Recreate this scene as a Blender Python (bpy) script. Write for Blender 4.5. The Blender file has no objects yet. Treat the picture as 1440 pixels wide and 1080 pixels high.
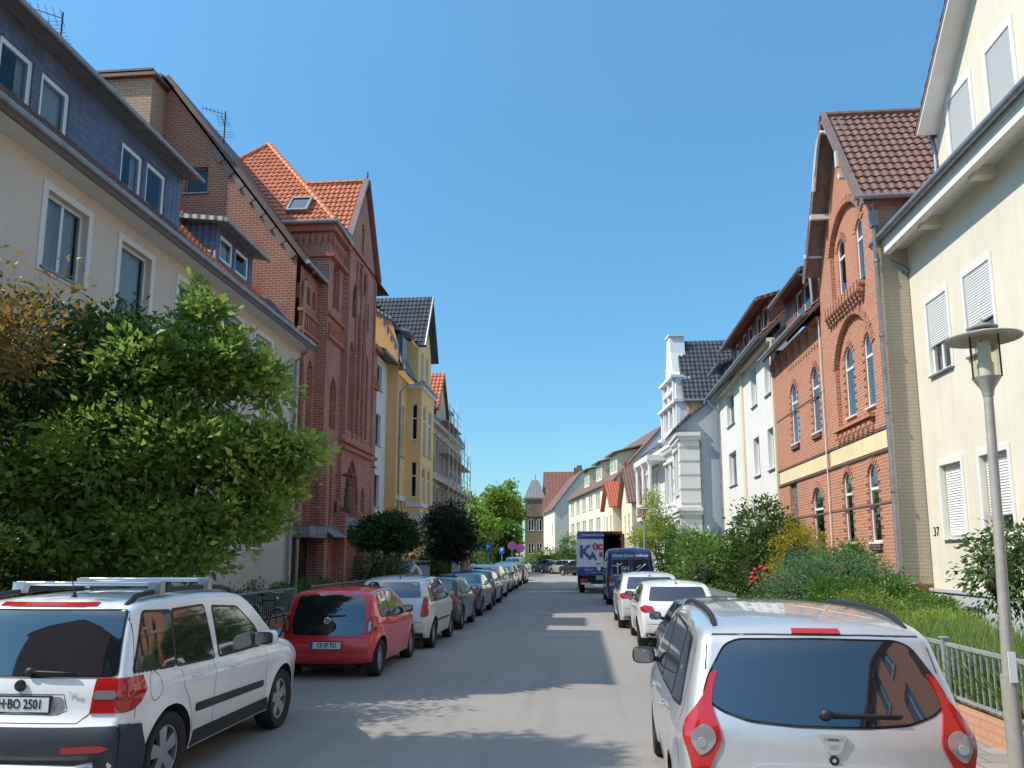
import bpy, bmesh, math, random
import numpy as np
from mathutils import Vector, Matrix
from mathutils.geometry import tessellate_polygon, delaunay_2d_cdt
from mathutils.bvhtree import BVHTree
random.seed(7); RNG = np.random.default_rng(7)
S = bpy.context.scene; COL = S.collection
rad = math.radians; PI = math.pi
SKY = .15
SUN = Vector((-.87, -.28, 1.0)).normalized()      # towards the sun

# ---------------------------------------------------------------- materials
def _nt(name):
    m = bpy.data.materials.new(name); m.use_nodes = True
    nt = m.node_tree; return m, nt, nt.nodes, nt.links, nt.nodes['Principled BSDF']
def _n(nodes, t, **k):
    n = nodes.new(t)
    for a, b in k.items():
        if a in n.inputs: n.inputs[a].default_value = b
        else: setattr(n, a, b)
    return n
def c4(c): return (c[0], c[1], c[2], 1)
def mixc(nodes, links, fac, a, b, mode='MIX'):
    m = nodes.new('ShaderNodeMix'); m.data_type = 'RGBA'; m.blend_type = mode
    for s, v in ((m.inputs[0], fac), (m.inputs[6], a), (m.inputs[7], b)):
        if isinstance(v, bpy.types.NodeSocket): links.new(v, s)
        else: s.default_value = v if isinstance(v, float) else c4(v)
    return m.outputs[2]
def mathn(nodes, links, op, a, b=0.0):
    m = nodes.new('ShaderNodeMath'); m.operation = op
    for s, v in ((m.inputs[0], a), (m.inputs[1], b)):
        if isinstance(v, bpy.types.NodeSocket): links.new(v, s)
        else: s.default_value = v
    return m.outputs[0]
def ramp(nodes, links, src, lo, hi):
    r = nodes.new('ShaderNodeMapRange'); links.new(src, r.inputs[0])
    r.inputs[1].default_value = lo; r.inputs[2].default_value = hi; return r.outputs[0]
def bump(nodes, links, bs, h, st=.4, dist=.02):
    b = _n(nodes, 'ShaderNodeBump', Strength=st, Distance=dist); links.new(h, b.inputs['Height'])
    links.new(b.outputs[0], bs.inputs['Normal'])
def noise(nodes, links, vec, scale, detail=4.0, rough=.6):
    n = _n(nodes, 'ShaderNodeTexNoise', Scale=scale, Detail=detail, Roughness=rough); links.new(vec, n.inputs['Vector']); return n.outputs[0]

def plain(name, col, rough=.5, metal=0., coat=0., var=.0, vs=3., spec=.5, bmp=0., bs=60.):
    m, nt, N, L, b = _nt(name)
    b.inputs['Base Color'].default_value = c4(col); b.inputs['Roughness'].default_value = rough
    b.inputs['Metallic'].default_value = metal; b.inputs['Coat Weight'].default_value = coat
    b.inputs['Specular IOR Level'].default_value = spec; b.inputs['Coat Roughness'].default_value = .04
    geo = N.new('ShaderNodeNewGeometry').outputs['Position']
    if var:
        f = noise(N, L, geo, vs); f = ramp(N, L, f, .3, .7)
        L.new(mixc(N, L, f, tuple(x*(1-var) for x in col), tuple(min(1, x*(1+var)) for x in col)), b.inputs['Base Color'])
    if bmp: bump(N, L, b, noise(N, L, geo, bs), bmp, .01)
    return m

def plaster(name, col, var=.07, grime=.12, rough=.9, bmp=.25, painted_brick=False):
    """rendered wall: large blotches, vertical weather streaks, fine grain"""
    m, nt, N, L, b = _nt(name); b.inputs['Roughness'].default_value = rough; b.inputs['Specular IOR Level'].default_value = .2
    geo = N.new('ShaderNodeNewGeometry').outputs['Position']
    f = ramp(N, L, noise(N, L, geo, .7), .3, .7)
    base = mixc(N, L, f, tuple(x*(1-var) for x in col), tuple(min(1, x*(1+var)) for x in col))
    mp = N.new('ShaderNodeMapping'); mp.inputs['Scale'].default_value = (5, 5, .35); L.new(geo, mp.inputs[0])
    g = ramp(N, L, noise(N, L, mp.outputs[0], 1.0, 5), .48, .8); g = mathn(N, L, 'MULTIPLY', g, grime*2.2)
    base = mixc(N, L, g, base, tuple(x*.5 for x in col))
    L.new(base, b.inputs['Base Color'])
    if painted_brick:
        uv = N.new('ShaderNodeUVMap').outputs[0]
        br = _n(N, 'ShaderNodeTexBrick', Scale=1.0); L.new(uv, br.inputs['Vector'])
        br.inputs['Brick Width'].default_value = .27; br.inputs['Row Height'].default_value = .085; br.inputs['Mortar Size'].default_value = .012
        for i, c in ((1, (1, 1, 1, 1)), (2, (.75, .75, .75, 1)), (3, (0, 0, 0, 1))): br.inputs[i].default_value = c
        bw = N.new('ShaderNodeRGBToBW'); L.new(br.outputs[0], bw.inputs[0])
        h = mathn(N, L, 'ADD', bw.outputs[0], mathn(N, L, 'MULTIPLY', noise(N, L, geo, 25.), .6))
        bump(N, L, b, h, .8, .012)
        base = mixc(N, L, bw.outputs[0], tuple(x*.84 for x in col), base); L.new(base, b.inputs['Base Color'])
    else: bump(N, L, b, noise(N, L, geo, 70., 3), bmp, .006)
    return m

def brick(name, c1, c2, mortar, bw=.25, rh=.075, ms=.011, dark=.35, sc=1.):
    m, nt, N, L, b = _nt(name); b.inputs['Roughness'].default_value = .85; b.inputs['Specular IOR Level'].default_value = .25
    uv = N.new('ShaderNodeUVMap').outputs[0]; geo = N.new('ShaderNodeNewGeometry').outputs['Position']
    br = _n(N, 'ShaderNodeTexBrick', Scale=sc); L.new(uv, br.inputs['Vector'])
    br.inputs['Color1'].default_value = c4(c1); br.inputs['Color2'].default_value = c4(c2); br.inputs['Mortar'].default_value = c4(mortar)
    br.inputs['Brick Width'].default_value = bw; br.inputs['Row Height'].default_value = rh
    br.inputs['Mortar Size'].default_value = ms; br.inputs['Mortar Smooth'].default_value = .2; br.inputs['Bias'].default_value = -.1
    f = ramp(N, L, noise(N, L, geo, 1.1), .35, .75); f = mathn(N, L, 'MULTIPLY', f, dark)
    col = mixc(N, L, f, br.outputs[0], tuple(x*.45 for x in c1))
    f2 = ramp(N, L, noise(N, L, geo, 9.), .3, .7); f2 = mathn(N, L, 'MULTIPLY', f2, .22)
    col = mixc(N, L, f2, col, tuple(min(1, x*1.5) for x in c2)); L.new(col, b.inputs['Base Color'])
    bump(N, L, b, mathn(N, L, 'SUBTRACT', 1., br.outputs[1]), .7, .01)
    return m

def tile(name, c1, c2, tw=.24, th=.34, gloss=.55):
    """roof covering with row steps and rolls read from the UVs (metres)"""
    m, nt, N, L, b = _nt(name); b.inputs['Roughness'].default_value = gloss
    uv = N.new('ShaderNodeUVMap').outputs[0]; geo = N.new('ShaderNodeNewGeometry').outputs['Position']
    sx = N.new('ShaderNodeSeparateXYZ'); L.new(uv, sx.inputs[0])
    u = mathn(N, L, 'DIVIDE', sx.outputs[0], tw); v = mathn(N, L, 'DIVIDE', sx.outputs[1], th)
    fu = mathn(N, L, 'FRACT', u); fv = mathn(N, L, 'FRACT', v)
    roll = mathn(N, L, 'SINE', mathn(N, L, 'MULTIPLY', fu, 2*PI)); step = mathn(N, L, 'SUBTRACT', 1., fv)
    h = mathn(N, L, 'ADD', mathn(N, L, 'MULTIPLY', roll, .5), mathn(N, L, 'MULTIPLY', step, 1.1))
    vec = N.new('ShaderNodeCombineXYZ'); L.new(mathn(N, L, 'FLOOR', u), vec.inputs[0]); L.new(mathn(N, L, 'FLOOR', v), vec.inputs[1])
    wn = N.new('ShaderNodeTexWhiteNoise'); L.new(vec.outputs[0], wn.inputs['Vector'])
    col = mixc(N, L, wn.outputs[0], c1, c2)
    edge = mathn(N, L, 'LESS_THAN', fv, .1); col = mixc(N, L, mathn(N, L, 'MULTIPLY', edge, .7), col, tuple(x*.25 for x in c1))
    f2 = ramp(N, L, noise(N, L, geo, 1.5), .35, .75); col = mixc(N, L, mathn(N, L, 'MULTIPLY', f2, .35), col, tuple(x*.5 for x in c1))
    L.new(col, b.inputs['Base Color']); bump(N, L, b, h, .9, .03)
    return m

def clay(name, c1, c2, rough=.6):
    """for roofs whose tiles are real geometry"""
    m, nt, N, L, b = _nt(name); b.inputs['Roughness'].default_value = rough
    at = N.new('ShaderNodeAttribute'); at.attribute_name = 'tint'
    geo = N.new('ShaderNodeNewGeometry').outputs['Position']
    col = mixc(N, L, at.outputs['Fac'], c1, c2)
    f2 = ramp(N, L, noise(N, L, geo, 1.3), .4, .75); col = mixc(N, L, mathn(N, L, 'MULTIPLY', f2, .4), col, tuple(x*.5 for x in c1))
    f3 = ramp(N, L, noise(N, L, geo, 12.), .6, .75); col = mixc(N, L, mathn(N, L, 'MULTIPLY', f3, .3), col, (.12, .11, .08))
    L.new(col, b.inputs['Base Color']); return m

def leafm(name, c1, c2, trans=.35, rough=.45, c3=None):
    m, nt, N, L, b = _nt(name); b.inputs['Roughness'].default_value = rough; b.inputs['Specular IOR Level'].default_value = .35
    at = N.new('ShaderNodeAttribute'); at.attribute_name = 'tint'
    geo = N.new('ShaderNodeNewGeometry').outputs['Position']
    f = mathn(N, L, 'ADD', mathn(N, L, 'MULTIPLY', at.outputs['Fac'], .55), mathn(N, L, 'MULTIPLY', ramp(N, L, noise(N, L, geo, .9), .3, .7), .5))
    col = mixc(N, L, f, c1, c2)
    if c3:
        f3 = ramp(N, L, at.outputs['Fac'], .86, .9); col = mixc(N, L, f3, col, c3)
    L.new(col, b.inputs['Base Color'])
    tr = N.new('ShaderNodeBsdfTranslucent'); L.new(mixc(N, L, .5, col, tuple(min(1, x*1.6) for x in c2)), tr.inputs[0])
    mx = N.new('ShaderNodeMixShader'); mx.inputs[0].default_value = trans
    L.new(b.outputs[0], mx.inputs[1]); L.new(tr.outputs[0], mx.inputs[2]); L.new(mx.outputs[0], N['Material Output'].inputs[0])
    return m

def winglass(name='window_glass', ior=1.33):
    m, nt, N, L, b = _nt(name); N.remove(b)
    t = N.new('ShaderNodeBsdfTransparent'); t.inputs[0].default_value = (.55, .6, .62, 1)
    g = N.new('ShaderNodeBsdfGlossy'); g.inputs['Roughness'].default_value = .02; g.inputs[0].default_value = (.85, .9, .95, 1)
    geo = N.new('ShaderNodeNewGeometry').outputs['Position']
    bm = _n(N, 'ShaderNodeBump', Strength=.12, Distance=.02); L.new(noise(N, L, geo, 1.7, 1), bm.inputs['Height']); L.new(bm.outputs[0], g.inputs['Normal'])
    lw = _n(N, 'ShaderNodeFresnel', IOR=ior); f = mathn(N, L, 'MINIMUM', mathn(N, L, 'ADD', lw.outputs[0], .03), .38)
    mx = N.new('ShaderNodeMixShader'); L.new(f, mx.inputs[0]); L.new(t.outputs[0], mx.inputs[1]); L.new(g.outputs[0], mx.inputs[2])
    L.new(mx.outputs[0], N['Material Output'].inputs[0]); return m

def asphalt():
    m, nt, N, L, b = _nt('asphalt'); b.inputs['Roughness'].default_value = .8; b.inputs['Specular IOR Level'].default_value = .3
    geo = N.new('ShaderNodeNewGeometry').outputs['Position']
    a = ramp(N, L, noise(N, L, geo, .35, 5), .3, .7); col = mixc(N, L, a, (.255, .228, .205), (.315, .287, .258))
    g = ramp(N, L, noise(N, L, geo, 140., 2), .3, .7); col = mixc(N, L, mathn(N, L, 'MULTIPLY', g, .5), col, (.34, .333, .32))
    mp = N.new('ShaderNodeMapping'); mp.inputs['Scale'].default_value = (2.2, .06, 1); L.new(geo, mp.inputs[0])
    t = ramp(N, L, noise(N, L, mp.outputs[0], 1., 3), .5, .75); col = mixc(N, L, mathn(N, L, 'MULTIPLY', t, .35), col, (.15, .147, .143))
    s1 = ramp(N, L, noise(N, L, geo, 1.7, 6, .7), .56, .74); col = mixc(N, L, mathn(N, L, 'MULTIPLY', s1, .3), col, (.15, .14, .13))
    s0 = ramp(N, L, noise(N, L, geo, 28., 3, .8), .35, .65); col = mixc(N, L, mathn(N, L, 'MULTIPLY', s0, .22), col, (.17, .155, .14))
    s2 = ramp(N, L, noise(N, L, geo, 7., 3), .68, .74); col = mixc(N, L, mathn(N, L, 'MULTIPLY', s2, .35), col, (.10, .095, .09))
    L.new(col, b.inputs['Base Color']); bump(N, L, b, noise(N, L, geo, 160., 2), .5, .004); return m

def paving(name, c1, c2, w, h, ms=.008):
    m, nt, N, L, b = _nt(name); b.inputs['Roughness'].default_value = .85
    geo = N.new('ShaderNodeNewGeometry').outputs['Position']
    br = _n(N, 'ShaderNodeTexBrick', Scale=1.0); L.new(geo, br.inputs['Vector'])
    br.inputs['Color1'].default_value = c4(c1); br.inputs['Color2'].default_value = c4(c2); br.inputs['Mortar'].default_value = c4(tuple(x*.35 for x in c1))
    br.inputs['Brick Width'].default_value = w; br.inputs['Row Height'].default_value = h; br.inputs['Mortar Size'].default_value = ms
    f = ramp(N, L, noise(N, L, geo, 2.), .35, .75); L.new(mixc(N, L, mathn(N, L, 'MULTIPLY', f, .4), br.outputs[0], tuple(x*.5 for x in c1)), b.inputs['Base Color'])
    bump(N, L, b, mathn(N, L, 'SUBTRACT', 1., br.outputs[1]), .5, .008); return m

def soil(name, c1, c2):
    m, nt, N, L, b = _nt(name); b.inputs['Roughness'].default_value = 1.
    geo = N.new('ShaderNodeNewGeometry').outputs['Position']
    L.new(mixc(N, L, ramp(N, L, noise(N, L, geo, 3., 6), .35, .65), c1, c2), b.inputs['Base Color'])
    bump(N, L, b, noise(N, L, geo, 12.), .8, .05); return m

def carpaint(name, col, metal=.0, rough=.35):
    m, nt, N, L, b = _nt(name)
    b.inputs['Base Color'].default_value = c4(col); b.inputs['Metallic'].default_value = metal; b.inputs['Roughness'].default_value = rough
    b.inputs['Coat Weight'].default_value = 1.; b.inputs['Coat Roughness'].default_value = .03
    tc = N.new('ShaderNodeTexCoord').outputs['Object']
    f = ramp(N, L, noise(N, L, tc, 6., 5), .45, .8); sx = N.new('ShaderNodeSeparateXYZ'); L.new(tc, sx.inputs[0])
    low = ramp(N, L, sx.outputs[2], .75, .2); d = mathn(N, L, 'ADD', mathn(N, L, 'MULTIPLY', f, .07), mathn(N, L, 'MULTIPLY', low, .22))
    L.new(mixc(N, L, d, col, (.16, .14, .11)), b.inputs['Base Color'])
    L.new(mathn(N, L, 'ADD', mathn(N, L, 'MULTIPLY', d, .5), .03), b.inputs['Coat Roughness']); return m

MT = {}
def m_init():
    M = MT
    M['asphalt'] = asphalt(); M['kerb'] = paving('kerb_stone', (.36, .35, .33), (.3, .29, .27), 1.0, 5.)
    M['slabs'] = paving('pavement_slabs', (.34, .32, .29), (.27, .25, .23), .3, .3); M['cobble'] = paving('gutter_setts', (.22, .21, .2), (.3, .29, .27), .16, .16, .014)
    M['soil'] = soil('garden_soil', (.09, .065, .045), (.07, .1, .035)); M['field'] = soil('far_ground', (.12, .12, .08), (.09, .11, .05))
    M['glass'] = winglass(); M['dark'] = plain('dark_interior', (.02, .022, .026), .9)
    M['pvc'] = plain('white_window_frame', (.78, .78, .77), .4); M['brownf'] = plain('brown_window_frame', (.10, .055, .035), .5)
    M['curtain'] = plain('white_curtain', (.72, .71, .68), .95, var=.15, vs=9.); M['zinc'] = plain('zinc_gutter', (.30, .31, .33), .45, .6, var=.2, vs=4.)
    M['iron'] = plain('dark_iron', (.03, .03, .032), .5, .4); M['galv'] = plain('galvanised_rail', (.36, .42, .40), .5, .35, var=.12, vs=6.)
    M['white'] = plaster('white_render', (.76, .745, .71), .03, .06); M['offwhite'] = plaster('white_painted_wall', (.74, .745, .745), .04, .1)
    M['beige'] = plaster('beige_render', (.66, .575, .475), .07, .1); M['cream'] = plaster('cream_render', (.74, .685, .56), .05, .09)
    M['cream2'] = plaster('pale_cream_render', (.76, .68, .5), .04, .08); M['ochre'] = plaster('ochre_render', (.86, .50, .20), .05, .06); M['ochre2'] = plaster('pale_ochre_render', (.90, .58, .26), .04, .06)
    M['greywall'] = plaster('grey_plinth_render', (.5, .51, .53), .05, .1)
    M['tanbrick'] = plaster('tan_painted_brick', (.50, .42, .32), .05, .1, painted_brick=True); M['whitebrick'] = plaster('pale_painted_brick', (.55, .57, .6), .05, .1, painted_brick=True)
    M['redplinth'] = plaster('red_painted_plinth', (.30, .085, .06), .06, .1, painted_brick=True)
    M['chbrick'] = brick('dark_red_church_brick', (.52, .175, .115), (.37, .12, .08), (.62, .48, .39), .3, .098, .014, dark=.5)
    M['chbrick2'] = brick('gable_clinker_brick', (.37, .125, .08), (.33, .125, .085), (.50, .36, .27), .27, .095, .014, dark=.5)
    M['chim'] = brick('tan_chimney_brick', (.60, .38, .25), (.50, .29, .19), (.30, .22, .17), .32, .11, .02, dark=.12)
    M['orbrick'] = brick('orange_facing_brick', (.50, .20, .11), (.40, .15, .085), (.56, .42, .33), .27, .085, .012, dark=.12)
    M['dkbrick'] = brick('dark_glazed_brick', (.10, .05, .05), (.08, .045, .05), (.3, .24, .2))
    M['wallbrick'] = brick('garden_wall_brick', (.47, .17, .09), (.4, .14, .08), (.4, .33, .28)); M['sandstone'] = plaster('sandstone_trim', (.56, .46, .33), .1, .15)
    M['stonedark'] = brick('weathered_stone', (.22, .16, .11), (.17, .13, .1), (.12, .1, .08), .5, .25, .02)
    M['cornice'] = plain('moulded_brick', (.46, .15, .095), .85, var=.25, vs=8.)
    M['orange_tile'] = clay('orange_clay_tile', (.58, .17, .065), (.46, .12, .05)); M['brown_tile'] = clay('brown_concrete_tile', (.225, .12, .09), (.18, .095, .072))
    M['black_tile'] = clay('black_glazed_tile', (.05, .05, .055), (.075, .075, .08), .22); M['verge'] = plain('verge_slate', (.2, .15, .13), .7, var=.25, vs=6.)
    M['tile_red'] = tile('red_roof_tile', (.24, .085, .055), (.18, .065, .045)); M['tile_bright'] = tile('bright_red_tile', (.55, .12, .05), (.48, .1, .045))
    M['tile_brown'] = tile('brown_roof_tile', (.24, .13, .09), (.19, .1, .075)); M['tile_black'] = tile('black_roof_tile', (.05, .05, .055), (.08, .08, .085), gloss=.3)
    M['slate'] = tile('blue_slate', (.12, .135, .20), (.17, .185, .26), .2, .17, .5); M['slategrey'] = tile('grey_slate', (.2, .2, .22), (.26, .26, .27), .25, .2)
    M['soffit'] = plain('white_painted_wood', (.7, .69, .66), .5, var=.06); M['brownwood'] = plain('brown_wood', (.13, .07, .05), .6, var=.25, vs=7.)
    M['shutter'] = plain('roller_shutter', (.80, .80, .79), .5); M['bark'] = plain('tree_bark', (.12, .09, .065), .95, var=.4, vs=9., bmp=.6, bs=25.)
    M['purple'] = tile('lead_grey_slate', (.2, .19, .22), (.25, .23, .26), .3, .3)
    M['black'] = plain('black_plastic', (.018, .018, .02), .5, bmp=.1, bs=300.); M['rubber'] = plain('tyre_rubber', (.022, .022, .023), .85)
    M['bumperp'] = plain('blue_black_plastic', (.035, .04, .055), .42)
    M['alloy'] = plain('alloy_wheel', (.55, .55, .55), .3, .8, var=.1, vs=20.); M['chrome'] = plain('chrome', (.8, .8, .82), .12, 1.)
    M['mirrorg'] = plain('mirror_glass', (.3, .32, .34), .04, 1.); M['alu'] = plain('aluminium_bar', (.75, .76, .78), .28, .7); M['cglass'] = plain('dark_car_glass', (.012, .015, .022), .03, 0, 1., spec=1.)
    M['cglass'].node_tree.nodes['Principled BSDF'].inputs['IOR'].default_value = 1.68
    M['redlamp'] = plain('red_lamp_lens', (.42, .01, .01), .12, 0, 1.); M['clearlamp'] = plain('clear_lamp_lens', (.40, .39, .40), .12, .5, 1.)
    M['orangelamp'] = plain('amber_lamp_lens', (.7, .2, .03), .15, 0, 1.); M['platew'] = plain('number_plate_white', (.72, .72, .7), .4); M['plateb'] = plain('plate_blue', (.02, .08, .45), .4)
    M['ink'] = plain('black_ink', (.01, .01, .012), .5); M['seam'] = plain('panel_gap', (.03, .03, .032), .8)
    M['signblue'] = plain('sign_blue', (.02, .16, .55), .4); M['signred'] = plain('sign_red', (.6, .02, .03), .4); M['signwhite'] = plain('sign_white', (.8, .8, .8), .4)
    M['lamppost'] = plain('grey_lamp_paint', (.40, .37, .33), .5, .2, var=.12, vs=12.)
    M['steel'] = plain('scaffold_steel', (.45, .46, .46), .4, .6); M['plank'] = plain('scaffold_planks', (.33, .22, .14), .8, var=.2)
    M['skin'] = plain('skin', (.5, .28, .19), .6); M['shirt'] = plain('white_shirt', (.75, .76, .8), .9); M['hat'] = plain('brown_hair', (.16, .06, .03), .8); M['jeans'] = plain('dark_trousers', (.04, .05, .09), .9)
m_init(); MT['stucco'] = plaster('brownish_stucco', (.52, .45, .37), .1, .2); MT['yband'] = plaster('pale_yellow_band', (.78, .66, .40), .05, .1)

# ---------------------------------------------------------------- mesh builder
class MB:
    def __init__(s): s.v = []; s.f = []; s.m = []; s.t = []
    def add(s, pts, faces, m=0, tint=None):
        o = len(s.v); s.v += [tuple(p) for p in pts]
        for f in faces: s.f.append([i+o for i in f]); s.m.append(m); s.t.append(tint if tint is not None else .5)
    def quad(s, a, b, c, d, m=0): s.add((a, b, c, d), ((0, 1, 2, 3),), m)
    def poly(s, pts, m=0): s.add(pts, (tuple(range(len(pts))),), m)
    def box(s, x0, x1, y0, y1, z0, z1, m=0):
        p = [(x, y, z) for x in (x0, x1) for y in (y0, y1) for z in (z0, z1)]
        s.add(p, ((0, 1, 3, 2), (4, 6, 7, 5), (0, 4, 5, 1), (2, 3, 7, 6), (0, 2, 6, 4), (1, 5, 7, 3)), m)
    def fbox(s, F, u0, u1, v0, v1, w0, w1, m=0):
        p = [F(u, v, w) for u in (u0, u1) for v in (v0, v1) for w in (w0, w1)]
        s.add(p, ((0, 1, 3, 2), (4, 6, 7, 5), (0, 4, 5, 1), (2, 3, 7, 6), (0, 2, 6, 4), (1, 5, 7, 3)), m)
    def slab(s, pts, n, t, m=0):
        """planar polygon thickened by t along n"""
        n = Vector(n); a = [Vector(p) for p in pts]; b = [p + n*t for p in a]; k = len(a)
        s.add(a+b, [tuple(range(k)), tuple(range(2*k-1, k-1, -1))] + [(i, (i+1) % k, (i+1) % k+k, i+k) for i in range(k)], m)
    def tube(s, path, r, n=8, m=0, r1=None, caps=True):
        path = [Vector(p) for p in path]; K = len(path); rings = []
        for i, p in enumerate(path):
            d = (path[min(i+1, K-1)] - path[max(i-1, 0)]); d = d.normalized() if d.length > 1e-9 else Vector((0, 0, 1))
            a = Vector((0, 0, 1)) if abs(d.z) < .9 else Vector((1, 0, 0)); x = d.cross(a).normalized(); y = d.cross(x)
            rr = r if r1 is None else r + (r1-r)*i/(K-1)
            rings.append([p + (x*math.cos(2*PI*j/n) + y*math.sin(2*PI*j/n))*rr for j in range(n)])
        v = [q for g in rings for q in g]; f = []
        for i in range(K-1):
            for j in range(n): f.append((i*n+j, i*n+(j+1) % n, (i+1)*n+(j+1) % n, (i+1)*n+j))
        if caps: f += [tuple(range(n)), tuple(range((K-1)*n, K*n))]
        s.add(v, f, m)
    def lathe(s, prof, c=(0, 0, 0), n=24, m=0, axis='z', sq=1.):
        """prof: (r, h) along the axis"""
        v = []; f = []
        for r, h in prof:
            for j in range(n):
                a = 2*PI*j/n; p = (r*math.cos(a), r*math.sin(a)*sq)
                v.append((c[0]+p[0], c[1]+p[1], c[2]+h) if axis == 'z' else ((c[0]+h, c[1]+p[0], c[2]+p[1]) if axis == 'x' else (c[0]+p[0], c[1]+h, c[2]+p[1])))
        for i in range(len(prof)-1):
            for j in range(n): f.append((i*n+j, i*n+(j+1) % n, (i+1)*n+(j+1) % n, (i+1)*n+j))
        s.add(v, f, m)
    def ball(s, c, r, m=0, n=12, k=8, sc=(1, 1, 1)):
        v = []; f = []
        for i in range(k+1):
            a = PI*i/k
            for j in range(n): v.append((c[0]+r*sc[0]*math.sin(a)*math.cos(2*PI*j/n), c[1]+r*sc[1]*math.sin(a)*math.sin(2*PI*j/n), c[2]+r*sc[2]*math.cos(a)))
        for i in range(k):
            for j in range(n): f.append((i*n+j, i*n+(j+1) % n, (i+1)*n+(j+1) % n, (i+1)*n+j))
        s.add(v, f, m)
    def parts(s, name, mats, parent):
        """one object per added piece"""
        used = {}; grp = []
        for f, m in zip(s.f, s.m):
            k = None
            for g in grp:
                if g[0] <= min(f) and max(f) <= g[1]: k = g
            if k is None: k = [min(f)-min(f) % 8, min(f)-min(f) % 8+7, []]; grp.append(k)
            k[2].append((f, m))
        for g in grp:
            q = MB(); q.v = s.v[g[0]:g[1]+1]
            for f, m in g[2]: q.f.append([i-g[0] for i in f]); q.m.append(m); q.t.append(.5)
            q.build(name, mats, parent)
    def sball(s, c, sc, m=0, n=20, k=12, e=.6):
        v = []; f = []; P = lambda t: math.copysign(abs(t)**e, t)
        for i in range(k+1):
            a = PI*i/k
            for j in range(n): v.append((c[0]+sc[0]*P(math.sin(a))*P(math.cos(2*PI*j/n)), c[1]+sc[1]*P(math.sin(a))*P(math.sin(2*PI*j/n)), c[2]+sc[2]*P(math.cos(a))))
        for i in range(k):
            for j in range(n): f.append((i*n+j, i*n+(j+1) % n, (i+1)*n+(j+1) % n, (i+1)*n+j))
        s.add(v, f, m)
    def build(s, name, mats, parent=None, smooth=False, angle=None, uv=True, local=False):
        if not isinstance(mats, (list, tuple)): mats = [mats]
        o = (0, 0, 0)
        if parent is not None and not local:
            q = parent
            ox = Vector((0, 0, 0))
            while q is not None: ox += Vector(q.location); q = q.parent
            o = tuple(ox)
        me = bpy.data.meshes.new(name); me.from_pydata([(p[0]-o[0], p[1]-o[1], p[2]-o[2]) for p in s.v], [], s.f)
        for m in mats: me.materials.append(MT[m] if isinstance(m, str) else m)
        me.polygons.foreach_set('material_index', s.m)
        if len(set(s.t)) > 1:
            a = me.attributes.new('tint', 'FLOAT', 'FACE'); a.data.foreach_set('value', s.t)
        me.update()
        if uv:
            L = me.uv_layers.new(name='UVMap'); N = len(me.loops)
            co = np.empty(len(me.vertices)*3); me.vertices.foreach_get('co', co); co = co.reshape(-1, 3) + np.array(o)
            li = np.empty(N, dtype=np.int32); me.loops.foreach_get('vertex_index', li)
            ls = np.empty(len(me.polygons), dtype=np.int32); lt = ls.copy(); me.polygons.foreach_get('loop_total', lt)
            nr = np.empty(len(me.polygons)*3); me.polygons.foreach_get('normal', nr); nr = nr.reshape(-1, 3)
            nl = np.repeat(nr, lt, axis=0)
            up = np.abs(nl[:, 2]) > .995
            t = np.stack([-nl[:, 1], nl[:, 0], np.zeros(N)], 1); ln = np.linalg.norm(t, axis=1); ln[ln < 1e-6] = 1; t /= ln[:, None]
            t[up] = (1, 0, 0); b = np.cross(nl, t); b[up] = (0, 1, 0); b[b[:, 2] < -1e-6] *= -1
            P = co[li]; uvs = np.stack([(P*t).sum(1), (P*b).sum(1)], 1)
            L.data.foreach_set('uv', uvs.ravel())
        if smooth:
            me.polygons.foreach_set('use_smooth', [True]*len(me.polygons))
            if angle: me.set_sharp_from_angle(angle=rad(angle))
        ob = bpy.data.objects.new(name, me); COL.objects.link(ob)
        if parent is not None: ob.parent = parent
        return ob

def thing(name, label, cat, loc=(0, 0, 0), group=None, rz=0):
    o = bpy.data.objects.new(name, None); COL.objects.link(o); o.location = loc; o.rotation_euler = (0, 0, rz); o.empty_display_size = .3
    o['label'] = label; o['category'] = cat
    if group: o['group'] = group
    return o
def tag(o, label, cat, group=None):
    o['label'] = label; o['category'] = cat
    if group: o['group'] = group
    return o
def recenter(o):
    """put a one-mesh thing's origin at its base"""
    me = o.data; co = [v.co for v in me.vertices]
    c = Vector(((min(v.x for v in co)+max(v.x for v in co))/2, (min(v.y for v in co)+max(v.y for v in co))/2, min(v.z for v in co)))
    me.transform(Matrix.Translation(-c)); o.location = Vector(o.location)+c
def struct(o): o['kind'] = 'structure'; return o
def kids(o): return [c for c in bpy.data.objects if c.parent == o]
def copy_tree(o, parent=None):
    c = o.copy(); COL.objects.link(c)
    if parent is not None: c.parent = parent; c.matrix_parent_inverse = o.matrix_parent_inverse
    for ch in kids(o): copy_tree(ch, c)
    return c

def FX(X, s=1):
    return lambda u, v, w: (X+s*w, u, v)
def FY(Y):
    return lambda u, v, w: (u, Y-w, v)
def FG(P, A):
    """vertical plane through P heading A (degrees from +X); outward normal is A-90"""
    tx, ty = math.cos(rad(A)), math.sin(rad(A))
    return lambda u, v, w: (P[0]+tx*u+ty*w, P[1]+ty*u-tx*w, v)

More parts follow.
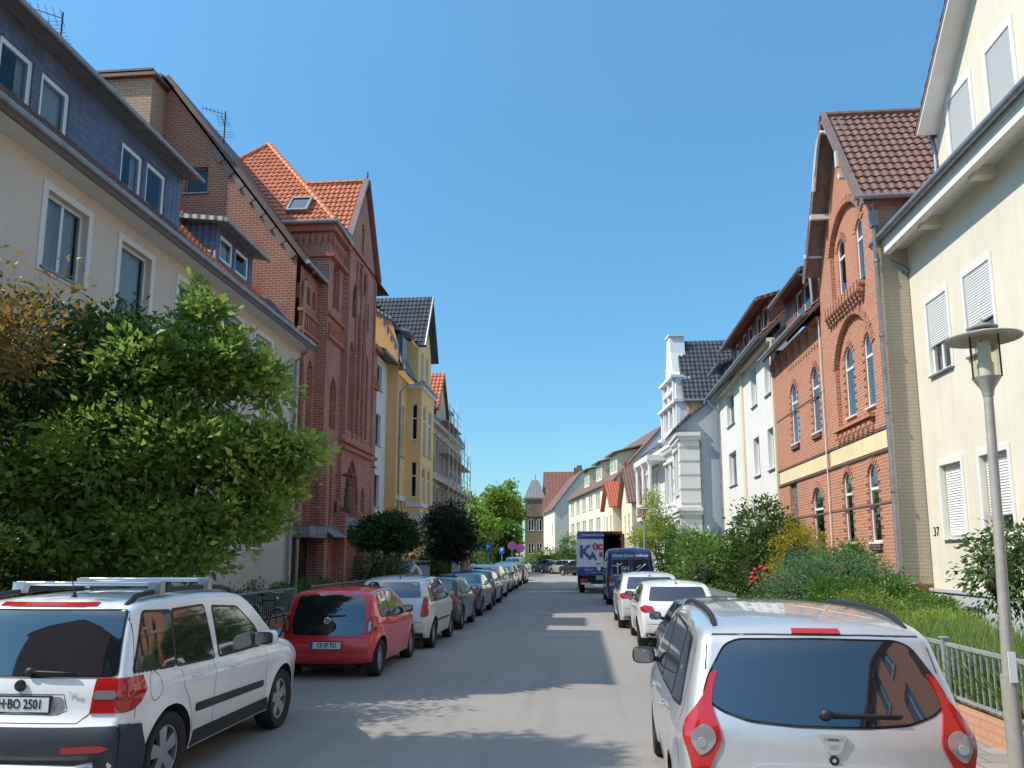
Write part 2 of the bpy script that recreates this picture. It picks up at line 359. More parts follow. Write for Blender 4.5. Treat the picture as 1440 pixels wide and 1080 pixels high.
def rect(u0, u1, v0, v1): return [(u0, v0), (u1, v0), (u1, v1), (u0, v1)]
def arch(u0, u1, v0, v1, rise):
    """segmental or round arch; v1 = crown"""
    h = (u1-u0)/2; c = (u0+u1)/2; rise = min(rise, h); R = (h*h+rise*rise)/(2*rise); cz = v1-R; a = math.asin(min(1, h/R)); n = 10
    if rise >= h*.999: a = PI/2
    return [(u0, v0), (u1, v0)] + [(c+R*math.sin(a-2*a*i/n), cz+R*math.cos(a-2*a*i/n)) for i in range(n+1)]
def gothic(u0, u1, v0, v1):
    w = u1-u0; R = w; h = R*math.sin(math.acos(.5)); vs = v1-h; n = 6; p = [(u0, v0), (u1, v0)]
    for i in range(n+1):
        a = rad(60)*i/n; p.append((u0+R*math.cos(a), vs+R*math.sin(a)))
    for i in range(1, n+1):
        a = rad(60)*(1-i/n); p.append((u1-R*math.cos(a), vs+R*math.sin(a)))
    return p
def circ(cu, cv, r, n=20): return [(cu+r*math.cos(2*PI*i/n), cv+r*math.sin(2*PI*i/n)) for i in range(n)]
def inset(poly, d):
    n = len(poly); A = sum(poly[i][0]*poly[(i+1) % n][1]-poly[(i+1) % n][0]*poly[i][1] for i in range(n)); s = 1 if A > 0 else -1; out = []
    for i in range(n):
        p0 = Vector(poly[i-1]); p1 = Vector(poly[i]); p2 = Vector(poly[(i+1) % n])
        e1 = (p1-p0); e2 = (p2-p1)
        e1 = e1.normalized() if e1.length > 1e-7 else e2.normalized(); e2 = e2.normalized() if e2.length > 1e-7 else e1
        n1 = Vector((-e1.y, e1.x))*s; n2 = Vector((-e2.y, e2.x))*s; b = n1+n2
        if b.length < 1e-6: b = n1
        b.normalize(); k = d/max(.35, b.dot(n1)); out.append((p1.x+b.x*k, p1.y+b.y*k))
    return out

def wall(mb, F, outline, holes=(), depth=.15, m=0, mr=None, thick=0):
    loops = [list(outline)]+[list(h) for h in holes]; V = []; E = []
    for lp in loops:
        o = len(V); V += [Vector(q) for q in lp]; E += [(o+i, o+(i+1) % len(lp)) for i in range(len(lp))]
    res = delaunay_2d_cdt(V, E, [], 0, 1e-6); pts = [F(q.x, q.y, 0) for q in res[0]]; ff = []
    want = Vector(F(0, 0, 1))-Vector(F(0, 0, 0))
    for t in res[2]:
        cx = sum(res[0][i].x for i in t)/len(t); cy = sum(res[0][i].y for i in t)/len(t)
        if not inside(outline, cx, cy) or any(inside(h, cx, cy) for h in holes): continue
        A_, B_, C_ = (Vector(pts[i]) for i in t[:3]); nn = (B_-A_).cross(C_-A_)
        if nn.length < 1e-10: continue
        ff.append(tuple(t) if nn.dot(want) > 0 else tuple(reversed(t)))
    mb.add(pts, ff, m)
    mr = m if mr is None else mr
    for h in holes: ring(mb, F, h, 0, -depth, mr)
    if thick: ring(mb, F, outline, 0, -thick, m)
def ring(mb, F, h, w0, w1, m):
    n = len(h)
    for i in range(n):
        a, b = h[i], h[(i+1) % n]; mb.quad(F(a[0], a[1], w0), F(b[0], b[1], w0), F(b[0], b[1], w1), F(a[0], a[1], w1), m)
def band(mb, F, outer, inner, w, m):
    n = len(outer)
    for i in range(n):
        j = (i+1) % n; mb.quad(F(*outer[i], w), F(*outer[j], w), F(*inner[j], w), F(*inner[i], w), m)
def frame_ring(mb, F, outer, inner, w0, w1, m):
    band(mb, F, outer, inner, w1, m); ring(mb, F, outer, w0, w1, m); ring(mb, F, inner, w0, w1, m)
def face(mb, F, poly, w, m): mb.poly([F(p[0], p[1], w) for p in poly], m)
def bnd(h): return min(p[0] for p in h), max(p[0] for p in h), min(p[1] for p in h), max(p[1] for p in h)

def window(root, F, h, depth=.15, fr=.06, mull=1, trans=None, shutter=0., curtain=None, sill='zinc', fm='pvc', sb=.0, small=False, tilt=False):
    """one window: frame (with mullion, transom, sill) > pane, curtain, roller_shutter"""
    u0, u1, v0, v1 = bnd(h); mb = MB(); D = -depth
    frame_ring(mb, F, h, inset(h, fr), D-.04, D+.02, 0)
    if mull:
        for i in range(mull):
            c = u0+(u1-u0)*(i+1)/(mull+1); mb.fbox(F, c-fr*.55, c+fr*.55, v0+fr*.6, (v1 if trans is None else v0+(v1-v0)*trans)-fr*.6, D-.035, D+.026, 0)
    if trans: 
        t = v0+(v1-v0)*trans; mb.fbox(F, u0+fr*.6, u1-fr*.6, t-fr*.7, t+fr*.7, D-.03, D+.03, 0)
    face(mb, F, h, D-.45, 1)
    ring(mb, F, h, D-.04, D-.45, 1)
    if sill: mb.fbox(F, u0-.06, u1+.06, v0-.045, v0-.003, D, .07, 2)
    w = mb.build('window', [fm, 'dark', sill or 'zinc'], root)
    g = MB(); face(g, F, inset(h, fr*.5), D+.008, 0); g.build('pane', ['glass'], w)
    if curtain is None: curtain = random.choice((0, 1, 2, 2, 3))
    if small: curtain = curtain if curtain == 3 else 0
    if curtain:
        c = MB(); W = u1-u0
        rg = {1: [(0, .28), (.72, 1)], 2: [(0, 1)], 3: [(0, .45)], 4: [(.55, 1)]}[curtain]
        lo = v0+(v1-v0)*(random.choice((0, .0, .45)) if curtain == 2 else 0)
        for a, b in rg:
            n = 10; pts = []
            for i in range(n+1):
                u = u0+W*(a+(b-a)*i/n); ww = D-.12+.02*math.sin(i*2.4)
                pts += [F(u, lo, ww), F(u, v1, ww)]
            c.add(pts, [(2*i, 2*i+2, 2*i+3, 2*i+1) for i in range(n)], 0)
        c.build('curtain', ['curtain'], w)
    if shutter:
        s = MB(); lo = v1-(v1-v0)*shutter; n = max(3, int((v1-lo)/.055)); st = (v1-lo)/n
        pts = []; 
        for i in range(n):
            z0 = lo+i*st; pts += [F(u0+.02, z0, D+.062), F(u1-.02, z0, D+.062), F(u0+.02, z0+st*.5, D+.082), F(u1-.02, z0+st*.5, D+.082), F(u0+.02, z0+st*.93, D+.068), F(u1-.02, z0+st*.93, D+.068)]
        pts += [F(u0+.02, v1, D+.062), F(u1-.02, v1, D+.062)]; r = len(pts)//2
        s.add(pts, [(2*i, 2*i+1, 2*i+3, 2*i+2) for i in range(r-1)], 0)
        s.build('roller_shutter', ['shutter'], w)
    return w

def blind(mb, F, h, steps=3, d=.1, ins=.07, m=0, mb2=None):
    """stepped recess closed with masonry; the hole in the wall must be h with depth d"""
    w = -d; cur = h
    for i in range(steps):
        nx = inset(cur, ins); band(mb, F, cur, nx, w, m)
        if i < steps-1: ring(mb, F, nx, w, w-d, m); w -= d
        cur = nx
    ring(mb, F, cur, w, w-d, m); face(mb, F, cur, w-d, m if mb2 is None else mb2)

def inside(poly, x, y):
    c = False; n = len(poly); j = n-1
    for i in range(n):
        if (poly[i][1] > y) != (poly[j][1] > y) and x < (poly[j][0]-poly[i][0])*(y-poly[i][1])/(poly[j][1]-poly[i][1])+poly[i][0]: c = not c
        j = i
    return c
def tiles(name, mat, parent, O, U, V, outline, tw=.22, th=.33, amp=.028):
    """pantiles as real geometry on the plane O + u*U + v*V, clipped to outline (u, v)"""
    O = Vector(O); U = Vector(U).normalized(); V = Vector(V).normalized(); N = U.cross(V); N = N if N.z > 0 else -N
    mb = MB(); under = [O+U*p[0]+V*p[1]+N*.002 for p in outline]; mb.slab(under, -N, .1, 0)
    us = [p[0] for p in outline]; vs = [p[1] for p in outline]; v = min(vs); prof = [(0, .15), (.18, .75), (.36, 1), (.55, .7), (.74, .12), (.9, 0), (1, .1)]
    while v < max(vs):
        u = min(us)
        while u < max(us):
            if inside(outline, u+tw*.5, min(v+th*.5, max(vs)-.01)):
                pts = []
                lift = random.uniform(-.003, .003)
                for vv, l in ((v-.03, .052), (v+th, .012)):
                    for a, b in prof: pts.append(O+U*(u+a*tw)+V*vv+N*(l+lift+amp*b*1.3))
                for a, b in prof: pts.append(O+U*(u+a*tw)+V*(v-.03)+N*.004)
                k = len(prof); mb.add(pts, [(i, i+1, k+i+1, k+i) for i in range(k-1)]+[(2*k+i, 2*k+i+1, i+1, i) for i in range(k-1)], 0, random.random())
            u += tw
        v += th
    return mb.build(name, [mat], parent)
def ridge(mb, a, b, r=.1, m=0, st=.35):
    a = Vector(a); b = Vector(b); L = (b-a).length; n = max(1, int(L/st)); d = (b-a)/n
    for i in range(n): mb.tube([a+d*i, a+d*(i+1.08)], r*1.08, 8, m, r1=r*.92)
def gutter(root, pts, r=.075, name='gutter'):
    mb = MB(); mb.tube(pts, r, 8, 0); return mb.build(name, ['zinc'], root, smooth=True, angle=50)
def pipe(root, pts, r=.05, name='downpipe', m='zinc'):
    mb = MB(); mb.tube(pts, r, 8, 0)
    for p, q in zip(pts, pts[1:]):
        if abs(Vector(p).z-Vector(q).z) > 2:
            z0, z1 = sorted((p[2], q[2])); z = z0+.4
            while z < z1-.2: mb.tube([(p[0], p[1], z), (p[0], p[1], z+.05)], r*1.3, 8, 0); z += 1.9
    return mb.build(name, [m], root, smooth=True, angle=50)
def text(name, s, size, mat, parent, mtx, ext=.003, align='CENTER', font_w=1., bold=0.):
    cu = bpy.data.curves.new(name, 'FONT'); cu.body = s; cu.size = size; cu.extrude = ext; cu.bevel_depth = bold; cu.bevel_resolution = 0; cu.align_x = align; cu.align_y = 'CENTER'; cu.resolution_u = 3; cu.offset = 0
    o = bpy.data.objects.new(name, cu); COL.objects.link(o); dg = bpy.context.evaluated_depsgraph_get()
    me = bpy.data.meshes.new_from_object(o.evaluated_get(dg)); bpy.data.objects.remove(o); bpy.data.curves.remove(cu)
    me.transform(Matrix.Diagonal((font_w, 1, 1, 1))); me.transform(mtx); me.materials.clear(); me.materials.append(MT[mat])
    ob = bpy.data.objects.new(name, me); COL.objects.link(ob); ob.parent = parent; return ob
# ---------------------------------------------------------------- setting
def dr(Y): return 0. if Y < 25 else -.00075*(Y-25)**2
YS = list(range(-30, 25, 5))+list(range(25, 150, 4))
def strip(name, x0, x1, z, mat, ys=YS, d=dr):
    mb = MB(); p = []
    for y in ys: p += [(x0+d(y), y, z), (x1+d(y), y, z)]
    mb.add(p, [(2*i, 2*i+1, 2*i+3, 2*i+2) for i in range(len(ys)-1)]); return struct(mb.build(name, [mat]))
mb = MB(); mb.quad((-3000, -3000, -.03), (3000, -3000, -.03), (3000, 3000, -.03), (-3000, 3000, -.03)); struct(mb.build('ground', ['field']))
KL, KR = -5.45, 2.85
strip('road', KL, KR, 0, 'asphalt')
strip('gutter_strip', KL, KL+.32, .004, 'cobble'); strip('gutter_strip', KR-.32, KR, .004, 'cobble')
def kerb(x0, x1):
    mb = MB()
    for a, b in zip(YS, YS[1:]):
        p = [(x+dr(y), y, z) for y in (a, b) for x in (x0, x1) for z in (0-.02, .125)]
        mb.add(p, ((0, 1, 3, 2), (4, 5, 7, 6), (1, 5, 7, 3), (0, 1, 5, 4), (2, 3, 7, 6)))
    struct(mb.build('kerb', ['kerb']))
kerb(KL-.14, KL); kerb(KR, KR+.14)
strip('pavement', -8.0, KL-.14, .12, 'slabs'); strip('pavement', KR+.14, 4.2, .12, 'slabs')
strip('garden_ground', -30, -8.0, .13, 'soil'); strip('garden_ground', 4.2, 30, .13, 'soil')
for (x, y, w, l) in ((-.45, 20.3, .75, .55), (-.7, 31., .7, .5), (-2.1, 47.3, 1.6, .5), (-1.5, 27.2, .6, .4)):   # covers and patches
    mb = MB(); mb.quad((x-w, y-l, .006), (x+w, y-l, .006), (x+w, y+l, .006), (x-w, y+l, .006)); o = mb.build('road_patch', ['kerb'] if w == .75 else ['slabs']); struct(o)

# ---------------------------------------------------------------- beige house, left
R = thing('apartment_house', 'long beige rendered apartment house with a slate dormer band behind the left trees', 'house', (-12, 17, 0))
F = FX(-9.5); cols = [(9.75, 10.9), (12.3, 13.47), (14.57, 15.71), (16.93, 17.95), (19.2, 20.44), (21.37, 22.55)]
holes = [rect(a, b, z, z+1.45) for z in (2.2, 4.65, 7.12) for a, b in cols]
mb = MB(); wall(mb, F, rect(9.3, 25, .9, 9.25), holes, .14); wall(mb, FY(9.3-.004), [(-20.5, 0), (-9.5, 0), (-9.5, 9.25), (-15.2, 15.1), (-20.5, 9.5)], [], 0)
mb.build('wall', ['beige'], R)
mb = MB(); mb.box(-9.8, -9.44, 9.25, 24.98, 0, .98); mb.build('brick_plinth', ['wallbrick'], R)
for h in holes:
    w = window(R, F, h, .14, .06, mull=random.choice((0, 1)), curtain=random.choice((1, 2, 2, 3)))
    m = MB(); o = [(h[0][0]-.13, h[0][1]-.1), (h[1][0]+.13, h[1][1]-.1), (h[2][0]+.13, h[2][1]+.13), (h[3][0]-.13, h[3][1]+.13)]
    frame_ring(m, F, o, h, .0, .025, 0); m.build('window_surround', ['white'], w)
O = (-9.05, 9.2, 9.07)
def rz(x, x0=-9.05, z0=9.07, t=1.03): return z0+(x0-x)*t
# main roof: strip below the dormer band, then full height beyond it
sl = math.hypot(1, 1.03); full = (15.2-9.05)*sl
tiles('roof', 'orange_tile', R, O, (0, 1, 0), (-1, 0, 1.03), [(8.75, 0), (15.78, 0), (15.78, full), (8.75, full)])
tiles('roof', 'brown_tile', R, O, (0, 1, 0), (-1, 0, 1.03), [(-.1, 0), (8.8, 0), (8.8, 1.22*sl), (-.1, 1.22*sl)])  # same tiled roof, its shade put into the colour as brown
mb = MB(); mb.slab([(-12.1, 9.2, rz(-12.1)), (-12.1, 18, rz(-12.1)), (-15.2, 18, rz(-15.2)), (-15.2, 9.2, rz(-15.2))], (0, 0, 1), -.12)
mb.slab([(-15.2, 9.2, 15.42), (-15.2, 25, 15.42), (-21, 25, 9.4), (-21, 9.2, 9.4)], (0, 0, 1), -.12); mb.build('roof_slope', ['tile_red'], R)
def dormer(root, y0, y1, xf, z0, z1, wins, depth, over=.35, cheek='slate', roofm='slategrey', wd=.1, s=1, slope=.12, curt=None):
    """shed dormer whose front faces +X (s=1) or -X (s=-1)"""
    F = FX(xf, s); d = MB(); holes = [rect(a, b, c, e) for a, b, c, e in wins]
    wall(d, F, rect(y0, y1, z0, z1), holes, .06, thick=0)
    xb = xf-s*depth
    for y in (y0, y1): d.poly([(xf, y, z0), (xf, y, z1), (xb, y, z1+slope*depth), (xb, y, z0+depth*1.03)])
    D = d.build('dormer', [cheek], root)
    for h in holes: window(D, F, h, .06, wd, mull=0, sill=None, curtain=curt)
    r = MB(); x1 = xf+s*over
    r.slab([(x1, y0-.25, z1-slope*over), (x1, y1+.25, z1-slope*over), (xb, y1+.25, z1+slope*depth), (xb, y0-.25, z1+slope*depth)], (0, 0, 1), .13); r.build('dormer_roof', [roofm], D)
    gutter(D, [(x1+s*.05, y0-.3, z1-slope*over+.02), (x1+s*.05, y1+.3, z1-slope*over+.02)], .07)
    return D
dormer(R, 9.6, 18, -10.2, 9.95, 11.82, [(9.9, 10.7, 10.28, 11.25), (11.68, 12.54, 10.26, 11.27), (12.76, 13.6, 10.26, 11.27), (15.4, 16.24, 10.3, 11.33), (16.4, 17.26, 10.3, 11.38)], 2.2)
dormer(R, 20.0, 22.45, -10.2, 10.2, 11.4, [(20.25, 21.1, 10.45, 11.2), (21.25, 22.2, 10.45, 11.2)], 1.7)
def skylight(root, P, U, V, w, h, name='skylight'):
    P = Vector(P); U = Vector(U).normalized(); V = Vector(V).normalized(); N = U.cross(V); N = N if N.z > 0 else -N
    f = MB(); o = [P, P+U*w, P+U*w+V*h, P+V*h]; G = lambda u, v, ww: tuple(P+U*u+V*v+N*ww)
    frame_ring(f, G, rect(0, w, 0, h), inset(rect(0, w, 0, h), .09), .0, .16, 0); s = f.build(name, ['zinc'], root)
    g = MB(); face(g, G, inset(rect(0, w, 0, h), .08), .12, 0); g.build('pane', ['cglass'], s); return s
skylight(R, (-9.45, 23.1, rz(-9.45)+.02), (0, 1, 0), (-1, 0, 1.03), .9, 1.1)
gutter(R, [(-9.0, 9.2, 9.16), (-9.0, 25.0, 9.16)], .08)
pipe(R, [(-9.0, 24.6, 9.12), (-9.1, 24.6, 8.85), (-9.4, 24.45, 8.5), (-9.4, 24.45, .3)])
mb = MB(); mb.box(-9.5, -9.0, 9.15, 25.02, 8.97, 9.0); mb.build('soffit', ['soffit'], R); mb = MB(); mb.box(-9.02, -8.985, 9.12, 25.03, 8.96, 9.1); mb.build('fascia', ['brownwood'], R)
def aerial(label, P, h, s=1.):
    m = MB(); x, y, z = P; m.tube([(x, y, z-.6), (x, y, z+h)], .025, 6)
    m.tube([(x, y, z+h*.92), (x-.9*s, y-.5*s, z+h*.97)], .012, 5); m.tube([(x, y, z+h*.6), (x+.2*s, y-.75*s, z+h*.62)], .012, 5)
    for i in range(7):
        t = i/6; cx, cy, cz = x-.9*s*t, y-.5*s*t, z+h*(.92+.05*t); l = (.35-.15*t)*s; m.tube([(cx-l*.5, cy+l, cz), (cx+l*.5, cy-l, cz)], .007, 4)
        cx, cy, cz = x+.2*s*t, y-.75*s*t, z+h*(.6+.02*t); l = .28*s; m.tube([(cx-l, cy-l*.2, cz), (cx+l, cy+l*.2, cz)], .007, 4)
    for k in range(3): m.tube([(x-.45*s, y-.1, z+h*(.3+.07*k)), (x+.45*s, y+.1, z+h*(.3+.07*k))], .007, 4)
    o = m.build('roof_aerial', ['iron']); recenter(o); tag(o, label, 'aerial'); return o
aerial('tall branched television aerial standing on the beige house roof at upper left', (-15.2, 19.6, 15.6), 2.5, 1.15)

# ---------------------------------------------------------------- brick church-like building, left
C = thing('brick_gothic_building', 'dark red brick gothic building with pointed arches, orange tiled roofs and a tall clinker gable', 'building', (-13, 29, 0))
mb = MB(); gw = rect(-14.05, -13.2, 14.95, 15.95)
wall(mb, FY(25-.004), [(-20.3, 0), (-9.75, 0), (-9.75, 12.45), (-15.02, 19.35), (-20.3, 12.45)], [gw], .15, 0)
mb.build('gable_wall', ['chbrick2'], C); window(C, FY(25), gw, .15, .05, 0, curtain=0, fm='zinc', small=True)
mb = MB()
for i in range(8):      # stone kneelers tight under the verge
    dx, dz = -5.27/13, 6.9/13; x, z = -9.75+dx*i, 12.45+dz*i; nx, nz = -.79, -.6
    q = [(x+dx*.04, z+dz*.04), (x+dx*.95, z+dz*.95), (x+dx*.95+nx*.16, z+dz*.95+nz*.16+.05), (x+dx*.1+nx*.26, z+dz*.1+nz*.26-.04)]
    mb.slab([(k[0], 24.97, k[1]) for k in q], (0, -1, 0), .03)
mb.build('gable_corbel', ['verge'], C)
mb = MB(); mb.slab([(-9.35, 24.85, 12.05), (-15.02, 24.85, 19.5), (-15.02, 33, 19.5), (-9.35, 26.75, 12.05)], (.8, 0, .6), .16)
mb.slab([(-20.7, 24.72, 12.05), (-15.02, 24.72, 19.5), (-15.02, 33, 19.5), (-20.7, 33, 12.05)], (-.8, 0, .6), .16); mb.build('roof', ['brownwood'], C)
gutter(C, [(-9.25, 24.7, 12.1), (-9.25, 26.75, 12.1)], .08)
mb = MB(); mb.box(-17.2, -15.05, 24.15, 25.2, 14, 19.0); K = mb.build('chimney', ['chim'], C)
mb = MB(); mb.box(-17.4, -14.85, 23.95, 25.3, 19.0, 19.12); mb.box(-17.3, -15.0, 24.0, 25.3, 19.22, 19.3); mb.box(-17.0, -16.8, 24.2, 24.4, 19.1, 19.25); mb.box(-15.4, -15.2, 24.2, 24.4, 19.1, 19.25); mb.build('chimney_cap', ['brownwood'], K)
brk = MB()
# front walls
hl = [gothic(25.2, 25.85, 5.9, 9.05), gothic(26.0, 26.6, 5.9, 9.0)]; cs = [arch(25.15+.55*i, 25.5+.55*i, 10.95, 11.6, .175) for i in range(3)]
low = [gothic(25.35, 26.0, 2.95, 4.7), gothic(26.1, 26.6, 2.95, 4.7)]
F1 = FX(-9.6); wall(brk, F1, rect(25, 26.8, 0, 12.1), hl+cs+low, .1)
for h in hl: blind(brk, F1, h, 3, .09, .07)
for h in cs+low: blind(brk, F1, h, 1, .1, .03)
F2 = FX(-9.2); h1 = [gothic(27.35, 28.15, 6.7, 8.75), gothic(27.3, 28.1, 11.35, 13.35)]; h1b = [gothic(27.35, 28.0, 3.0, 5.5)]; base = [arch(27.3, 27.85, .3, 1.95, .275)]
wall(brk, F2, rect(26.8, 28.6, 0, 14.4), h1+h1b+base, .1)
for h in h1+h1b: blind(brk, F2, h, 3, .11, .07)
for h in base: blind(brk, F2, h, 1, .12, .03)
wall(brk, FY(26.8-.004), rect(-17, -9.2, 0, 14.4), [], 0)
F3 = FX(-9.05)
big = gothic(29.05, 30.95, 2.9, 5.85); big[0] = (29.05, 2.9)
ga = [gothic(29.15, 29.75, 6.9, 10.6), gothic(29.95, 30.45, 6.9, 12.1), gothic(30.6, 31.1, 6.9, 12.1), gothic(31.35, 31.95, 6.9, 10.6)]
top = [circ(30.55, 13.55, .72), gothic(29.35, 30.0, 11.6, 13.1), gothic(31.15, 31.8, 11.6, 13.1), gothic(30.35, 30.75, 14.7, 16.1)]
small = [gothic(31.35, 31.9, 2.9, 4.9)]; bas = [arch(28.95, 29.75, .3, 2.05, .4), arch(30.55, 31.2, .3, 2.0, .32)]
wall(brk, F3, [(28.6, 0), (32.75, 0), (32.75, 14.3), (30.68, 17.9), (28.6, 14.3)], ga+top+[big]+small+bas, .12)
for h in ga: blind(brk, F3, h, 2, .12, .08)
for h in top[1:]+small: blind(brk, F3, h, 2, .1, .06)
blind(brk, F3, top[0], 3, .1, .12)
blind(brk, F3, big, 5, .14, .13)
for h in bas: blind(brk, F3, h, 1, .14, .03, 1)
wall(brk, FY(28.6-.004), rect(-10.5, -9.05, 0, 14.3), [], 0)
F4 = FX(-9.25); r4 = [gothic(33.0, 33.6, 6.9, 9.4), gothic(33.0, 33.6, 2.9, 5.2), arch(33.0, 33.45, .4, 1.8, .2), gothic(33.05, 33.5, 10.0, 10.9)]
wall(brk, F4, rect(32.75, 34.15, 0, 11.4), r4, .12)
for h in r4: blind(brk, F4, h, 2, .12, .06)
wall(brk, FY(32.75-.004), rect(-10.5, -9.05, 0, 14.3), [], 0)
# buttress piers and vertical rolls
for y, x, z in ((28.5, -8.75, 3.6), (30.98+.28, -8.75, 3.4), (26.9, -8.98, 5.9)):
    brk.box(-9.3, x, y-.16, y+.16, 0, z); brk.add([(x, y-.16, z), (x, y+.16, z), (-9.1, y+.16, z+.5), (-9.1, y-.16, z+.5)], ((0, 1, 2, 3),)); brk.poly([(x, y-.16, z), (-9.1, y-.16, z+.5), (-9.1, y-.16, z)])
for y in (28.72, 29.85, 30.53, 31.22, 32.6): brk.tube([(-9.02, y, 6.7), (-9.02, y, 14.1 if 28.8 < y < 32.5 else 14.2)], .07, 8)
brk.build('wall', ['chbrick', 'dark'], C)
cn = MB()
def course(x, y0, y1, z, h=.14, d=.12, m=0): q = MB(); q.box(x-.05, x+d, y0, y1, z, z+h); q.build('string_course', ['cornice'], C)
for z in (6.35, 6.1): course(-9.05, 28.55, 32.8, z, .13, .14)
course(-9.25, 32.75, 34.2, 6.3); course(-9.25, 32.75, 34.2, 5.95, .1, .08); course(-9.2, 26.8, 28.6, 10.0, .14); course(-9.2, 26.8, 28.6, 10.85, .12); course(-9.6, 25, 26.8, 9.75); course(-9.6, 25, 26.8, 10.45, .12)
course(-9.25, 32.75, 34.2, 9.55, .12); course(-9.25, 32.75, 34.2, 11.3, .2, .25); course(-9.05, 28.55, 32.8, 2.55, .1, .1); course(-9.2, 26.8, 28.6, 2.5, .1, .1)
cn.box(-17, -9.0, 26.68, 28.7, 13.1, 13.22); cn.box(-17, -8.95, 26.62, 28.7, 14.1, 14.35)
for i in range(9): y = 26.95+i*.19; cn.box(-9.2, -9.1, y, y+.1, 10.15, 10.6)
for i in range(9): y = 25.08+i*.19; cn.box(-9.6, -9.5, y, y+.1, 9.95, 10.4)
for i in range(10): x = -11.4+i*.24; cn.add([(x, 26.72, 13.9), (x+.12, 26.72, 13.5), (x+.24, 26.72, 13.9), (x+.12, 26.72, 14.05)], ((0, 1, 2, 3),))
for i in range(6): y = 26.95+i*.27; cn.add([(-9.1, y, 13.9), (-9.1, y+.13, 13.5), (-9.1, y+.26, 13.9), (-9.1, y+.13, 14.05)], ((0, 1, 2, 3),))
for i in range(7): y = 32.85+i*.19; cn.box(-9.3, -9.12, y, y+.1, 9.7, 10.0)
cn.build('moulding', ['cornice'], C)
sl_ = MB(); sl_.slab([(-8.55, 28.75, 2.65), (-8.55, 31.2, 2.65), (-9.2, 31.2, 3.5), (-9.2, 28.75, 3.5)], (.7, 0, .6), .08); sl_.slab([(-8.65, 31.5, 2.65), (-8.65, 34.1, 2.65), (-9.25, 34.1, 3.3), (-9.25, 31.5, 3.3)], (.7, 0, .6), .08)
sl_.slab([(-8.7, 26.8, 2.65), (-8.7, 28.35, 2.65), (-9.2, 28.35, 3.1), (-9.2, 26.8, 3.1)], (.7, 0, .6), .06); sl_.build('sloped_sill', ['purple'], C)
A, B_, Cc = (-8.95, 28.45, 14.28), (-8.95, 30.68, 18.0), (-11.8, 30.68, 18.0); vs = math.hypot(2.23, 3.72)
tiles('wing_roof', 'orange_tile', C, A, (-1, 0, 0), (0, 2.23, 3.72), [(0, 0), (.25, 0), (3.0, vs), (0, vs)])
mb = MB(); mb.slab([(-8.95, 32.9, 14.28), B_, Cc], (0, .85, .5), .12, 0); mb.build('wing_roof_far_side', ['tile_red'], C)
mb = MB(); mb.slab([(-8.86, 28.38, 14.3), (-8.86, 30.68, 18.12), (-9.12, 30.68, 18.12), (-9.12, 28.38, 14.3)], (0, -.86, .5), .12); mb.slab([(-8.86, 32.98, 14.3), (-8.86, 30.68, 18.12), (-9.12, 30.68, 18.12), (-9.12, 32.98, 14.3)], (0, .86, .5), .12)
mb.tube([(-8.98, 30.68, 18.1), (-8.98, 30.68, 18.5)], .05, 6); mb.build('gable_coping', ['verge'], C)
ap = Vector((-13.5, 30.75, 20.0)); e0 = (-8.95, 26.55, 14.38); e1 = (-18.1, 26.55, 14.38)
Vv = Vector((0, 4.2, 5.62)); tiles('hip_roof', 'orange_tile', C, e0, (-1, 0, 0), Vv, [(0, 0), (9.15, 0), (4.57, Vv.length)])
mb = MB(); e2 = (-8.95, 34.9, 14.38); e3 = (-18.1, 34.9, 14.38)
mb.poly([e0, ap, e2]); mb.poly([e2, ap, e3]); mb.poly([e3, ap, e1]); mb.build('hip_roof_side', ['tile_red'], C)
for q0, q1 in ((Vector(e0)+Vector((0, 0, .05)), ap+Vector((0, 0, .08))), (Vector(e1), ap+Vector((0, 0, .05))), (Vector((-9.1, 30.68, 18.08)), Vector((-11.9, 30.72, 18.08)))): mb = MB(); ridge(mb, q0, q1, .12); mb.build('ridge_tile', ['orange_tile'], C)
gutter(C, [(-17.5, 26.5, 14.4), (-8.85, 26.5, 14.4), (-8.85, 28.5, 14.3)], .09)
skylight(C, (-11.0, 26.9, 14.95), (1, 0, 0), Vv, .85, 1.0)
mb = MB(); mb.box(-9.7, -8.9, 25.0, 27.5, 2.62, 3.02); mb.build('entrance_canopy', ['purple'], C)
mb = MB(); mb.box(-9.75, -9.55, 25.05, 26.6, .1, 2.6); mb.box(-9.58, -9.5, 25.8, 25.84, .1, 2.6); mb.build('entrance_gate', ['iron'], C)
mb = MB(); mb.tube([(-9.0, 28.45, 3.7), (-8.62, 28.45, 3.75)], .12, 8); mb.lathe([(0, 0), (.14, .02), (.15, .35), (.12, .6), (.15, .75), (.07, .85), (.08, .9), (.1, 1.), (.06, 1.1), (0, 1.12)], (-8.68, 28.45, 3.75), 14); mb.box(-8.9, -8.5, 28.25, 28.65, 5.0, 5.1)
o = mb.build('statue', ['stonedark'], smooth=True, angle=40); recenter(o); tag(o, 'small grey stone figure standing on a bracket beside the gothic portal', 'statue')
pipe(C, [(-9.15, 25.3, 12.0), (-9.5, 25.2, 11.6), (-9.5, 25.12, 9.6), (-9.35, 25.12, 8.0), (-9.35, 25.12, .2)], .055, m='chim')
aerial('thin television aerial rising behind the clinker gable near the orange hip roof', (-13.5, 26.6, 17.6), 1.5, .8)

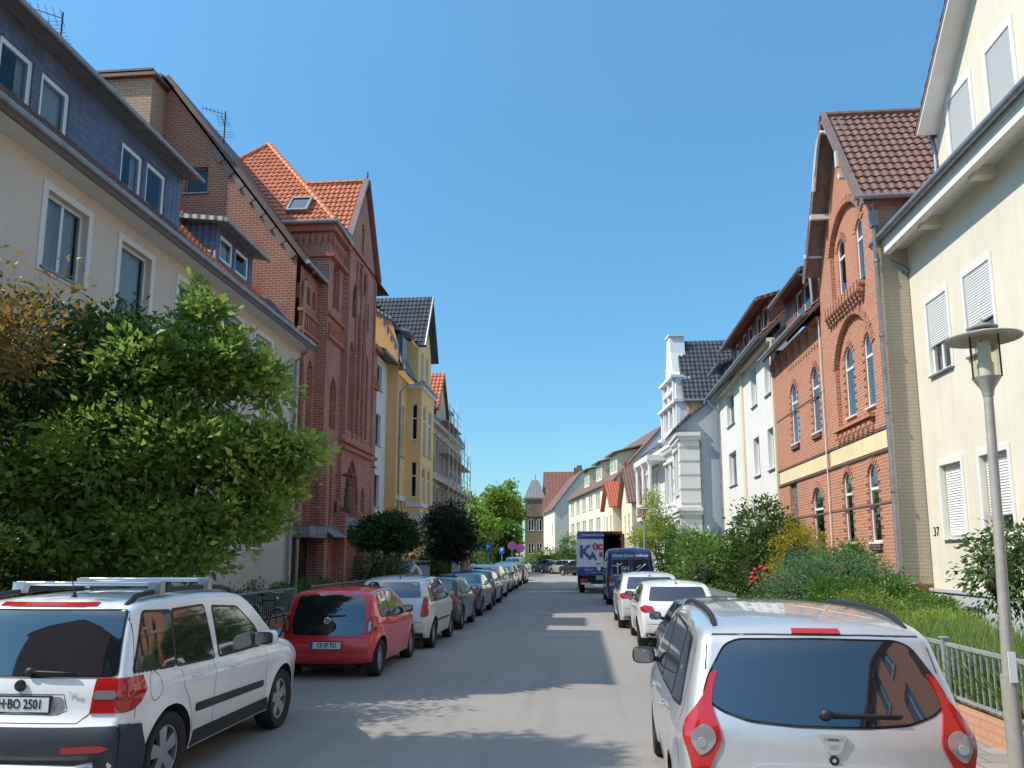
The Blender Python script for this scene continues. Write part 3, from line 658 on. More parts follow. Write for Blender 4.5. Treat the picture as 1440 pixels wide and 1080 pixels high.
# ---------------------------------------------------------------- white house behind the church
W = thing('white_house', 'narrow white rendered house between the red gothic building and the yellow house', 'house', (-12, 36, 0))
F = FX(-9.5); hs = [rect(34.5, 35.95, z, z+1.5) for z in (1.2, 4.3, 7.2, 9.9)]+[rect(36.3, 36.85, z, z+1.5) for z in (4.3, 7.2)]; hs[3] = rect(34.5, 35.95, 9.9, 11.1); hs = hs[:4]
mb = MB(); wall(mb, F, rect(34.15, 37.0, 0, 11.5), hs, .16); mb.build('wall', ['white'], W)
for h in hs: window(W, F, h, .16, .07, 1, fm='brownf', sill='zinc', curtain=1)
mb = MB(); mb.slab([(-8.95, 34.15, 11.45), (-8.95, 37.35, 11.45), (-13.5, 37.35, 12.6), (-13.5, 34.15, 12.6)], (0, 0, 1), .15); mb.build('roof', ['tile_black'], W); gutter(W, [(-8.9, 34.15, 11.5), (-8.9, 37.2, 11.5)])

# ---------------------------------------------------------------- yellow house with bay
Y = thing('yellow_bay_house', 'tall ochre yellow house with a cantilevered bay and black glazed mansard roof', 'house', (-12, 41, 0))
side = [(-16, 0), (-8.95, 0), (-8.95, 12.5), (-9.35, 13.8), (-10.6, 14.5), (-16, 17)]
mb = MB(); wall(mb, FY(37.0-.004), side, [], 0); mb.build('side_wall', ['ochre'], Y)
F = FX(-8.95); f1 = [rect(37.9, 38.5, 7.0, 9.6), rect(37.9, 38.5, 3.0, 4.9), arch(37.7, 38.6, .6, 2.6, .3)]
mb = MB(); wall(mb, F, rect(37.0, 39.0, 0, 11.1), f1, .12); wall(mb, F, rect(42.4, 44.2, 0, 11.1), [], 0)
s1 = [rect(-8.65, -8.35, 8.0, 9.9), rect(-8.65, -8.35, 5.0, 6.85)]
wall(mb, FY(39.0-.004), rect(-8.95, -8.15, 4.2, 10.9), s1, .1)
B3 = FX(-8.15); s2 = [rect(39.5, 40.3, 7.3, 9.9), rect(40.9, 41.8, 7.3, 9.9), rect(39.5, 40.3, 4.75, 6.6), rect(40.9, 41.8, 4.75, 6.6)]
wall(mb, B3, rect(39.0, 42.4, 4.2, 10.9), s2, .08); wall(mb, FX(-8.9), rect(39, 42.4, 0, 4.2), [arch(40.2, 41.4, .3, 2.9, .3)], .2)
mb.build('wall', ['ochre2'], Y)
for h in f1: window(Y, F, h, .12, .06, 1, curtain=2, trans=.7)
for h in s1: window(Y, FY(39.0), h, .1, .05, 0, curtain=0, trans=.6, sill='white')
for h in s2: window(Y, B3, h, .08, .06, 1, curtain=2, trans=.7)
mb = MB(); mb.box(-8.97, -8.88, 37.0, 39.0, 4.75, 5.0); mb.box(-8.9, -8.08, 38.93, 42.5, 4.5, 4.72); mb.box(-8.9, -8.05, 38.9, 42.5, 10.72, 10.95)
pr = [(0, 0), (.8, 0), (.78, -.25), (.6, -.55), (.3, -.72), (0, -.75)]
p = [(-8.95+a, 39.05, 4.2+b) for a, b in pr]+[(-8.95+a, 42.35, 4.2+b) for a, b in pr]; k = 6
mb.add(p, [tuple(range(k)), tuple(range(2*k-1, k-1, -1))]+[(i, (i+1) % k, (i+1) % k+k, i+k) for i in range(k)])
for h in f1[:2]+s2:
    u0, u1, v0, v1 = bnd(h); X = -8.95 if h in f1 else -8.15
    for i in range(4): mb.box(X, X+.04, u0-.05+i*(u1-u0)/4, u0+.08+i*(u1-u0)/4, v0-.55, v0-.42)
mb.build('white_trim', ['white'], Y)
pipe(Y, [(-8.2, 38.9, 11.0), (-8.75, 37.6, 10.5), (-8.88, 37.35, 10.2), (-8.88, 37.35, .2)], .05)
mb = MB(); mb.slab([(-8.5, 36.9, 11.0), (-8.5, 39.3, 11.0), (-9.4, 39.3, 12.9), (-9.4, 36.9, 12.9)], (1, 0, .4), .1)
mb.slab([(-9.4, 36.9, 12.9), (-9.4, 39.3, 12.9), (-9.9, 39.3, 13.9), (-9.9, 36.9, 13.9)], (1, 0, .4), .1)
mb.slab([(-9.3, 36.8, 13.8), (-9.3, 44, 13.8), (-13, 44, 16.2), (-13, 36.8, 16.2)], (0, 0, 1), .12)
mb.slab([(-8.4, 42.3, 10.9), (-8.4, 44.3, 10.9), (-9.4, 44.3, 13.5), (-9.4, 42.3, 13.5)], (1, 0, .4), .1); mb.build('mansard_roof', ['slate'], Y)
mb = MB(); mb.box(-9.6, -8.9, 37.6, 38.6, 11.6, 13.3); mb.build('dormer', ['slate'], Y); mb = MB(); mb.slab([(-8.55, 37.4, 13.35), (-8.55, 38.8, 13.35), (-10, 38.8, 13.6), (-10, 37.4, 13.6)], (0, 0, 1), .12); mb.build('dormer_roof', ['zinc'], Y)
window(Y, FX(-8.89), rect(37.75, 38.45, 11.9, 13.1), .0, .07, 1, curtain=1, sill=None)
gp = [(39.0, 10.9), (42.4, 10.9), (42.4, 13.2), (40.7, 16.0), (39.0, 13.2)]
mb = MB(); gwin = [rect(39.6, 40.3, 11.3, 12.9), rect(40.9, 41.7, 11.3, 12.9)]; wall(mb, FX(-8.35), gp, gwin, .08); wall(mb, FY(39.0-.004), rect(-9.9, -8.35, 10.9, 13.3), [], 0); mb.build('gable', ['ochre2'], Y)
for h in gwin: window(Y, FX(-8.35), h, .08, .06, 1, curtain=2)
vl = math.hypot(1.75, 2.9)
tiles('cross_roof', 'black_tile', Y, (-7.95, 38.75, 12.95), (-1, 0, 0), (0, 1.95, 3.2), [(0, 0), (.35, 0), (3.4, 3.75), (0, 3.75)])
mb = MB(); mb.slab([(-7.95, 42.65, 12.95), (-7.95, 40.7, 16.15), (-12, 40.7, 16.15), (-8.6, 42.65, 12.95)], (0, .85, .5), .12); mb.slab([(-7.88, 38.7, 12.85), (-7.88, 40.7, 16.2), (-7.96, 40.7, 16.2), (-7.96, 38.7, 12.85)], (0, -.8, .5), .2); mb.build('roof_verge', ['tile_black'], Y)
gutter(Y, [(-8.0, 38.7, 10.98), (-8.0, 42.5, 10.98)], .08)

# ---------------------------------------------------------------- house with scaffolding
H = thing('ornate_grey_house', 'ornate grey stucco house with small red gable roof standing behind scaffolding', 'house', (-11, 50, 0))
hs = []
for z, hh in ((.8, 2.), (4.0, 2.1), (7.3, 2.0)):
    for y in (45.1, 46.9, 48.7, 50.5, 52.3, 54.1, 55.9): hs.append(arch(y, y+.95, z, z+hh, .15))
F = FX(-8.95+dr(50)*0); mb = MB(); wall(mb, F, rect(44.2, 57.5, 0, 10.2), hs, .18); wall(mb, FY(44.2-.004), rect(-14, -8.95, 0, 10.2), [], 0); mb.build('wall', ['sandstone'], H)
for h in hs: window(H, F, h, .18, .06, 1, trans=.7)
mb = MB()
for z in (3.3, 6.6, 10.0): mb.box(-9.0, -8.6, 44.2, 57.5, z, z+.22)
for h in hs: u0, u1, v0, v1 = bnd(h); mb.box(-8.97, -8.78, u0-.15, u1+.15, v1+.12, v1+.26); mb.box(-8.97, -8.85, u0-.17, u0-.03, v0, v1+.1); mb.box(-8.97, -8.85, u1+.03, u1+.17, v0, v1+.1)
mb.build('stucco_trim', ['stucco'], H)
mb = MB(); mb.slab([(-8.65, 44.0, 10.2), (-8.65, 57.6, 10.2), (-9.9, 57.6, 12.3), (-9.9, 44.0, 12.3)], (.8, 0, .5), .12); mb.slab([(-9.9, 44, 12.3), (-9.9, 57.6, 12.3), (-13, 57.6, 13.4), (-13, 44, 13.4)], (0, 0, 1), .1); mb.build('roof', ['slate'], H)
mb = MB(); wall(mb, FX(-8.8), [(46.6, 10.1), (50.2, 10.1), (50.2, 11.3), (48.4, 13.6), (46.6, 11.3)], [], 0); mb.build('gable', ['sandstone'], H)
tiles('cross_roof', 'orange_tile', H, (-8.6, 46.35, 11.0), (-1, 0, 0), (0, 2.05, 2.65), [(0, 0), (2.8, 0), (2.8, 3.35), (0, 3.35)], .25, .36)
mb = MB(); mb.slab([(-8.6, 50.45, 11.0), (-8.6, 48.4, 13.68), (-11.4, 48.4, 13.68), (-11.4, 50.45, 11.0)], (0, .8, .5), .1); mb.build('cross_roof_far_side', ['tile_red'], H)
for y0 in (45.1, 51.8): mb = MB(); mb.box(-9.6, -8.85, y0, y0+1.0, 10.5, 11.8); mb.box(-9.7, -8.75, y0-.1, y0+1.1, 11.8, 11.95); mb.build('dormer', ['slate'], H); window(H, FX(-8.84), rect(y0+.15, y0+.85, 10.7, 11.6), 0, .06, 1, sill=None, small=True)
sc = thing('scaffold', 'steel tube scaffolding with plank decks in front of the ornate grey house', 'scaffold', (-8, 52, 0))
mb = MB(); pk = MB(); dk = MB(); xs = (-8.7, -8.0); ys = [48.0+1.9*i for i in range(7)]
for i, y in enumerate(ys):
    top = 10.6 if i < 3 else (9.2 if i < 5 else 8.3)
    for x in xs: mb.tube([(x+dr(y)*.5, y, .12), (x+dr(y)*.5, y, top+1.1)], .03, 5)
    for z in [2.1*k+2.2 for k in range(5)]:
        if z > top+1: continue
        mb.tube([(xs[0]+dr(y)*.5, y, z), (xs[1]+dr(y)*.5, y, z)], .025, 5)
        if i < 6:
            y2 = ys[i+1]
            for dz in (.0, .5, 1.0): mb.tube([(xs[1]+dr(y)*.5, y, z+dz), (xs[1]+dr(y2)*.5, y2, z+dz)], .022, 5)
            dk = MB(); dk.box(xs[0]+dr(y)*.5, xs[1]+dr(y)*.5, y, y2, z-.05, z); dk.build('deck', ['plank'], sc)
            if (i+int(z)) % 2: mb.tube([(xs[1]+dr(y)*.5+.02, y, z), (xs[1]+dr(y2)*.5+.02, y2, z+2.1)], .02, 5)
mb.build('tube_frame', ['steel'], sc)
# ---------------------------------------------------------------- cream house, right
Q = thing('cream_house', 'cream rendered house with white roller shutters, deep eaves and house number 37', 'house', (10, 12, 0))
F = FX(8.2, -1)
lo = [(17.18, 18.16), (15.35, 16.4), (12.7, 13.75), (10.4, 11.5), (7.9, 9.0)]
g = [rect(a, b, 2.4, 4.03) for a, b in lo]; u = [rect(a, b, 6.12, 7.85) for a, b in lo]; cel = [rect(16.6, 17.4, .55, .95), rect(14.2, 15.0, .55, .95)]
mb = MB(); wall(mb, F, rect(5.5, 18.95, 1.22, 9.8), g+u, .17, mr=0, thick=0)
ug = [rect(15.45, 16.36, 10.3, 11.85), rect(13.91, 14.76, 10.3, 11.9), rect(12.4, 13.25, 10.3, 11.9)]
wall(mb, F, [(11.6, 9.8), (17.0, 9.8), (17.0, 11.45), (14.3, 14.25), (11.6, 11.45)], ug, .1, thick=0)
mb.quad((8.2, 17.0, 9.8), (8.2, 17.0, 11.45), (12.5, 17.0, 11.45), (12.5, 17.0, 9.8)); mb.quad((8.2, 11.6, 9.8), (8.2, 11.6, 11.45), (12.5, 11.6, 11.45), (12.5, 11.6, 9.8))
wall(mb, FY(5.5-.004), [(8.2, 0), (16, 0), (16, 9.8), (12.1, 13.1), (8.2, 9.8)], [], 0); mb.build('wall', ['cream'], Q)
mb = MB(); wall(mb, FX(8.12, -1), rect(5.5, 18.98, 0, 1.22), cel, .3, thick=.1); mb.build('plinth', ['greywall'], Q)
mb = MB(); mb.box(8.08, 8.14, 5.5, 19.0, 1.2, 1.27); mb.build('plinth_cap', ['greywall'], Q)
for h in cel:
    w = window(Q, FX(8.12, -1), h, .3, .04, 0, curtain=0, sill=None); m = MB()
    for i in range(6): y = h[0][0]+.08+i*(h[1][0]-h[0][0]-.16)/5; m.tube([(8.25, y, h[0][1]), (8.25, y, h[2][1])], .015, 6)
    m.build('window_bars', ['pvc'], w)
sh = {0: .97, 1: .72, 2: .85, 3: .6, 4: .8}
for i, h in enumerate(g):
    w = window(Q, F, h, .17, .07, 0, shutter=(.97, .76, .9, .5, .97)[i], curtain=1, sill='pvc')
    m = MB(); frame_ring(m, F, [(h[0][0]-.1, h[0][1]-.02), (h[1][0]+.1, h[1][1]-.02), (h[2][0]+.1, h[2][1]+.12), (h[3][0]-.1, h[3][1]+.12)], h, 0, .03, 0); m.build('window_surround', ['white'], w)
for i, h in enumerate(u):
    w = window(Q, F, h, .07, .07, 1, shutter=(.62, .66, .74, .5, .6)[i], curtain=1, sill='zinc')
    m = MB(); frame_ring(m, F, [(h[0][0]-.1, h[0][1]-.02), (h[1][0]+.1, h[1][1]-.02), (h[2][0]+.1, h[2][1]+.14), (h[3][0]-.1, h[3][1]+.14)], h, 0, .03, 0); m.build('window_surround', ['white'], w)
for h in ug:
    w = window(Q, F, h, .07, .07, 0, shutter=.98, curtain=0, sill=None)
    m = MB(); frame_ring(m, F, [(h[0][0]-.12, h[0][1]-.1), (h[1][0]+.12, h[1][1]-.1), (h[2][0]+.12, h[2][1]+.16), (h[3][0]-.12, h[3][1]+.16)], h, 0, .03, 0); m.build('window_surround', ['white'], w)
text('house_number', '37', .3, 'ink', Q, Matrix.Translation((8.19-10, 18.6-12, 2.55)) @ Matrix.Rotation(-PI/2, 4, 'Z') @ Matrix.Rotation(PI/2, 4, 'X'), .004)
mb = MB(); mb.box(7.6, 8.2, 5.4, 19.25, 9.66, 9.79); mb.box(7.62, 7.8, 5.4, 19.2, 9.42, 9.66); mb.box(7.8, 8.2, 5.4, 19.0, 9.56, 9.66)
mb.build('cornice', ['white'], Q)
mb = MB()
for i in range(6): y = 17.2-i*2.3; mb.box(7.78, 8.2, y-.13, y+.13, 9.34, 9.56)
mb.parts('cornice_bracket', ['cream'], Q)
mb = MB(); mb.slab([(7.5, 17.05, 9.82), (7.5, 19.25, 9.82), (12.2, 19.25, 13.6), (12.2, 17.05, 13.6)], (0, 0, 1), .1); mb.slab([(7.5, 5.4, 9.82), (7.5, 17.05, 9.82), (8.19, 17.05, 10.1), (8.19, 5.4, 10.1)], (0, 0, 1), .08)
mb.slab([(8.3, 5.4, 10.4), (8.3, 11.6, 10.4), (12.2, 11.6, 13.6), (12.2, 5.4, 13.6)], (0, 0, 1), .1); mb.slab([(12.2, 5.4, 13.6), (12.2, 19.25, 13.6), (16.5, 19.25, 9.9), (16.5, 5.4, 9.9)], (0, 0, 1), .1); mb.build('roof', ['tile_red'], Q)
gutter(Q, [(7.5, 5.3, 9.82), (7.5, 19.35, 9.82)], .085)
pipe(Q, [(7.5, 19.2, 9.78), (7.55, 19.15, 9.5), (8.1, 18.9, 9.0), (8.14, 18.88, 8.9)], .06)
mb = MB()      # verge of the wall dormer with white soffit
for sg in (1, -1):
    f = 14.3+sg*2.62; mb.slab([(7.75, f, 11.42), (7.75, 14.3, 14.15), (8.22, 14.3, 14.15), (8.22, f, 11.42)], (0, sg*.7, .7), .05)
mb.build('soffit', ['soffit'], Q)
for sg in (1, -1):
    f = 14.3+sg*2.75
    tiles('dormer_roof', 'brown_tile', Q, (7.75, f, 11.52), (1, 0, 0), (0, -sg*2.75, 2.86), [(0, 0), (6.3, 0), (6.3, 3.97), (0, 3.97)])
gutter(Q, [(8.1, 17.12, 11.5), (12, 17.12, 11.5)], .06); pipe(Q, [(8.15, 17.1, 11.45), (8.16, 17.06, 11.1), (8.16, 17.06, 9.95)], .045)

# ---------------------------------------------------------------- orange brick gabled house, right
P = thing('brick_gable_house', 'orange brick gabled house with dark brick bands, arched white windows and brown tiled roof', 'house', (10, 24, 0))
F = FX(7.5, -1)
GA = [(19.0, 1.05), (23.6, 1.05), (23.6, 11.2), (21.1, 14.45), (19.0, 11.2)]
up = [arch(20.04, 20.63, 5.85, 7.83, .28), arch(21.49, 22.16, 5.85, 7.85, .3)]
gr = [arch(19.99, 20.66, 2.35, 4.35, .3), arch(21.9, 22.55, 2.35, 4.35, .3)]; at = [arch(20.1, 20.65, 9.3, 11.0, .28), arch(21.55, 22.15, 9.3, 11.05, .28)]
lw = [arch(24.2, 24.95, 5.85, 7.95, .3), arch(26.6, 27.4, 5.85, 7.95, .3)]; gl = [arch(24.45, 25.5, 2.0, 4.15, .4)]; blk = rect(27.2, 28.1, 1.9, 4.5)
# big relieving arches are shallow recesses with the window inside
big2 = arch(19.75, 22.6, 5.55, 8.55, 1.2); big3 = arch(19.85, 22.45, 9.1, 11.75, 1.0)
mb = MB(); wall(mb, F, GA, [big2, big3]+gr, .12, mr=0)
FB = FX(7.62, -1); wall(mb, FB, big2, up, .13, thick=0); wall(mb, FB, big3, at, .13, thick=0)
wall(mb, F, rect(23.6, 29.45, 1.05, 9.35), lw+gl+[blk], .16)
mb.build('wall', ['orbrick'], P)
for h in gr+lw+gl: window(P, F, h, .07, .05, mull=0, trans=.68, sill='pvc', curtain=random.choice((0, 0, 4)))
for h in up+at: window(P, FB, h, .06, .05, 0, trans=.68, sill='pvc' if h in up else 'brownwood', curtain=random.choice((0, 4)))
m = MB(); face(m, F, blk, -.1, 0)
for i in range(1, 6): m.fbox(F, 27.2, 28.1, 1.9+i*.43, 1.93+i*.43, -.1, -.085, 1)
for i in range(1, 4): m.fbox(F, 27.2+i*.225, 27.215+i*.225, 1.9, 4.5, -.1, -.083, 1)
m.build('glass_brick_window', ['clearlamp', 'zinc'], P)
tr = MB()      # dark brick stripes, string courses, voussoirs
for h in gr+lw+gl:
    u0, u1, v0, v1 = bnd(h)
    z = v0+.1
    while z < v1-.35:
        for a, b in ((u0-.16, u0-.003), (u1+.003, u1+.16)): tr.fbox(F, a, b, z, z+.072, .0, .006, 0)
        z += .225
    tr.fbox(F, u0-.03, u1+.03, v0-.2, v0-.05, 0, .07, 0)
for h in up: 
    u0, u1, v0, v1 = bnd(h); z = v0+.1
    while z < v1-.35:
        for a, b in ((u0-.14, u0-.003), (u1+.003, u1+.14)): tr.fbox(FB, a, b, z, z+.072, 0, .006, 0)
        z += .225
for z in (4.52, 5.08): tr.fbox(F, 19.0, 29.45, z, z+.07, 0, .035, 0)
tr.fbox(F, 19.0, 29.45, 3.25, 3.32, 0, .005, 0); tr.fbox(F, 23.7, 29.4, 6.95, 7.02, 0, .005, 0)
tr.build('dark_brick_band', ['dkbrick'], P)
y_ = MB(); y_.fbox(F, 19.15, 23.45, 4.62, 5.05, 0, .02, 0); y_.fbox(F, 23.75, 29.3, 4.62, 5.05, 0, .02, 0); y_.build('yellow_band', ['yband'], P)
vo = MB()
def vous(F, h, t=.2, pr=.02):
    u0, u1, v0, v1 = bnd(h); top = [p for p in h if p[1] > v0+1e-3]; c = ((u0+u1)/2, 0)
    a = [p for p in h[2:]]; L = 0; pts = []
    for p, q in zip(a, a[1:]):
        d = math.dist(p, q); n = max(1, round(d/.085))
        for i in range(n): pts.append((p[0]+(q[0]-p[0])*i/n, p[1]+(q[1]-p[1])*i/n, q[0]-p[0], q[1]-p[1], d))
    for i, (x, y, dx, dy, d) in enumerate(pts):
        nx, ny = dy/d, -dx/d
        tx, ty = dx/d, dy/d; w = .06; q = [(x, y), (x+tx*w, y+ty*w), (x+tx*w+nx*t, y+ty*w+ny*t), (x+nx*t, y+ny*t)]
        vo.add([F(*k, 0) for k in q]+[F(*k, pr) for k in q], ((4, 5, 6, 7), (0, 1, 5, 4), (1, 2, 6, 5), (2, 3, 7, 6), (3, 0, 4, 7)))
for h in gr+lw+gl: vous(F, h)
for h in up+at: vous(FB, h)
vous(F, big2, .24, .03); vous(F, big3, .2, .03)
# corbel tables
for i in range(12):
    y = 19.95+i*.235
    for k in range(3): vo.fbox(F, y+k*.05, y+.11+k*.05, 8.85-.1*k, 8.97-.1*k+.18*(k == 0), 0, .22-.06*k)
vo.fbox(F, 19.9, 22.7, 9.02, 9.14, 0, .16)
for i in range(8):
    y = 19.95+i*.36; vo.fbox(F, y, y+.16, 5.1+.02, 5.5, 0, .06); vo.fbox(F, y+.03, y+.25, 5.3, 5.42, 0, .1); vo.fbox(F, y-.02, y+.1, 5.18, 5.28, 0, .08)
vo.fbox(F, 19.85, 22.75, 5.5, 5.6, 0, .16)
for i in range(12): y = 24.0+i*.3; vo.fbox(F, y, y+.14, 8.5+.0*i, 8.58, 0, .03)
for i in range(7): y = 24.2+i*.85; vo.fbox(F, y, y+.16, 8.95, 9.2, 0, .16); vo.fbox(F, y+.02, y+.14, 8.78, 8.95, 0, .08)
vo.fbox(F, 23.7, 29.45, 9.2, 9.34, 0, .12)
vo.build('moulded_brickwork', ['orbrick'], P)
mb = MB(); mb.fbox(F, 19.0, 29.45, 0, 1.05, -.3, .03, 0); mb.build('dark_plinth', ['dkbrick'], P)
mb = MB(); wall(mb, FY(18.98-.004), rect(7.5, 16, 1.35, 11.15), [], 0); mb.build('side_wall', ['tanbrick'], P)
mb = MB(); wall(mb, FY(18.95-.004), rect(7.5, 16, 0, 1.35), [], 0); mb.build('side_plinth', ['redplinth'], P)
mb = MB(); mb.box(7.5, 8.4, 23.58, 23.62, 9.3, 11.2); mb.build('gable_return', ['orbrick'], P)
Vn = (0, 2.3, 3.52); L_ = math.hypot(2.3, 3.52)
tiles('roof', 'brown_tile', P, (7.08, 18.75, 10.85), (1, 0, 0), Vn, [(0, 0), (8.5, 0), (8.5, L_), (0, L_)], .21, .31, .03)
mb = MB(); mb.slab([(7.08, 23.4, 10.75), (7.08, 21.05, 14.35), (15.4, 21.05, 14.35), (15.4, 23.4, 10.75)], (0, .83, .55), .08); mb.build('roof_far_side', ['tile_brown'], P)
mb = MB(); ridge(mb, (7.08, 21.05, 14.44), (15.4, 21.05, 14.44), .11); mb.build('ridge_tile', ['brown_tile'], P)
mb = MB()
for a, b in (((18.68, 10.7), (21.05, 14.5)), ((23.5, 10.55), (21.05, 14.5))):
    n = (0, -.83 if a[0] < 20 else .83, .55)
    mb.slab([(7.02, a[0], a[1]), (7.02, b[0], b[1]), (7.15, b[0], b[1]), (7.15, a[0], a[1])], n, .09)
    mb.slab([(7.06, a[0], a[1]-.02), (7.06, b[0], b[1]-.02), (7.5, b[0], b[1]-.02), (7.5, a[0], a[1]-.02)], n, -.06)
    mb.slab([(7.03, a[0], a[1]-.24), (7.03, b[0], b[1]-.24), (7.08, b[0], b[1]-.24), (7.08, a[0], a[1]-.24)], n, .22)
mb.build('bargeboard', ['verge'], P)
mb = MB(); n = 8; pts = []      # curved brace in the gable head
for i in range(n+1): t = i/n; pts.append((7.12, 20.15+.95*t, 12.6+1.35*math.sin(t*PI/2)))
mb.tube(pts, .06, 6); pts = [(7.0, 2*21.05-p[1], p[2]) for p in pts]; mb.tube(pts, .06, 6); mb.box(6.97, 7.1, 19.9, 20.0, 12.3, 12.75); mb.box(6.98, 7.5, 19.75, 19.87, 11.9, 12.05); mb.box(6.98, 7.5, 22.3, 22.42, 11.9, 12.05); mb.box(6.98, 7.5, 23.1, 23.2, 11.0, 11.12); mb.build('gable_brace', ['soffit'], P)
gutter(P, [(6.9, 18.68, 10.82), (15.4, 18.62, 10.88)], .075); skylight(P, (9.55, 19.55, 12.15), (1, 0, 0), Vn, .85, 1.05)
pipe(P, [(7.35, 18.75, 10.7), (7.42, 18.86, 10.4), (7.42, 18.88, 1.2), (7.35, 18.86, .9), (7.35, 18.86, .2)], .06)
mb = MB(); mb.box(7.33, 7.5, 18.75, 18.95, 10.1, 10.5); mb.build('rain_hopper', ['zinc'], P)
gutter(P, [(6.98, 23.55, 9.4), (6.98, 29.5, 9.4)], .08)
tiles('lower_roof', 'brown_tile', P, (7.05, 23.55, 9.4), (0, 1, 0), (1, 0, .95), [(0, 0), (5.9, 0), (5.9, 5.5), (0, 5.5)])
D = dormer(P, 25.0, 28.4, 7.75, 9.8, 11.35, [(25.3, 26.1, 10.0, 11.15), (26.2, 27.0, 10.0, 11.15)], 2.6, .45, 'tile_red', 'tile_red', .06, -1, .25)
pipe(P, [(7.3, 24.9, 11.2), (7.55, 24.6, 10.9), (7.6, 24.6, 9.8)], .05)
pipe(P, [(7.44, 23.66, 9.2), (7.44, 23.66, 4.4), (7.44, 23.66, .3)], .02, 'cable', 'soffit')

# ---------------------------------------------------------------- white house, right
V = thing('white_apartment_house', 'plain white rendered house with red dormer roof beside the orange brick house', 'house', (10, 35, 0))
F = FX(7.5, -1)
cw = [(29.87, 30.92), (32.38, 33.39), (36.97, 38.9)]
hs = [rect(a, b, z, z+1.62) for z in (5.33, 8.3) for a, b in cw[:2]]+[rect(37.1, 38.9, z, z+1.62) for z in (2.3, 5.4, 8.35)]+[rect(29.9, 30.6, 2.6, 4.0), arch(32.5, 33.0, 2.5, 4.1, .25)]
mb = MB(); wall(mb, F, rect(29.47, 41.0, 0, 10.35), hs, .22); mb.build('wall', ['white'], V)
for h in hs: window(V, F, h, .2, .07, 1 if h[1][0]-h[0][0] > 1 else 0, curtain=3, sill='zinc')
mb = MB(); mb.box(7.42, 7.5, 29.47, 29.7, 0, 10.3); mb.box(7.4, 7.5, 34.9, 35.3, 0, 10.3); mb.box(7.3, 7.6, 29.5, 41.1, 10.2, 10.34); mb.build('pilaster', ['cream2'], V)
tiles('roof', 'brown_tile', V, (6.95, 29.5, 10.35), (0, 1, 0), (1, 0, .9), [(0, 0), (11.6, 0), (11.6, 5.5), (0, 5.5)], .24, .34)
dormer(V, 30.2, 37.6, 7.6, 10.85, 12.15, [(30.5, 31.3, 11.0, 12.0), (31.6, 32.4, 11.0, 12.0), (33.2, 34.0, 11.0, 12.0), (34.3, 35.1, 11.0, 12.0), (36, 36.8, 11., 12.)], 2.6, .5, 'tile_red', 'tile_red', .08, -1, .28)
dormer(V, 38.4, 40.4, 7.5, 10.7, 11.6, [(38.7, 39.4, 10.9, 11.45)], 2.0, .5, 'slate', 'slate', .08, -1, .3)
gutter(V, [(6.9, 29.4, 10.35), (6.9, 41.2, 10.35)], .085); pipe(V, [(6.9, 41.0, 10.3), (7.0, 40.9, 10.0), (7.42, 40.8, 9.6), (7.42, 40.8, .2)], .055)

# ---------------------------------------------------------------- ornate white villa
Z = thing('ornate_villa', 'ornate white stucco villa with balcony, stepped gable and black glazed tile roof', 'villa', (8, 47, 0))
side = [(6.5, 0), (12, 0), (12, 15), (7.75, 11.25), (6.9, 10.1), (5.3, 8.75), (5.3, 8.6), (6.5, 8.6)]
mb = MB(); wall(mb, FY(41.5-.004), side, [], 0); mb.build('side_wall', ['whitebrick'], Z)
mb = MB(); wall(mb, FY(41.45-.004), [(5.5, 0), (6.5, 0), (6.5, 8.6), (5.5, 8.6)], [], 0)
FBay = FX(5.5, -1); bh = [rect(42.2, 42.8, 5.3, 7.6), rect(43.2, 43.8, 5.3, 7.6), rect(42.2, 42.8, 1.6, 3.8), rect(43.2, 43.8, 1.6, 3.8)]
wall(mb, FBay, rect(41.45, 44.5, 0, 8.6), bh, .2)
A1 = 90+6.0; FV = FG((6.0, 44.5), A1)
def FVm(u, v, w): return FV(u, v, -w)
vh = [rect(a, a+.8, z, z+2.3) for z in (1.5, 5.2) for a in (.6, 2.0, 3.4, 6.6, 8.0, 9.4)]
wall(mb, FVm, rect(0, 11, 0, 8.9), vh, .2)
wg = [rect(1.9, 2.6, 9.6, 11.6), rect(3.1, 3.8, 9.6, 11.6)]
gab = [(.6, 8.9), (5.2, 8.9), (5.2, 11.0), (4.6, 11.0), (4.6, 12.6), (3.9, 13.1), (3.5, 14.4), (3.3, 15.5), (2.5, 15.5), (2.3, 14.4), (1.9, 13.1), (1.2, 12.6), (1.2, 11.0), (.6, 11.0)]
wall(mb, FVm, gab, wg, .2, thick=.9)
mb.build('wall', ['offwhite'], Z)
for h in bh: window(Z, FBay, h, .2, .06, 0, trans=.7)
for h in vh+wg: window(Z, FVm, h, .2, .06, 1, trans=.7)
t = MB()
for z0 in [.3+.75*i for i in range(11)]:      # rusticated corner blocks of the bay
    t.box(5.42, 6.45, 41.36, 41.44, z0, z0+.6); t.box(5.4, 5.49, 41.38, 42.0, z0, z0+.6); t.box(5.4, 5.49, 44.0, 44.5, z0, z0+.6)
for z in (4.35, 8.35): t.box(5.2, 6.5, 41.15, 44.7, z, z+.2); t.box(5.3, 6.5, 41.25, 44.6, z-.2, z)
for z in (4.35, 8.5): t.fbox(FVm, 0, 11, z, z+.22, 0, .35, 0); t.fbox(FVm, 0, 11, z-.2, z, 0, .2, 0)
for i in range(24): t.fbox(FVm, .2+i*.45, .38+i*.45, 8.25, 8.48, 0, .3, 0)
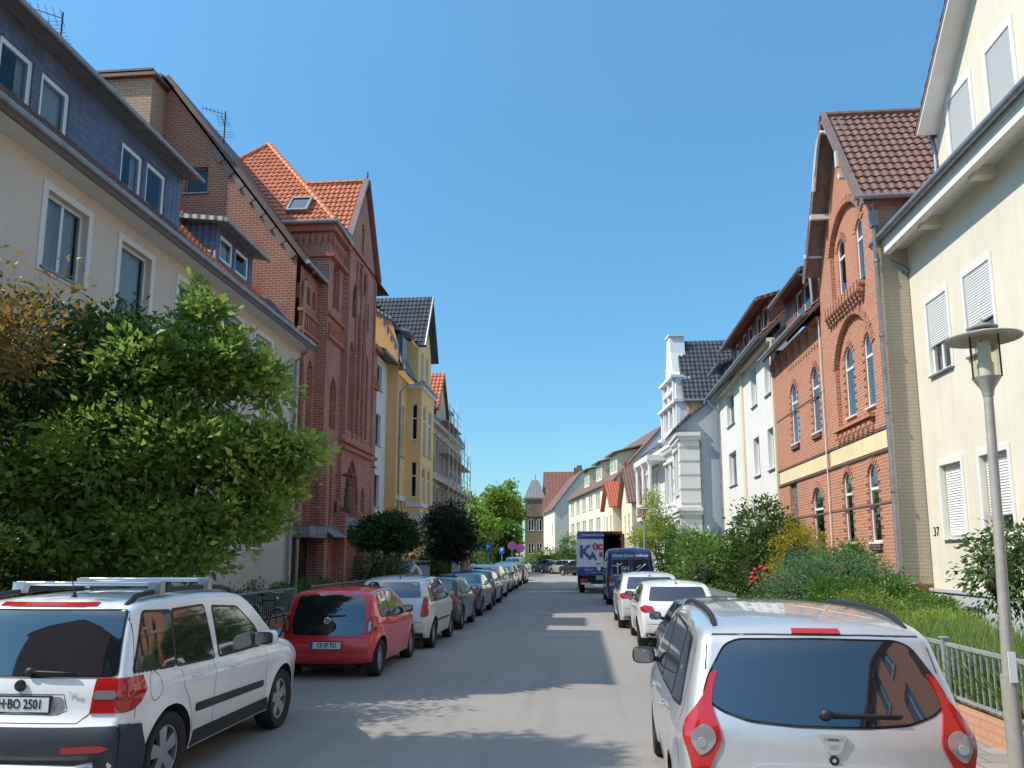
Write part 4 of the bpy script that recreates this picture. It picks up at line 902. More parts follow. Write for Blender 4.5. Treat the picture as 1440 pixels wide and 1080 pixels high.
for h in vh+wg:
    u0, u1, v0, v1 = bnd(h)
    t.fbox(FVm, u0-.18, u1+.18, v1+.12, v1+.26, 0, .22, 0); t.fbox(FVm, u0-.16, u0-.02, v0, v1+.1, 0, .1, 0); t.fbox(FVm, u1+.02, u1+.16, v0, v1+.1, 0, .1, 0); t.fbox(FVm, u0-.15, u1+.15, v0-.16, v0-.02, 0, .15, 0)
for h in bh:
    u0, u1, v0, v1 = bnd(h); t.fbox(FBay, u0-.15, u1+.15, v1+.1, v1+.24, 0, .2, 0); t.fbox(FBay, u0-.14, u0-.02, v0, v1+.08, 0, .1, 0); t.fbox(FBay, u1+.02, u1+.14, v0, v1+.08, 0, .1, 0)
for z, a, b in ((11.0, .5, 5.3), (12.6, 1.1, 4.7), (9.2, .5, 5.3)): t.fbox(FVm, a, b, z, z+.16, -.5, .3, 0)
for u_ in (.75, 1.5, 2.85, 4.2, 4.95): t.fbox(FVm, u_-.1, u_+.1, 9.4, 11.0 if u_ in (.75, 4.95) else 12.6, 0, .14, 0)
t.fbox(FVm, 2.35, 3.45, 15.5, 15.62, -.9, .08, 0)
t.build('stucco_trim', ['white'], Z)
b = MB(); b.fbox(FVm, 4.6, 9.2, 4.3, 4.55, 0, 1.1, 0); b.fbox(FVm, 4.6, 9.2, 4.05, 4.3, 0, .8, 0); b.fbox(FVm, 4.8, 9.0, 3.75, 4.05, 0, .45, 0); b.fbox(FVm, 4.6, 9.2, 5.25, 5.37, .95, 1.1, 0); b.fbox(FVm, 4.6, 4.72, 5.25, 5.37, 0, 1.1, 0)
for u_ in (4.7, 6.9, 9.1):
    b.fbox(FVm, u_-.13, u_+.13, 4.55, 5.3, .88, 1.12, 0); q = FVm(u_, 0, 1.0); b.lathe([(.16, 5.35), (.12, 5.5), (.12, 7.7), (.2, 7.9), (.22, 8.0)], (q[0], q[1], 0), 10); b.lathe([(.2, .1), (.15, .3), (.14, 3.5), (.2, 3.7)], (q[0], q[1], 0), 10)
b.fbox(FVm, 4.5, 9.3, 8.0, 8.35, -.0, 1.2, 0); BAL = b.build('balcony', ['white'], Z)
b = MB()
for i in range(16):
    u_ = 4.85+i*.27
    if abs(u_-6.9) < .16: continue
    q = FVm(u_, 0, 1.02); b.lathe([(.05, 4.55), (.07, 4.7), (.03, 4.85), (.07, 5.05), (.05, 5.25)], (q[0], q[1], 0), 6)
b.build('baluster', ['wallbrick'], BAL)
mb = MB(); mb.slab([(5.1, 41.1, 8.62), (5.1, 44.8, 8.62), (6.0, 44.8, 9.5), (6.0, 41.1, 9.5)], (-.5, 0, .8), .1)
mb.slab([(5.2, 41.38, 8.72), (6.9, 41.38, 10.15), (7.75, 41.38, 11.3), (12, 41.38, 15.1), (12, 47, 15.1), (7.75, 47, 11.3), (6.9, 47, 10.15), (5.2, 44.7, 8.72)][0:1]+[(5.2, 44.7, 8.72), (6.9, 44.9, 10.15), (6.9, 41.38, 10.15)], (-.6, 0, .8), .1)
mb.slab([(6.9, 41.38, 10.15), (6.9, 45, 10.15), (7.75, 45, 11.3), (7.75, 41.38, 11.3)], (-.6, 0, .8), .1); mb.slab([(7.75, 41.38, 11.3), (7.75, 46, 11.3), (12, 46, 15.1), (12, 41.38, 15.1)], (-.6, 0, .8), .1)
mb.slab([FVm(5.2, 9.0, .3), FVm(11.2, 9.0, .3), FVm(11.2, 11.6, -2), FVm(5.2, 11.6, -2)], (-.6, 0, .8), .1)
mb.build('mansard_roof', ['slate'], Z)
mb = MB(); mb.box(6.4, 9.5, 45.05, 45.1, 8.9, 11.1); mb.build('wing_side_wall', ['ochre'], Z)
tiles('wing_roof', 'black_tile', Z, (6.2, 44.9, 11.0), (1, 0, 0), (0, 2.5, 4.1), [(0, 0), (7, 0), (7, 4.8), (0, 4.8)], .26, .36, .035)
mb = MB(); mb.slab([(6.0, 49.9, 11.0), (6.0, 47.4, 15.1), (13, 47.4, 15.1), (13, 49.9, 11.0)], (0, .85, .5), .1); mb.build('wing_roof_far_side', ['tile_black'], Z)
gutter(Z, [(6.2, 44.82, 11.0), (13, 44.82, 11.0)], .08); pipe(Z, [(6.3, 41.35, 8.4), (6.55, 41.38, 8.0), (6.55, 41.4, .3)], .05); pipe(Z, [(6.55, 44.95, 11), (6.55, 44.98, 9.5)], .05)
c = MB(); c.box(7.2, 8.6, 50.5, 53.5, 9.0, 11.2); c.box(6.9, 8.8, 50.3, 53.7, 11.2, 11.35); c.build('roof_dormer', ['slate'], Z)
window(Z, FX(7.19, -1), rect(50.9, 51.8, 9.9, 10.9), 0, .08, 1, sill=None); window(Z, FX(7.19, -1), rect(52.2, 53.1, 9.9, 10.9), 0, .08, 1, sill=None)

# ---------------------------------------------------------------- far houses
def far_gable(name, label, P0, A, w, dep, eave, ridge_z, mat, roofm, wins, ridge_along=True, over=.35, fr='pvc', swins=(), oppo=0.):
    """house whose street front starts at P0 and runs w along heading A; body lies to the right of it"""
    R = thing(name, label, 'house', (P0[0], P0[1], 0)); Fr = FG(P0, A); F = lambda u, v, w_: Fr(u, v, -w_)
    G = lambda a, d, z: F(a, z, -d)
    Fs = lambda u, v, w_: G(-w_, u, v)      # near end wall: u = depth
    mb = MB(); hs = [rect(*q) for q in wins]; ss = [rect(*q) for q in swins]
    if ridge_along:
        wall(mb, F, rect(0, w, 0, eave), hs, .15); wall(mb, Fs, [(0, 0), (dep, 0), (dep, eave), (dep/2, ridge_z), (0, eave)], ss, .1)
        mb.poly([G(w, 0, 0), G(w, dep, 0), G(w, dep, eave), G(w, dep/2, ridge_z), G(w, 0, eave)])
    else:
        wall(mb, F, [(0, 0), (w, 0), (w, eave), (w/2, ridge_z), (0, eave)], hs, .15); wall(mb, Fs, rect(0, dep, 0, eave), ss, .1); mb.poly([G(w, 0, 0), G(w, dep, 0), G(w, dep, eave), G(w, 0, eave)])
    mb.build('wall', [mat], R)
    for h in hs: window(R, F, h, .15, .07, 1, small=True, sill='white')
    for h in ss: window(R, Fs, h, .1, .05, 0, small=True, sill=None)
    r = MB(); k = (ridge_z-eave)/((dep if ridge_along else w)/2)
    if ridge_along:
        for s0, s1 in ((-over, dep/2), (dep+over, dep/2)): r.slab([G(-over*.6, s0, eave-over*k), G(w+over*.6, s0, eave-over*k), G(w+over*.6, s1, ridge_z+.02), G(-over*.6, s1, ridge_z+.02)], (0, 0, 1), .14)
    else:
        for s0, s1 in ((-over, w/2), (w+over, w/2)): r.slab([G(s0, -over, eave-over*k), G(s0, dep, eave-over*k), G(s1, dep, ridge_z+.02), G(s1, -over, ridge_z+.02)], (0, 0, 1), .14)
    r.build('roof', [roofm], R); return R, F, G
R5, F5, G5 = far_gable('gabled_cottage', 'small cream house with brown tiled roof and pointed gable beyond the villa', (3.95, 58.2), 95, 5.4, 8, 6.2, 8.7, 'cream2', 'tile_brown', [(1.2, 1.9, 3.3, 5.2), (3.2, 3.9, 3.3, 5.2), (2.3, 2.9, 6.2, 7.2)], False)
m = MB(); m.box(3.6, 3.9, 61.0, 61.3, 8.6, 9.4); m.build('chimney', ['tile_bright'], R5)
R5b, _, _ = far_gable('gabled_cottage', 'small cream house with bright red tiled roof and two upper gable windows', (2.8, 64.3), 95, 5.8, 7, 6.2, 8.3, 'cream2', 'tile_bright', [(1.0, 1.8, 3.6, 5.4), (3.6, 4.4, 3.6, 5.4)], False)
m = MB(); m.box(2.3, 3.9, 59.3, 64.2, .1, 3.4); o = m.build('forecourt_wall', ['cream2']); recenter(o); tag(o, 'plain cream wall in front of the two small gabled houses', 'wall')
A6 = 99.8
wn = [(1.2+i*2.1+(.9 if i % 2 else 0), 2.1+i*2.1+(.9 if i % 2 else 0), z, z+1.6) for z in (1.6, 4.5, 7.2) for i in range(13)]
R6, F6, G6 = far_gable('cream_apartment_house', 'long cream apartment house with three rows of windows and a brown roof', (3.65, 74), A6, 29.3, 9.5, 9.5, 14.6, 'cream', 'tile_brown', wn, True, swins=[(4.2, 4.9, 11.6, 12.5), (5.4, 5.9, 11.6, 12.5)])
for a in (2.0, 9.5, 17.0):
    m = MB(); m.add([G6(a+i*3.2, d, z) for i in (0, 1) for d, z in ((.5, 9.9), (.5, 12.1), (3.2, 12.7))], ((0, 1, 2), (3, 4, 5), (0, 3, 4, 1))); dd = m.build('dormer', ['cream2'], R6)
    m = MB(); m.slab([G6(a-.4, 0, 12.0), G6(a+3.6, 0, 12.0), G6(a+3.6, 3.4, 12.9), G6(a-.4, 3.4, 12.9)], (0, 0, 1), .15); m.build('dormer_roof', ['tile_brown'], dd)
    for k in (0, 1): window(dd, lambda u, v, w: F6(u, v, w-.45), rect(a+.4+k*1.4, a+1.3+k*1.4, 10.5, 11.8), 0, .08, 1, small=True, sill=None)
R7, F7, G7 = far_gable('gable_end_house', 'pale house with blank gable wall and steep brownish roof at the street end', (-3.45, 110), 99, 14, 8.2, 9.0, 14.2, 'cream', 'tile_brown', [(2, 3, 1.5, 3), (2, 3, 5, 6.5)], True, swins=[(4.6, 5.1, 11.4, 12.3)])
for k, s_ in ((6, .8), (9, 1.0)): q = G7(k, 4.6, 0); m = MB(); m.box(q[0]-.4, q[0]+.4, q[1]-.4, q[1]+.4, 13, 15.6); m.build('chimney', ['tile_brown'], R7)
far_gable('red_roofed_house', 'house with big reddish brown roof rising behind the blank white gable', (3.5, 128), 180, 9.4, 10, 9.6, 16.3, 'cream2', 'tile_red', [(7.5, 8.4, 3, 4.6), (7.5, 8.4, 6, 7.6)], True)
T = thing('turreted_stone_house', 'dark weathered stone house with a slate turret at the far end of the street', 'house', (-8, 130, 0))
mb = MB(); FT = FY(130); th = [arch(a, a+1., z, z+2., .3) for z in (2.3, 6.2) for a in (-9.0+.4, -7.2)]
wall(mb, FT, rect(-9.1, -5.0, 0, 11.2), th, .2); wall(mb, FX(-9.1), rect(130, 140, 0, 11), [], 0); wall(mb, FX(-5, -1), rect(130, 140, 0, 11), [], 0); mb.build('wall', ['stonedark'], T)
for h in th: window(T, FT, h, .2, .12, 1, small=True)
mb = MB(); mb.box(-9.0, -5.8, 129.6, 132.5, 8.9, 11.4); mb.box(-9.2, -5.6, 129.4, 132.6, 8.6, 8.9); mb.box(-9.2, -5.6, 129.4, 132.6, 11.4, 11.7); mb.build('turret', ['stonedark'], T)
mb = MB(); b_ = [(-9.2, 129.4, 11.7), (-5.6, 129.4, 11.7), (-5.6, 132.6, 11.7), (-9.2, 132.6, 11.7)]; t_ = [(-8.0, 130.5, 14.8), (-6.8, 130.5, 14.8), (-6.8, 131.5, 14.8), (-8, 131.5, 14.8)]
mb.add(b_+t_, [(i, (i+1) % 4, (i+1) % 4+4, i+4) for i in range(4)]+[(4, 5, 6, 7)]); mb.tube([(-7.4, 131, 14.8), (-7.4, 131, 15.8)], .08, 6); mb.build('turret_roof', ['slategrey'], T)
LATE = []
# ---------------------------------------------------------------- houses behind the viewpoint (seen mirrored in the car windows)
far_gable('brick_house', 'red brick house behind the viewpoint on the sunny side', (8.0, -11), 90, 11.5, 9, 9.5, 14, 'orbrick', 'tile_red', [(a, a+1.1, z, z+1.8) for z in (2, 5, 7.6) for a in (1, 3.4, 6.2, 8.8)], True)
far_gable('pale_green_house', 'pale green white rendered house behind the viewpoint on the sunny side', (8.0, -26), 90, 14, 9, 10.5, 15, 'white', 'tile_brown', [(a, a+1.3, z, z+1.7) for z in (2, 5, 8) for a in (1, 3.8, 6.6, 9.4, 12)], True)
far_gable('red_corner_house', 'dark red rendered house behind the viewpoint on the shady side', (-18.5, -30), 90, 20, 9, 11, 16, 'chbrick', 'tile_red', [], True)

for x, y, lab in ((-7.2, -9, 'broad tree behind the viewpoint on the left pavement'), (-7.5, -20, 'second broad tree further behind the viewpoint on the left'), (5.6, -22, 'broad tree behind the viewpoint on the right pavement')): LATE.append((x, y, lab))
# ---------------------------------------------------------------- vegetation
def leaf_mesh(name, mat, parent, P, D, size, aspect=.45, bend=.18, origin=(0, 0, 0), tint=None):
    """one small bent leaf (4 triangles' worth) per point; D is the growth direction"""
    n = len(P); P = np.asarray(P)-np.array(origin); D = np.asarray(D); D /= np.linalg.norm(D, axis=1)[:, None]+1e-9
    r = RNG.normal(size=(n, 3)); S_ = np.cross(D, r); S_ /= np.linalg.norm(S_, axis=1)[:, None]+1e-9; N_ = np.cross(D, S_)
    s = size*(.5+1.0*RNG.random(n)**1.3)[:, None]; w = s*aspect*.5
    a = P; b = P+D*s*.5+S_*w+N_*s*bend*.4; c = P+D*s-N_*s*bend; d = P+D*s*.5-S_*w+N_*s*bend*.4
    v = np.stack([a, b, c, d], 1).reshape(-1, 3); me = bpy.data.meshes.new(name)
    me.vertices.add(4*n); me.vertices.foreach_set('co', v.ravel()); me.loops.add(4*n); me.loops.foreach_set('vertex_index', np.arange(4*n, dtype=np.int32))
    me.polygons.add(n); me.polygons.foreach_set('loop_start', np.arange(0, 4*n, 4, dtype=np.int32)); me.polygons.foreach_set('loop_total', np.full(n, 4, dtype=np.int32))
    t = RNG.random(n) if tint is None else tint; at = me.attributes.new('tint', 'FLOAT', 'FACE'); at.data.foreach_set('value', t.astype(np.float32))
    me.update(calc_edges=True); me.materials.append(MT[mat]); o = bpy.data.objects.new(name, me); COL.objects.link(o); o.parent = parent; return o

def crown_points(lobes, nclus, per, cr, up=.5, hollow=.45, seed=1):
    """leaf clusters spread through a set of ellipsoid lobes (cx,cy,cz,rx,ry,rz)"""
    R = np.random.default_rng(seed); vol = np.array([l[3]*l[4]*l[5] for l in lobes])**.8; vol /= vol.sum()
    C_ = []; 
    k = R.choice(len(lobes), nclus, p=vol)
    d = R.normal(size=(nclus, 3)); d /= np.linalg.norm(d, axis=1)[:, None]; rr = (hollow+(1-hollow)*R.random(nclus)**.6)*(.86+.3*R.random(nclus))
    L = np.array(lobes)[k]; C_ = L[:, :3]+d*L[:, 3:]*rr[:, None]
    off = R.normal(size=(nclus, per, 3))*cr*(.5+.9*R.random((nclus, 1, 1))); off[..., 2] *= .6
    P = (C_[:, None, :]+off).reshape(-1, 3)
    D = (np.repeat(d, per, 0)*.6+off.reshape(-1, 3)/cr*.55+R.normal(size=(nclus*per, 3))*.45); D[:, 2] += up*.6-.25
    t = np.repeat(R.random(nclus), per)*.7+R.random(nclus*per)*.3
    return C_, P, D, t

def tree(name, label, cat, base, lobes, nclus, per, cr, leaf, lsize, trunk_r, group=None, seed=1, aspect=.45, limbs=9, fork=.45, hollow=.45, bark='bark', stems=1, tfn=None, up=.5):
    R = thing(name, label, cat, base, group); rnd = random.Random(seed); C_, P, D, t = crown_points(lobes, nclus, per, cr, up, hollow, seed)
    if tfn is not None: t = tfn(P, t)
    c = np.average(np.array([l[:3] for l in lobes]), axis=0, weights=[l[3]*l[4]*l[5] for l in lobes]); mb = MB(); top = Vector(c); b = Vector(base)
    for s in range(stems):
        bb = b+Vector((rnd.uniform(-.1, .1), rnd.uniform(-.1, .1), 0))*(stems > 1)*2; fk = bb.lerp(top, fork); fk += Vector((rnd.uniform(-.1, .1), rnd.uniform(-.1, .1), 0))
        mid = bb.lerp(fk, .5)+Vector((rnd.uniform(-.06, .06), rnd.uniform(-.06, .06), 0)); mb.tube([bb-Vector((0, 0, .1)), bb+(mid-bb)*.25, mid, fk], trunk_r*1.15, 9, r1=trunk_r*.7)
        mb.tube([fk, fk.lerp(top, .6), top], trunk_r*.68, 8, r1=trunk_r*.25)
        for i in range(limbs):
            e = Vector(C_[rnd.randrange(len(C_))]); st = fk.lerp(top, rnd.random()*.7); m = st.lerp(e, .5)+Vector((0, 0, (e-st).length*.1)); mb.tube([st, m, e], trunk_r*.38, 6, r1=trunk_r*.06)
            for j in range(2):
                e2 = Vector(C_[rnd.randrange(len(C_))])
                if (e2-m).length < (e-st).length*.8: mb.tube([m, m.lerp(e2, .5), e2], trunk_r*.16, 5, r1=trunk_r*.05)
    tr = mb.build('trunk', [bark], R, smooth=True, angle=60)
    leaf_mesh('crown', leaf, R, P, D, lsize, aspect, origin=base, tint=t); return R

def bush(name, label, cat, lobes, nclus, per, cr, leaf, lsize, seed=1, aspect=.5, group=None, hollow=.6, up=.6):
    bx = sum(l[0] for l in lobes)/len(lobes); by = sum(l[1] for l in lobes)/len(lobes); base = (bx, by, .12)
    R = thing(name, label, cat, base, group); C_, P, D, t = crown_points(lobes, nclus, per, cr, up, hollow, seed)
    k = P[:, 2] > .1; P, D, t = P[k], D[k], t[k]
    mb = MB(); rnd = random.Random(seed)
    for i in range(9):
        e = Vector(C_[rnd.randrange(len(C_))]); e.z = max(e.z, .3); s = Vector((bx+rnd.uniform(-.15, .15), by+rnd.uniform(-.15, .15), .1)); mb.tube([s, s.lerp(e, .5)+Vector((0, 0, .15)), e], .025, 5, r1=.008)
    mb.build('stem', ['bark'], R)
    # dark core so the inside is not see-through
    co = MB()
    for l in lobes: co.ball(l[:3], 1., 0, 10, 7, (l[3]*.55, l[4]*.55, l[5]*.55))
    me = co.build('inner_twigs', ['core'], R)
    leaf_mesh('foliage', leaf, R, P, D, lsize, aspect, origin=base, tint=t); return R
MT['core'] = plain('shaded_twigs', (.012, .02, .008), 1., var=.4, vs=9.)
MT['lf_mag'] = leafm('magnolia_leaf', (.05, .115, .025), (.27, .40, .075), .42, .38, c3=(.50, .56, .12))
MT['lf_dark'] = leafm('dark_leaf', (.035, .075, .018), (.10, .18, .035), .25, .5)
MT['lf_round'] = leafm('catalpa_leaf', (.02, .05, .018), (.06, .12, .03), .2, .5)
MT['lf_purple'] = leafm('dusky_leaf', (.03, .028, .022), (.05, .065, .03), .2, .5)
MT['lf_copper'] = leafm('copper_leaf', (.10, .07, .025), (.30, .21, .05), .35, .4, c3=(.42, .15, .05))
MT['lf_far'] = leafm('linden_leaf', (.10, .18, .03), (.26, .37, .05), .45, .5)
MT['lf_birch'] = leafm('birch_leaf', (.14, .24, .03), (.38, .46, .06), .5, .5)
MT['lf_hedge'] = leafm('hedge_leaf', (.04, .10, .02), (.12, .24, .035), .3, .4)
MT['lf_laurel'] = leafm('laurel_leaf', (.05, .115, .025), (.15, .27, .05), .3, .33)
MT['lf_gold'] = leafm('golden_conifer', (.20, .19, .02), (.44, .38, .03), .3, .6)
MT['lf_juni'] = leafm('juniper_needles', (.05, .12, .055), (.14, .27, .11), .25, .6)
MT['lf_box'] = leafm('box_leaf', (.10, .16, .03), (.24, .32, .06), .3, .5)
MT['lf_bright'] = leafm('bright_leaf', (.16, .26, .03), (.36, .48, .06), .35, .5)
MT['lf_grass'] = leafm('lavender_stalk', (.10, .18, .04), (.24, .33, .08), .35, .6)
MT['lf_lav'] = leafm('lavender_flower', (.26, .20, .30), (.40, .34, .42), .3, .8)
MT['rose'] = plain('red_rose', (.55, .02, .04), .6)

def sunlit_side_tint(P, t): return np.clip(t*.75+.4*(P[:, 0]+7.4)/2.8, 0, 1)  # leaves lighter towards the road: sunlight painted into the tint
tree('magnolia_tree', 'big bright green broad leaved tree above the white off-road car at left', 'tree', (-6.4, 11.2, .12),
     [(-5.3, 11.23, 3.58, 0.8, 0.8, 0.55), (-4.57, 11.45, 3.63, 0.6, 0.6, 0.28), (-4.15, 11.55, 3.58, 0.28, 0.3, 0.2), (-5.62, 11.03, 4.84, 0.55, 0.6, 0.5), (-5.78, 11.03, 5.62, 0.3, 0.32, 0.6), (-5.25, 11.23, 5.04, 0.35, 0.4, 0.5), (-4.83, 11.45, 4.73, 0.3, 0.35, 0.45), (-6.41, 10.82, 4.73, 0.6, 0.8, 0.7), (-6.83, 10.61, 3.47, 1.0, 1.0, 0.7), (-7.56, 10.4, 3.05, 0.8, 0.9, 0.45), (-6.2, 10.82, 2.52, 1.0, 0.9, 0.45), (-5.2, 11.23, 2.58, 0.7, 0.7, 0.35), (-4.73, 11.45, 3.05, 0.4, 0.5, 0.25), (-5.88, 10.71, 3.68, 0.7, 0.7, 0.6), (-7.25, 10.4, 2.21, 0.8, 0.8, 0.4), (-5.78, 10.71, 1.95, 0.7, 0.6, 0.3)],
     1500, 30, .12, 'lf_mag', .125, .13, seed=3, limbs=16, hollow=.25, tfn=sunlit_side_tint, stems=2, aspect=.5)
tree('yew_tree', 'dark dense tree between the magnolia and the copper leaved tree', 'tree', (-8.6, 10.6, .12),
     [(-8.2, 10.8, 3.2, 1.4, 1.2, 1.8), (-7.1, 11.0, 4.8, .9, .9, 1.0), (-8.3, 10.8, 4.9, 1.1, 1.0, 1.0), (-7.5, 11.1, 2.2, 1.3, 1.0, 1.3), (-6.85, 10.9, 3.8, .8, .8, 1.2)], 1400, 28, .16, 'lf_dark', .1, .14, seed=5, limbs=10)
tree('copper_leaf_tree', 'tree with yellowish and copper coloured leaves at the left edge', 'tree', (-8.9, 8.2, .12),
     [(-8.2, 8.5, 4.6, 1.3, .9, .7), (-7.2, 8.7, 4.7, .7, .6, .5), (-9.3, 8.6, 4.4, 1.3, .9, 1.0), (-6.65, 8.9, 5.35, .3, .3, .3), (-7.9, 8.6, 5.5, .6, .5, .4)], 560, 20, .17, 'lf_copper', .1, .11, seed=8, limbs=12)
tree('street_edge_tree', 'leafy tree beside the pavement behind the parked white off-road car', 'tree', (-9.0, 6.4, .12),
     [(-9.1, 5.5, 8.5, 1.2, .8, .7), (-9.0, 5.4, 9.5, .8, .6, .6), (-9.6, 5.3, 8.9, .8, .8, .7)], 700, 24, .2, 'lf_mag', .15, .13, seed=9, limbs=12)
bush('hedge_bush', 'brownish green bush at the left edge behind the roof of the white car', 'bush', [(-7.6, 8.6, 1.6, .8, 1.0, 1.3), (-8.4, 8.8, 2.2, .8, 1., 1.2)], 330, 30, .14, 'lf_box', .06, 11)
bush('dark_shrub', 'dark shrub under the magnolia next to the fence', 'bush', [(-8.8, 12.6, 1.0, .8, 1.6, 1.1), (-9.0, 14.4, .9, .5, 1.2, .9)], 330, 26, .15, 'lf_dark', .09, 12)
for i, (y0, y1, lab, mt, h) in enumerate(((15.6, 20.5, 'low green hedge between the beige house and the railing, left of the bicycle', 'lf_dark', 1.15), (20.8, 26.3, 'low green hedge behind the railing in front of the dark gate', 'lf_hedge', 1.2), (26.5, 33.5, 'low hedge behind the railing in front of the gothic portal', 'lf_hedge', .95))):
    n = int((y1-y0)/.8); lob = [(-8.55, y0+(k+.5)*(y1-y0)/n, h*.5, .4, .6, h*.55) for k in range(n)]
    bush('hedge', lab, 'hedge', lob, 60*n, 26, .1, mt, .07, 20+i)
tree('clipped_ball_tree', 'small street tree with a dark rounded crown in front of the gothic building', 'street tree', (-6.15, 24.2, .12),
     [(-6.1, 24.2, 2.72, 1.0, .95, .55), (-5.7, 24.2, 2.6, .6, .6, .45), (-6.6, 24.2, 2.6, .5, .6, .4), (-6.0, 24.2, 3.05, .5, .6, .3)], 620, 26, .12, 'lf_round', .11, .055, seed=31, fork=.8, limbs=8, hollow=.3)
tree('round_street_tree', 'dark street tree with dusky leaves in front of the scaffolded house', 'street tree', (-5.75, 34.0, .12),
     [(-5.75, 34, 3.1, 1.05, 1.0, 1.25), (-5.5, 34, 2.6, .95, .9, .9), (-6.2, 34, 3.6, .6, .6, .6)], 620, 26, .16, 'lf_purple', .12, .07, seed=33, fork=.6, hollow=.3)
bush('garden_shrub', 'grey green shrub behind the cyclist', 'bush', [(-7.9, 30.5, 1.2, .9, 1.2, 1.1), (-8.2, 33.0, 1.0, .8, 1.2, .9)], 220, 24, .18, 'lf_dark', .1, 35)
bush('ivy_shrub', 'dark leaning shrub left of the garbage bins by the yellow house', 'bush', [(-7.2, 38.5, 1.2, .8, 1.8, 1.3), (-7.4, 42.5, 1.3, .8, 2.0, 1.2)], 260, 24, .2, 'lf_dark', .13, 36)
bush('boundary_hedge', 'long dark hedge along the left pavement beyond the street tree', 'hedge', [(-8.3+dr(y)*.8, y, 1.1, .9, 2.6, 1.2) for y in range(48, 75, 4)], 520, 22, .3, 'lf_dark', .2, 37)
k = 0
for (x, y, r, h, mt, lab) in ((-13.2, 84, 3.2, 9.6, 'lf_far', 'bright green tree at the end of the left side, next to the scaffolding'), (-9.6, 92, 2.7, 10.6, 'lf_far', 'tallest bright green tree in the middle of the far clump'), (-10.7, 78, 2.4, 7.2, 'lf_far', 'lower yellowish tree in front of the far clump'),
     (-8.9, 98, 1.7, 11.6, 'lf_far', 'slim far tree rising just left of the turreted house'), (-15.5, 96, 3.5, 10.0, 'lf_hedge', 'darker tree behind the far bright green trees'), (-8.7, 88, 1.7, 6.0, 'lf_hedge', 'small dark green tree above the red no-stopping sign'), (-12.0, 70, 2.0, 4.6, 'lf_hedge', 'low dark tree under the far bright green trees')):
    lob = [(x+random.uniform(-.5, .5)*r, y+random.uniform(-.5, .5)*r, h*random.uniform(.45, .82), r*random.uniform(.45, .75), r*.6, r*random.uniform(.4, .65)) for _ in range(6)]+[(x, y, h*.86, r*.45, r*.45, h*.13), (x, y, h*.35, r*.8, r*.7, h*.2)]
    tree('broadleaf_tree', lab, 'tree', (x, y, .1), lob, 520, 20, .34, mt, .3, .2, 'far trees closing the street', 40+k, aspect=.7, limbs=8); k += 1
bush('far_shrub', 'light green shrub at the street end below the blank gable', 'bush', [(-4.4, 101, 1.2, 2.2, 1.6, 1.7), (-2.4, 102, 1., 1.6, 1.6, 1.4)], 230, 20, .3, 'lf_far', .25, 50)
tree('young_tree', 'small slender dark tree in front of the long cream apartment house', 'tree', (-1.2, 92, .1), [(-1.2, 92, 2.9, 1.1, 1.1, 1.7), (-1.1, 92, 1.7, 1.4, 1.2, 1.0)], 160, 20, .25, 'lf_hedge', .22, .08, seed=52)
tree('birch_tree', 'young yellow green birch beside the white villa', 'tree', (4.35, 41.5, .12),
     [(3.9, 41.2, 3.2, .75, .8, 1.1), (3.9, 41.0, 4.6, .4, .5, .9), (3.2, 41.0, 2.9, .7, .6, .5), (4.6, 41.2, 3.5, .5, .5, .8), (3.9, 41, 5.4, .2, .2, .35)], 300, 20, .2, 'lf_birch', .12, .05, seed=55, hollow=.2)
for x, y, lab in LATE: tree('broadleaf_tree', lab, 'tree', (x, y, .1), [(x, y, 5.2, 2.2, 2.2, 1.6), (x+.8, y, 6.6, 1.3, 1.3, 1.2), (x-.9, y+.5, 4.2, 1.4, 1.4, 1.0)], 260, 20, .3, 'lf_hedge', .3, .16, 'trees behind the viewpoint', 80)
# right front gardens
bush('laurel_hedge', 'glossy green laurel hedge beside the blue van', 'hedge', [(4.9, 31.5, 1.7, 1.0, 2.2, 1.3), (4.6, 35.5, 1.7, 1.0, 2.2, 1.5), (4.5, 28.2, 1.4, .9, 1.8, 1.2), (5.3, 38.5, 1.5, 1.0, 2.0, 1.3)], 700, 26, .22, 'lf_laurel', .14, 60)
bush('dark_evergreen', 'large dark evergreen shrub left of the golden conifer', 'bush', [(6.3, 27.0, 2.2, 1.1, 1.6, 1.7), (5.6, 26.5, 1.4, 1.0, 1.6, 1.2)], 520, 26, .2, 'lf_dark', .13, 61)
bush('golden_conifer', 'golden yellow conifer in front of the orange brick house', 'bush', [(5.9, 21.6, 1.7, .75, .7, 1.3), (6.2, 21.8, 1.3, .7, .7, 1.2)], 480, 26, .1, 'lf_gold', .08, 62, aspect=.25)
bush('juniper_bush', 'wide blue green juniper in front of the golden conifer', 'bush', [(5.3, 18.6, 1.1, .9, 1.1, .9), (6.2, 18.3, 1.2, .9, .9, .95), (5.9, 19.6, 1.2, 1.0, .8, 1.0), (4.9, 19.6, .9, .6, .8, .7)], 700, 28, .14, 'lf_juni', .1, 63, aspect=.22)
bush('forsythia_bush', 'loose bright green shrub below the brick house windows', 'bush', [(6.7, 17.4, .85, .6, .85, .65), (6.6, 19.4, 1.3, .45, .6, 1.0)], 330, 26, .13, 'lf_hedge', .09, 64)
bush('box_bush', 'rounded light green box bush nearest the brick pillar', 'bush', [(5.15, 14.6, .7, .72, .8, .6)], 620, 30, .07, 'lf_box', .045, 65, hollow=.88)
bush('privet_bush', 'green privet bush between the box bush and the drainpipe', 'bush', [(6.5, 15.4, .62, .75, .8, .58), (6.0, 14.2, .5, .75, .65, .45)], 900, 30, .07, 'lf_laurel', .05, 66, hollow=.88)
bush('clipped_bush', 'dark green clipped round bush left of the box bush', 'bush', [(5.3, 16.4, .85, .7, .75, .72)], 560, 30, .07, 'lf_hedge', .05, 71, hollow=.88)
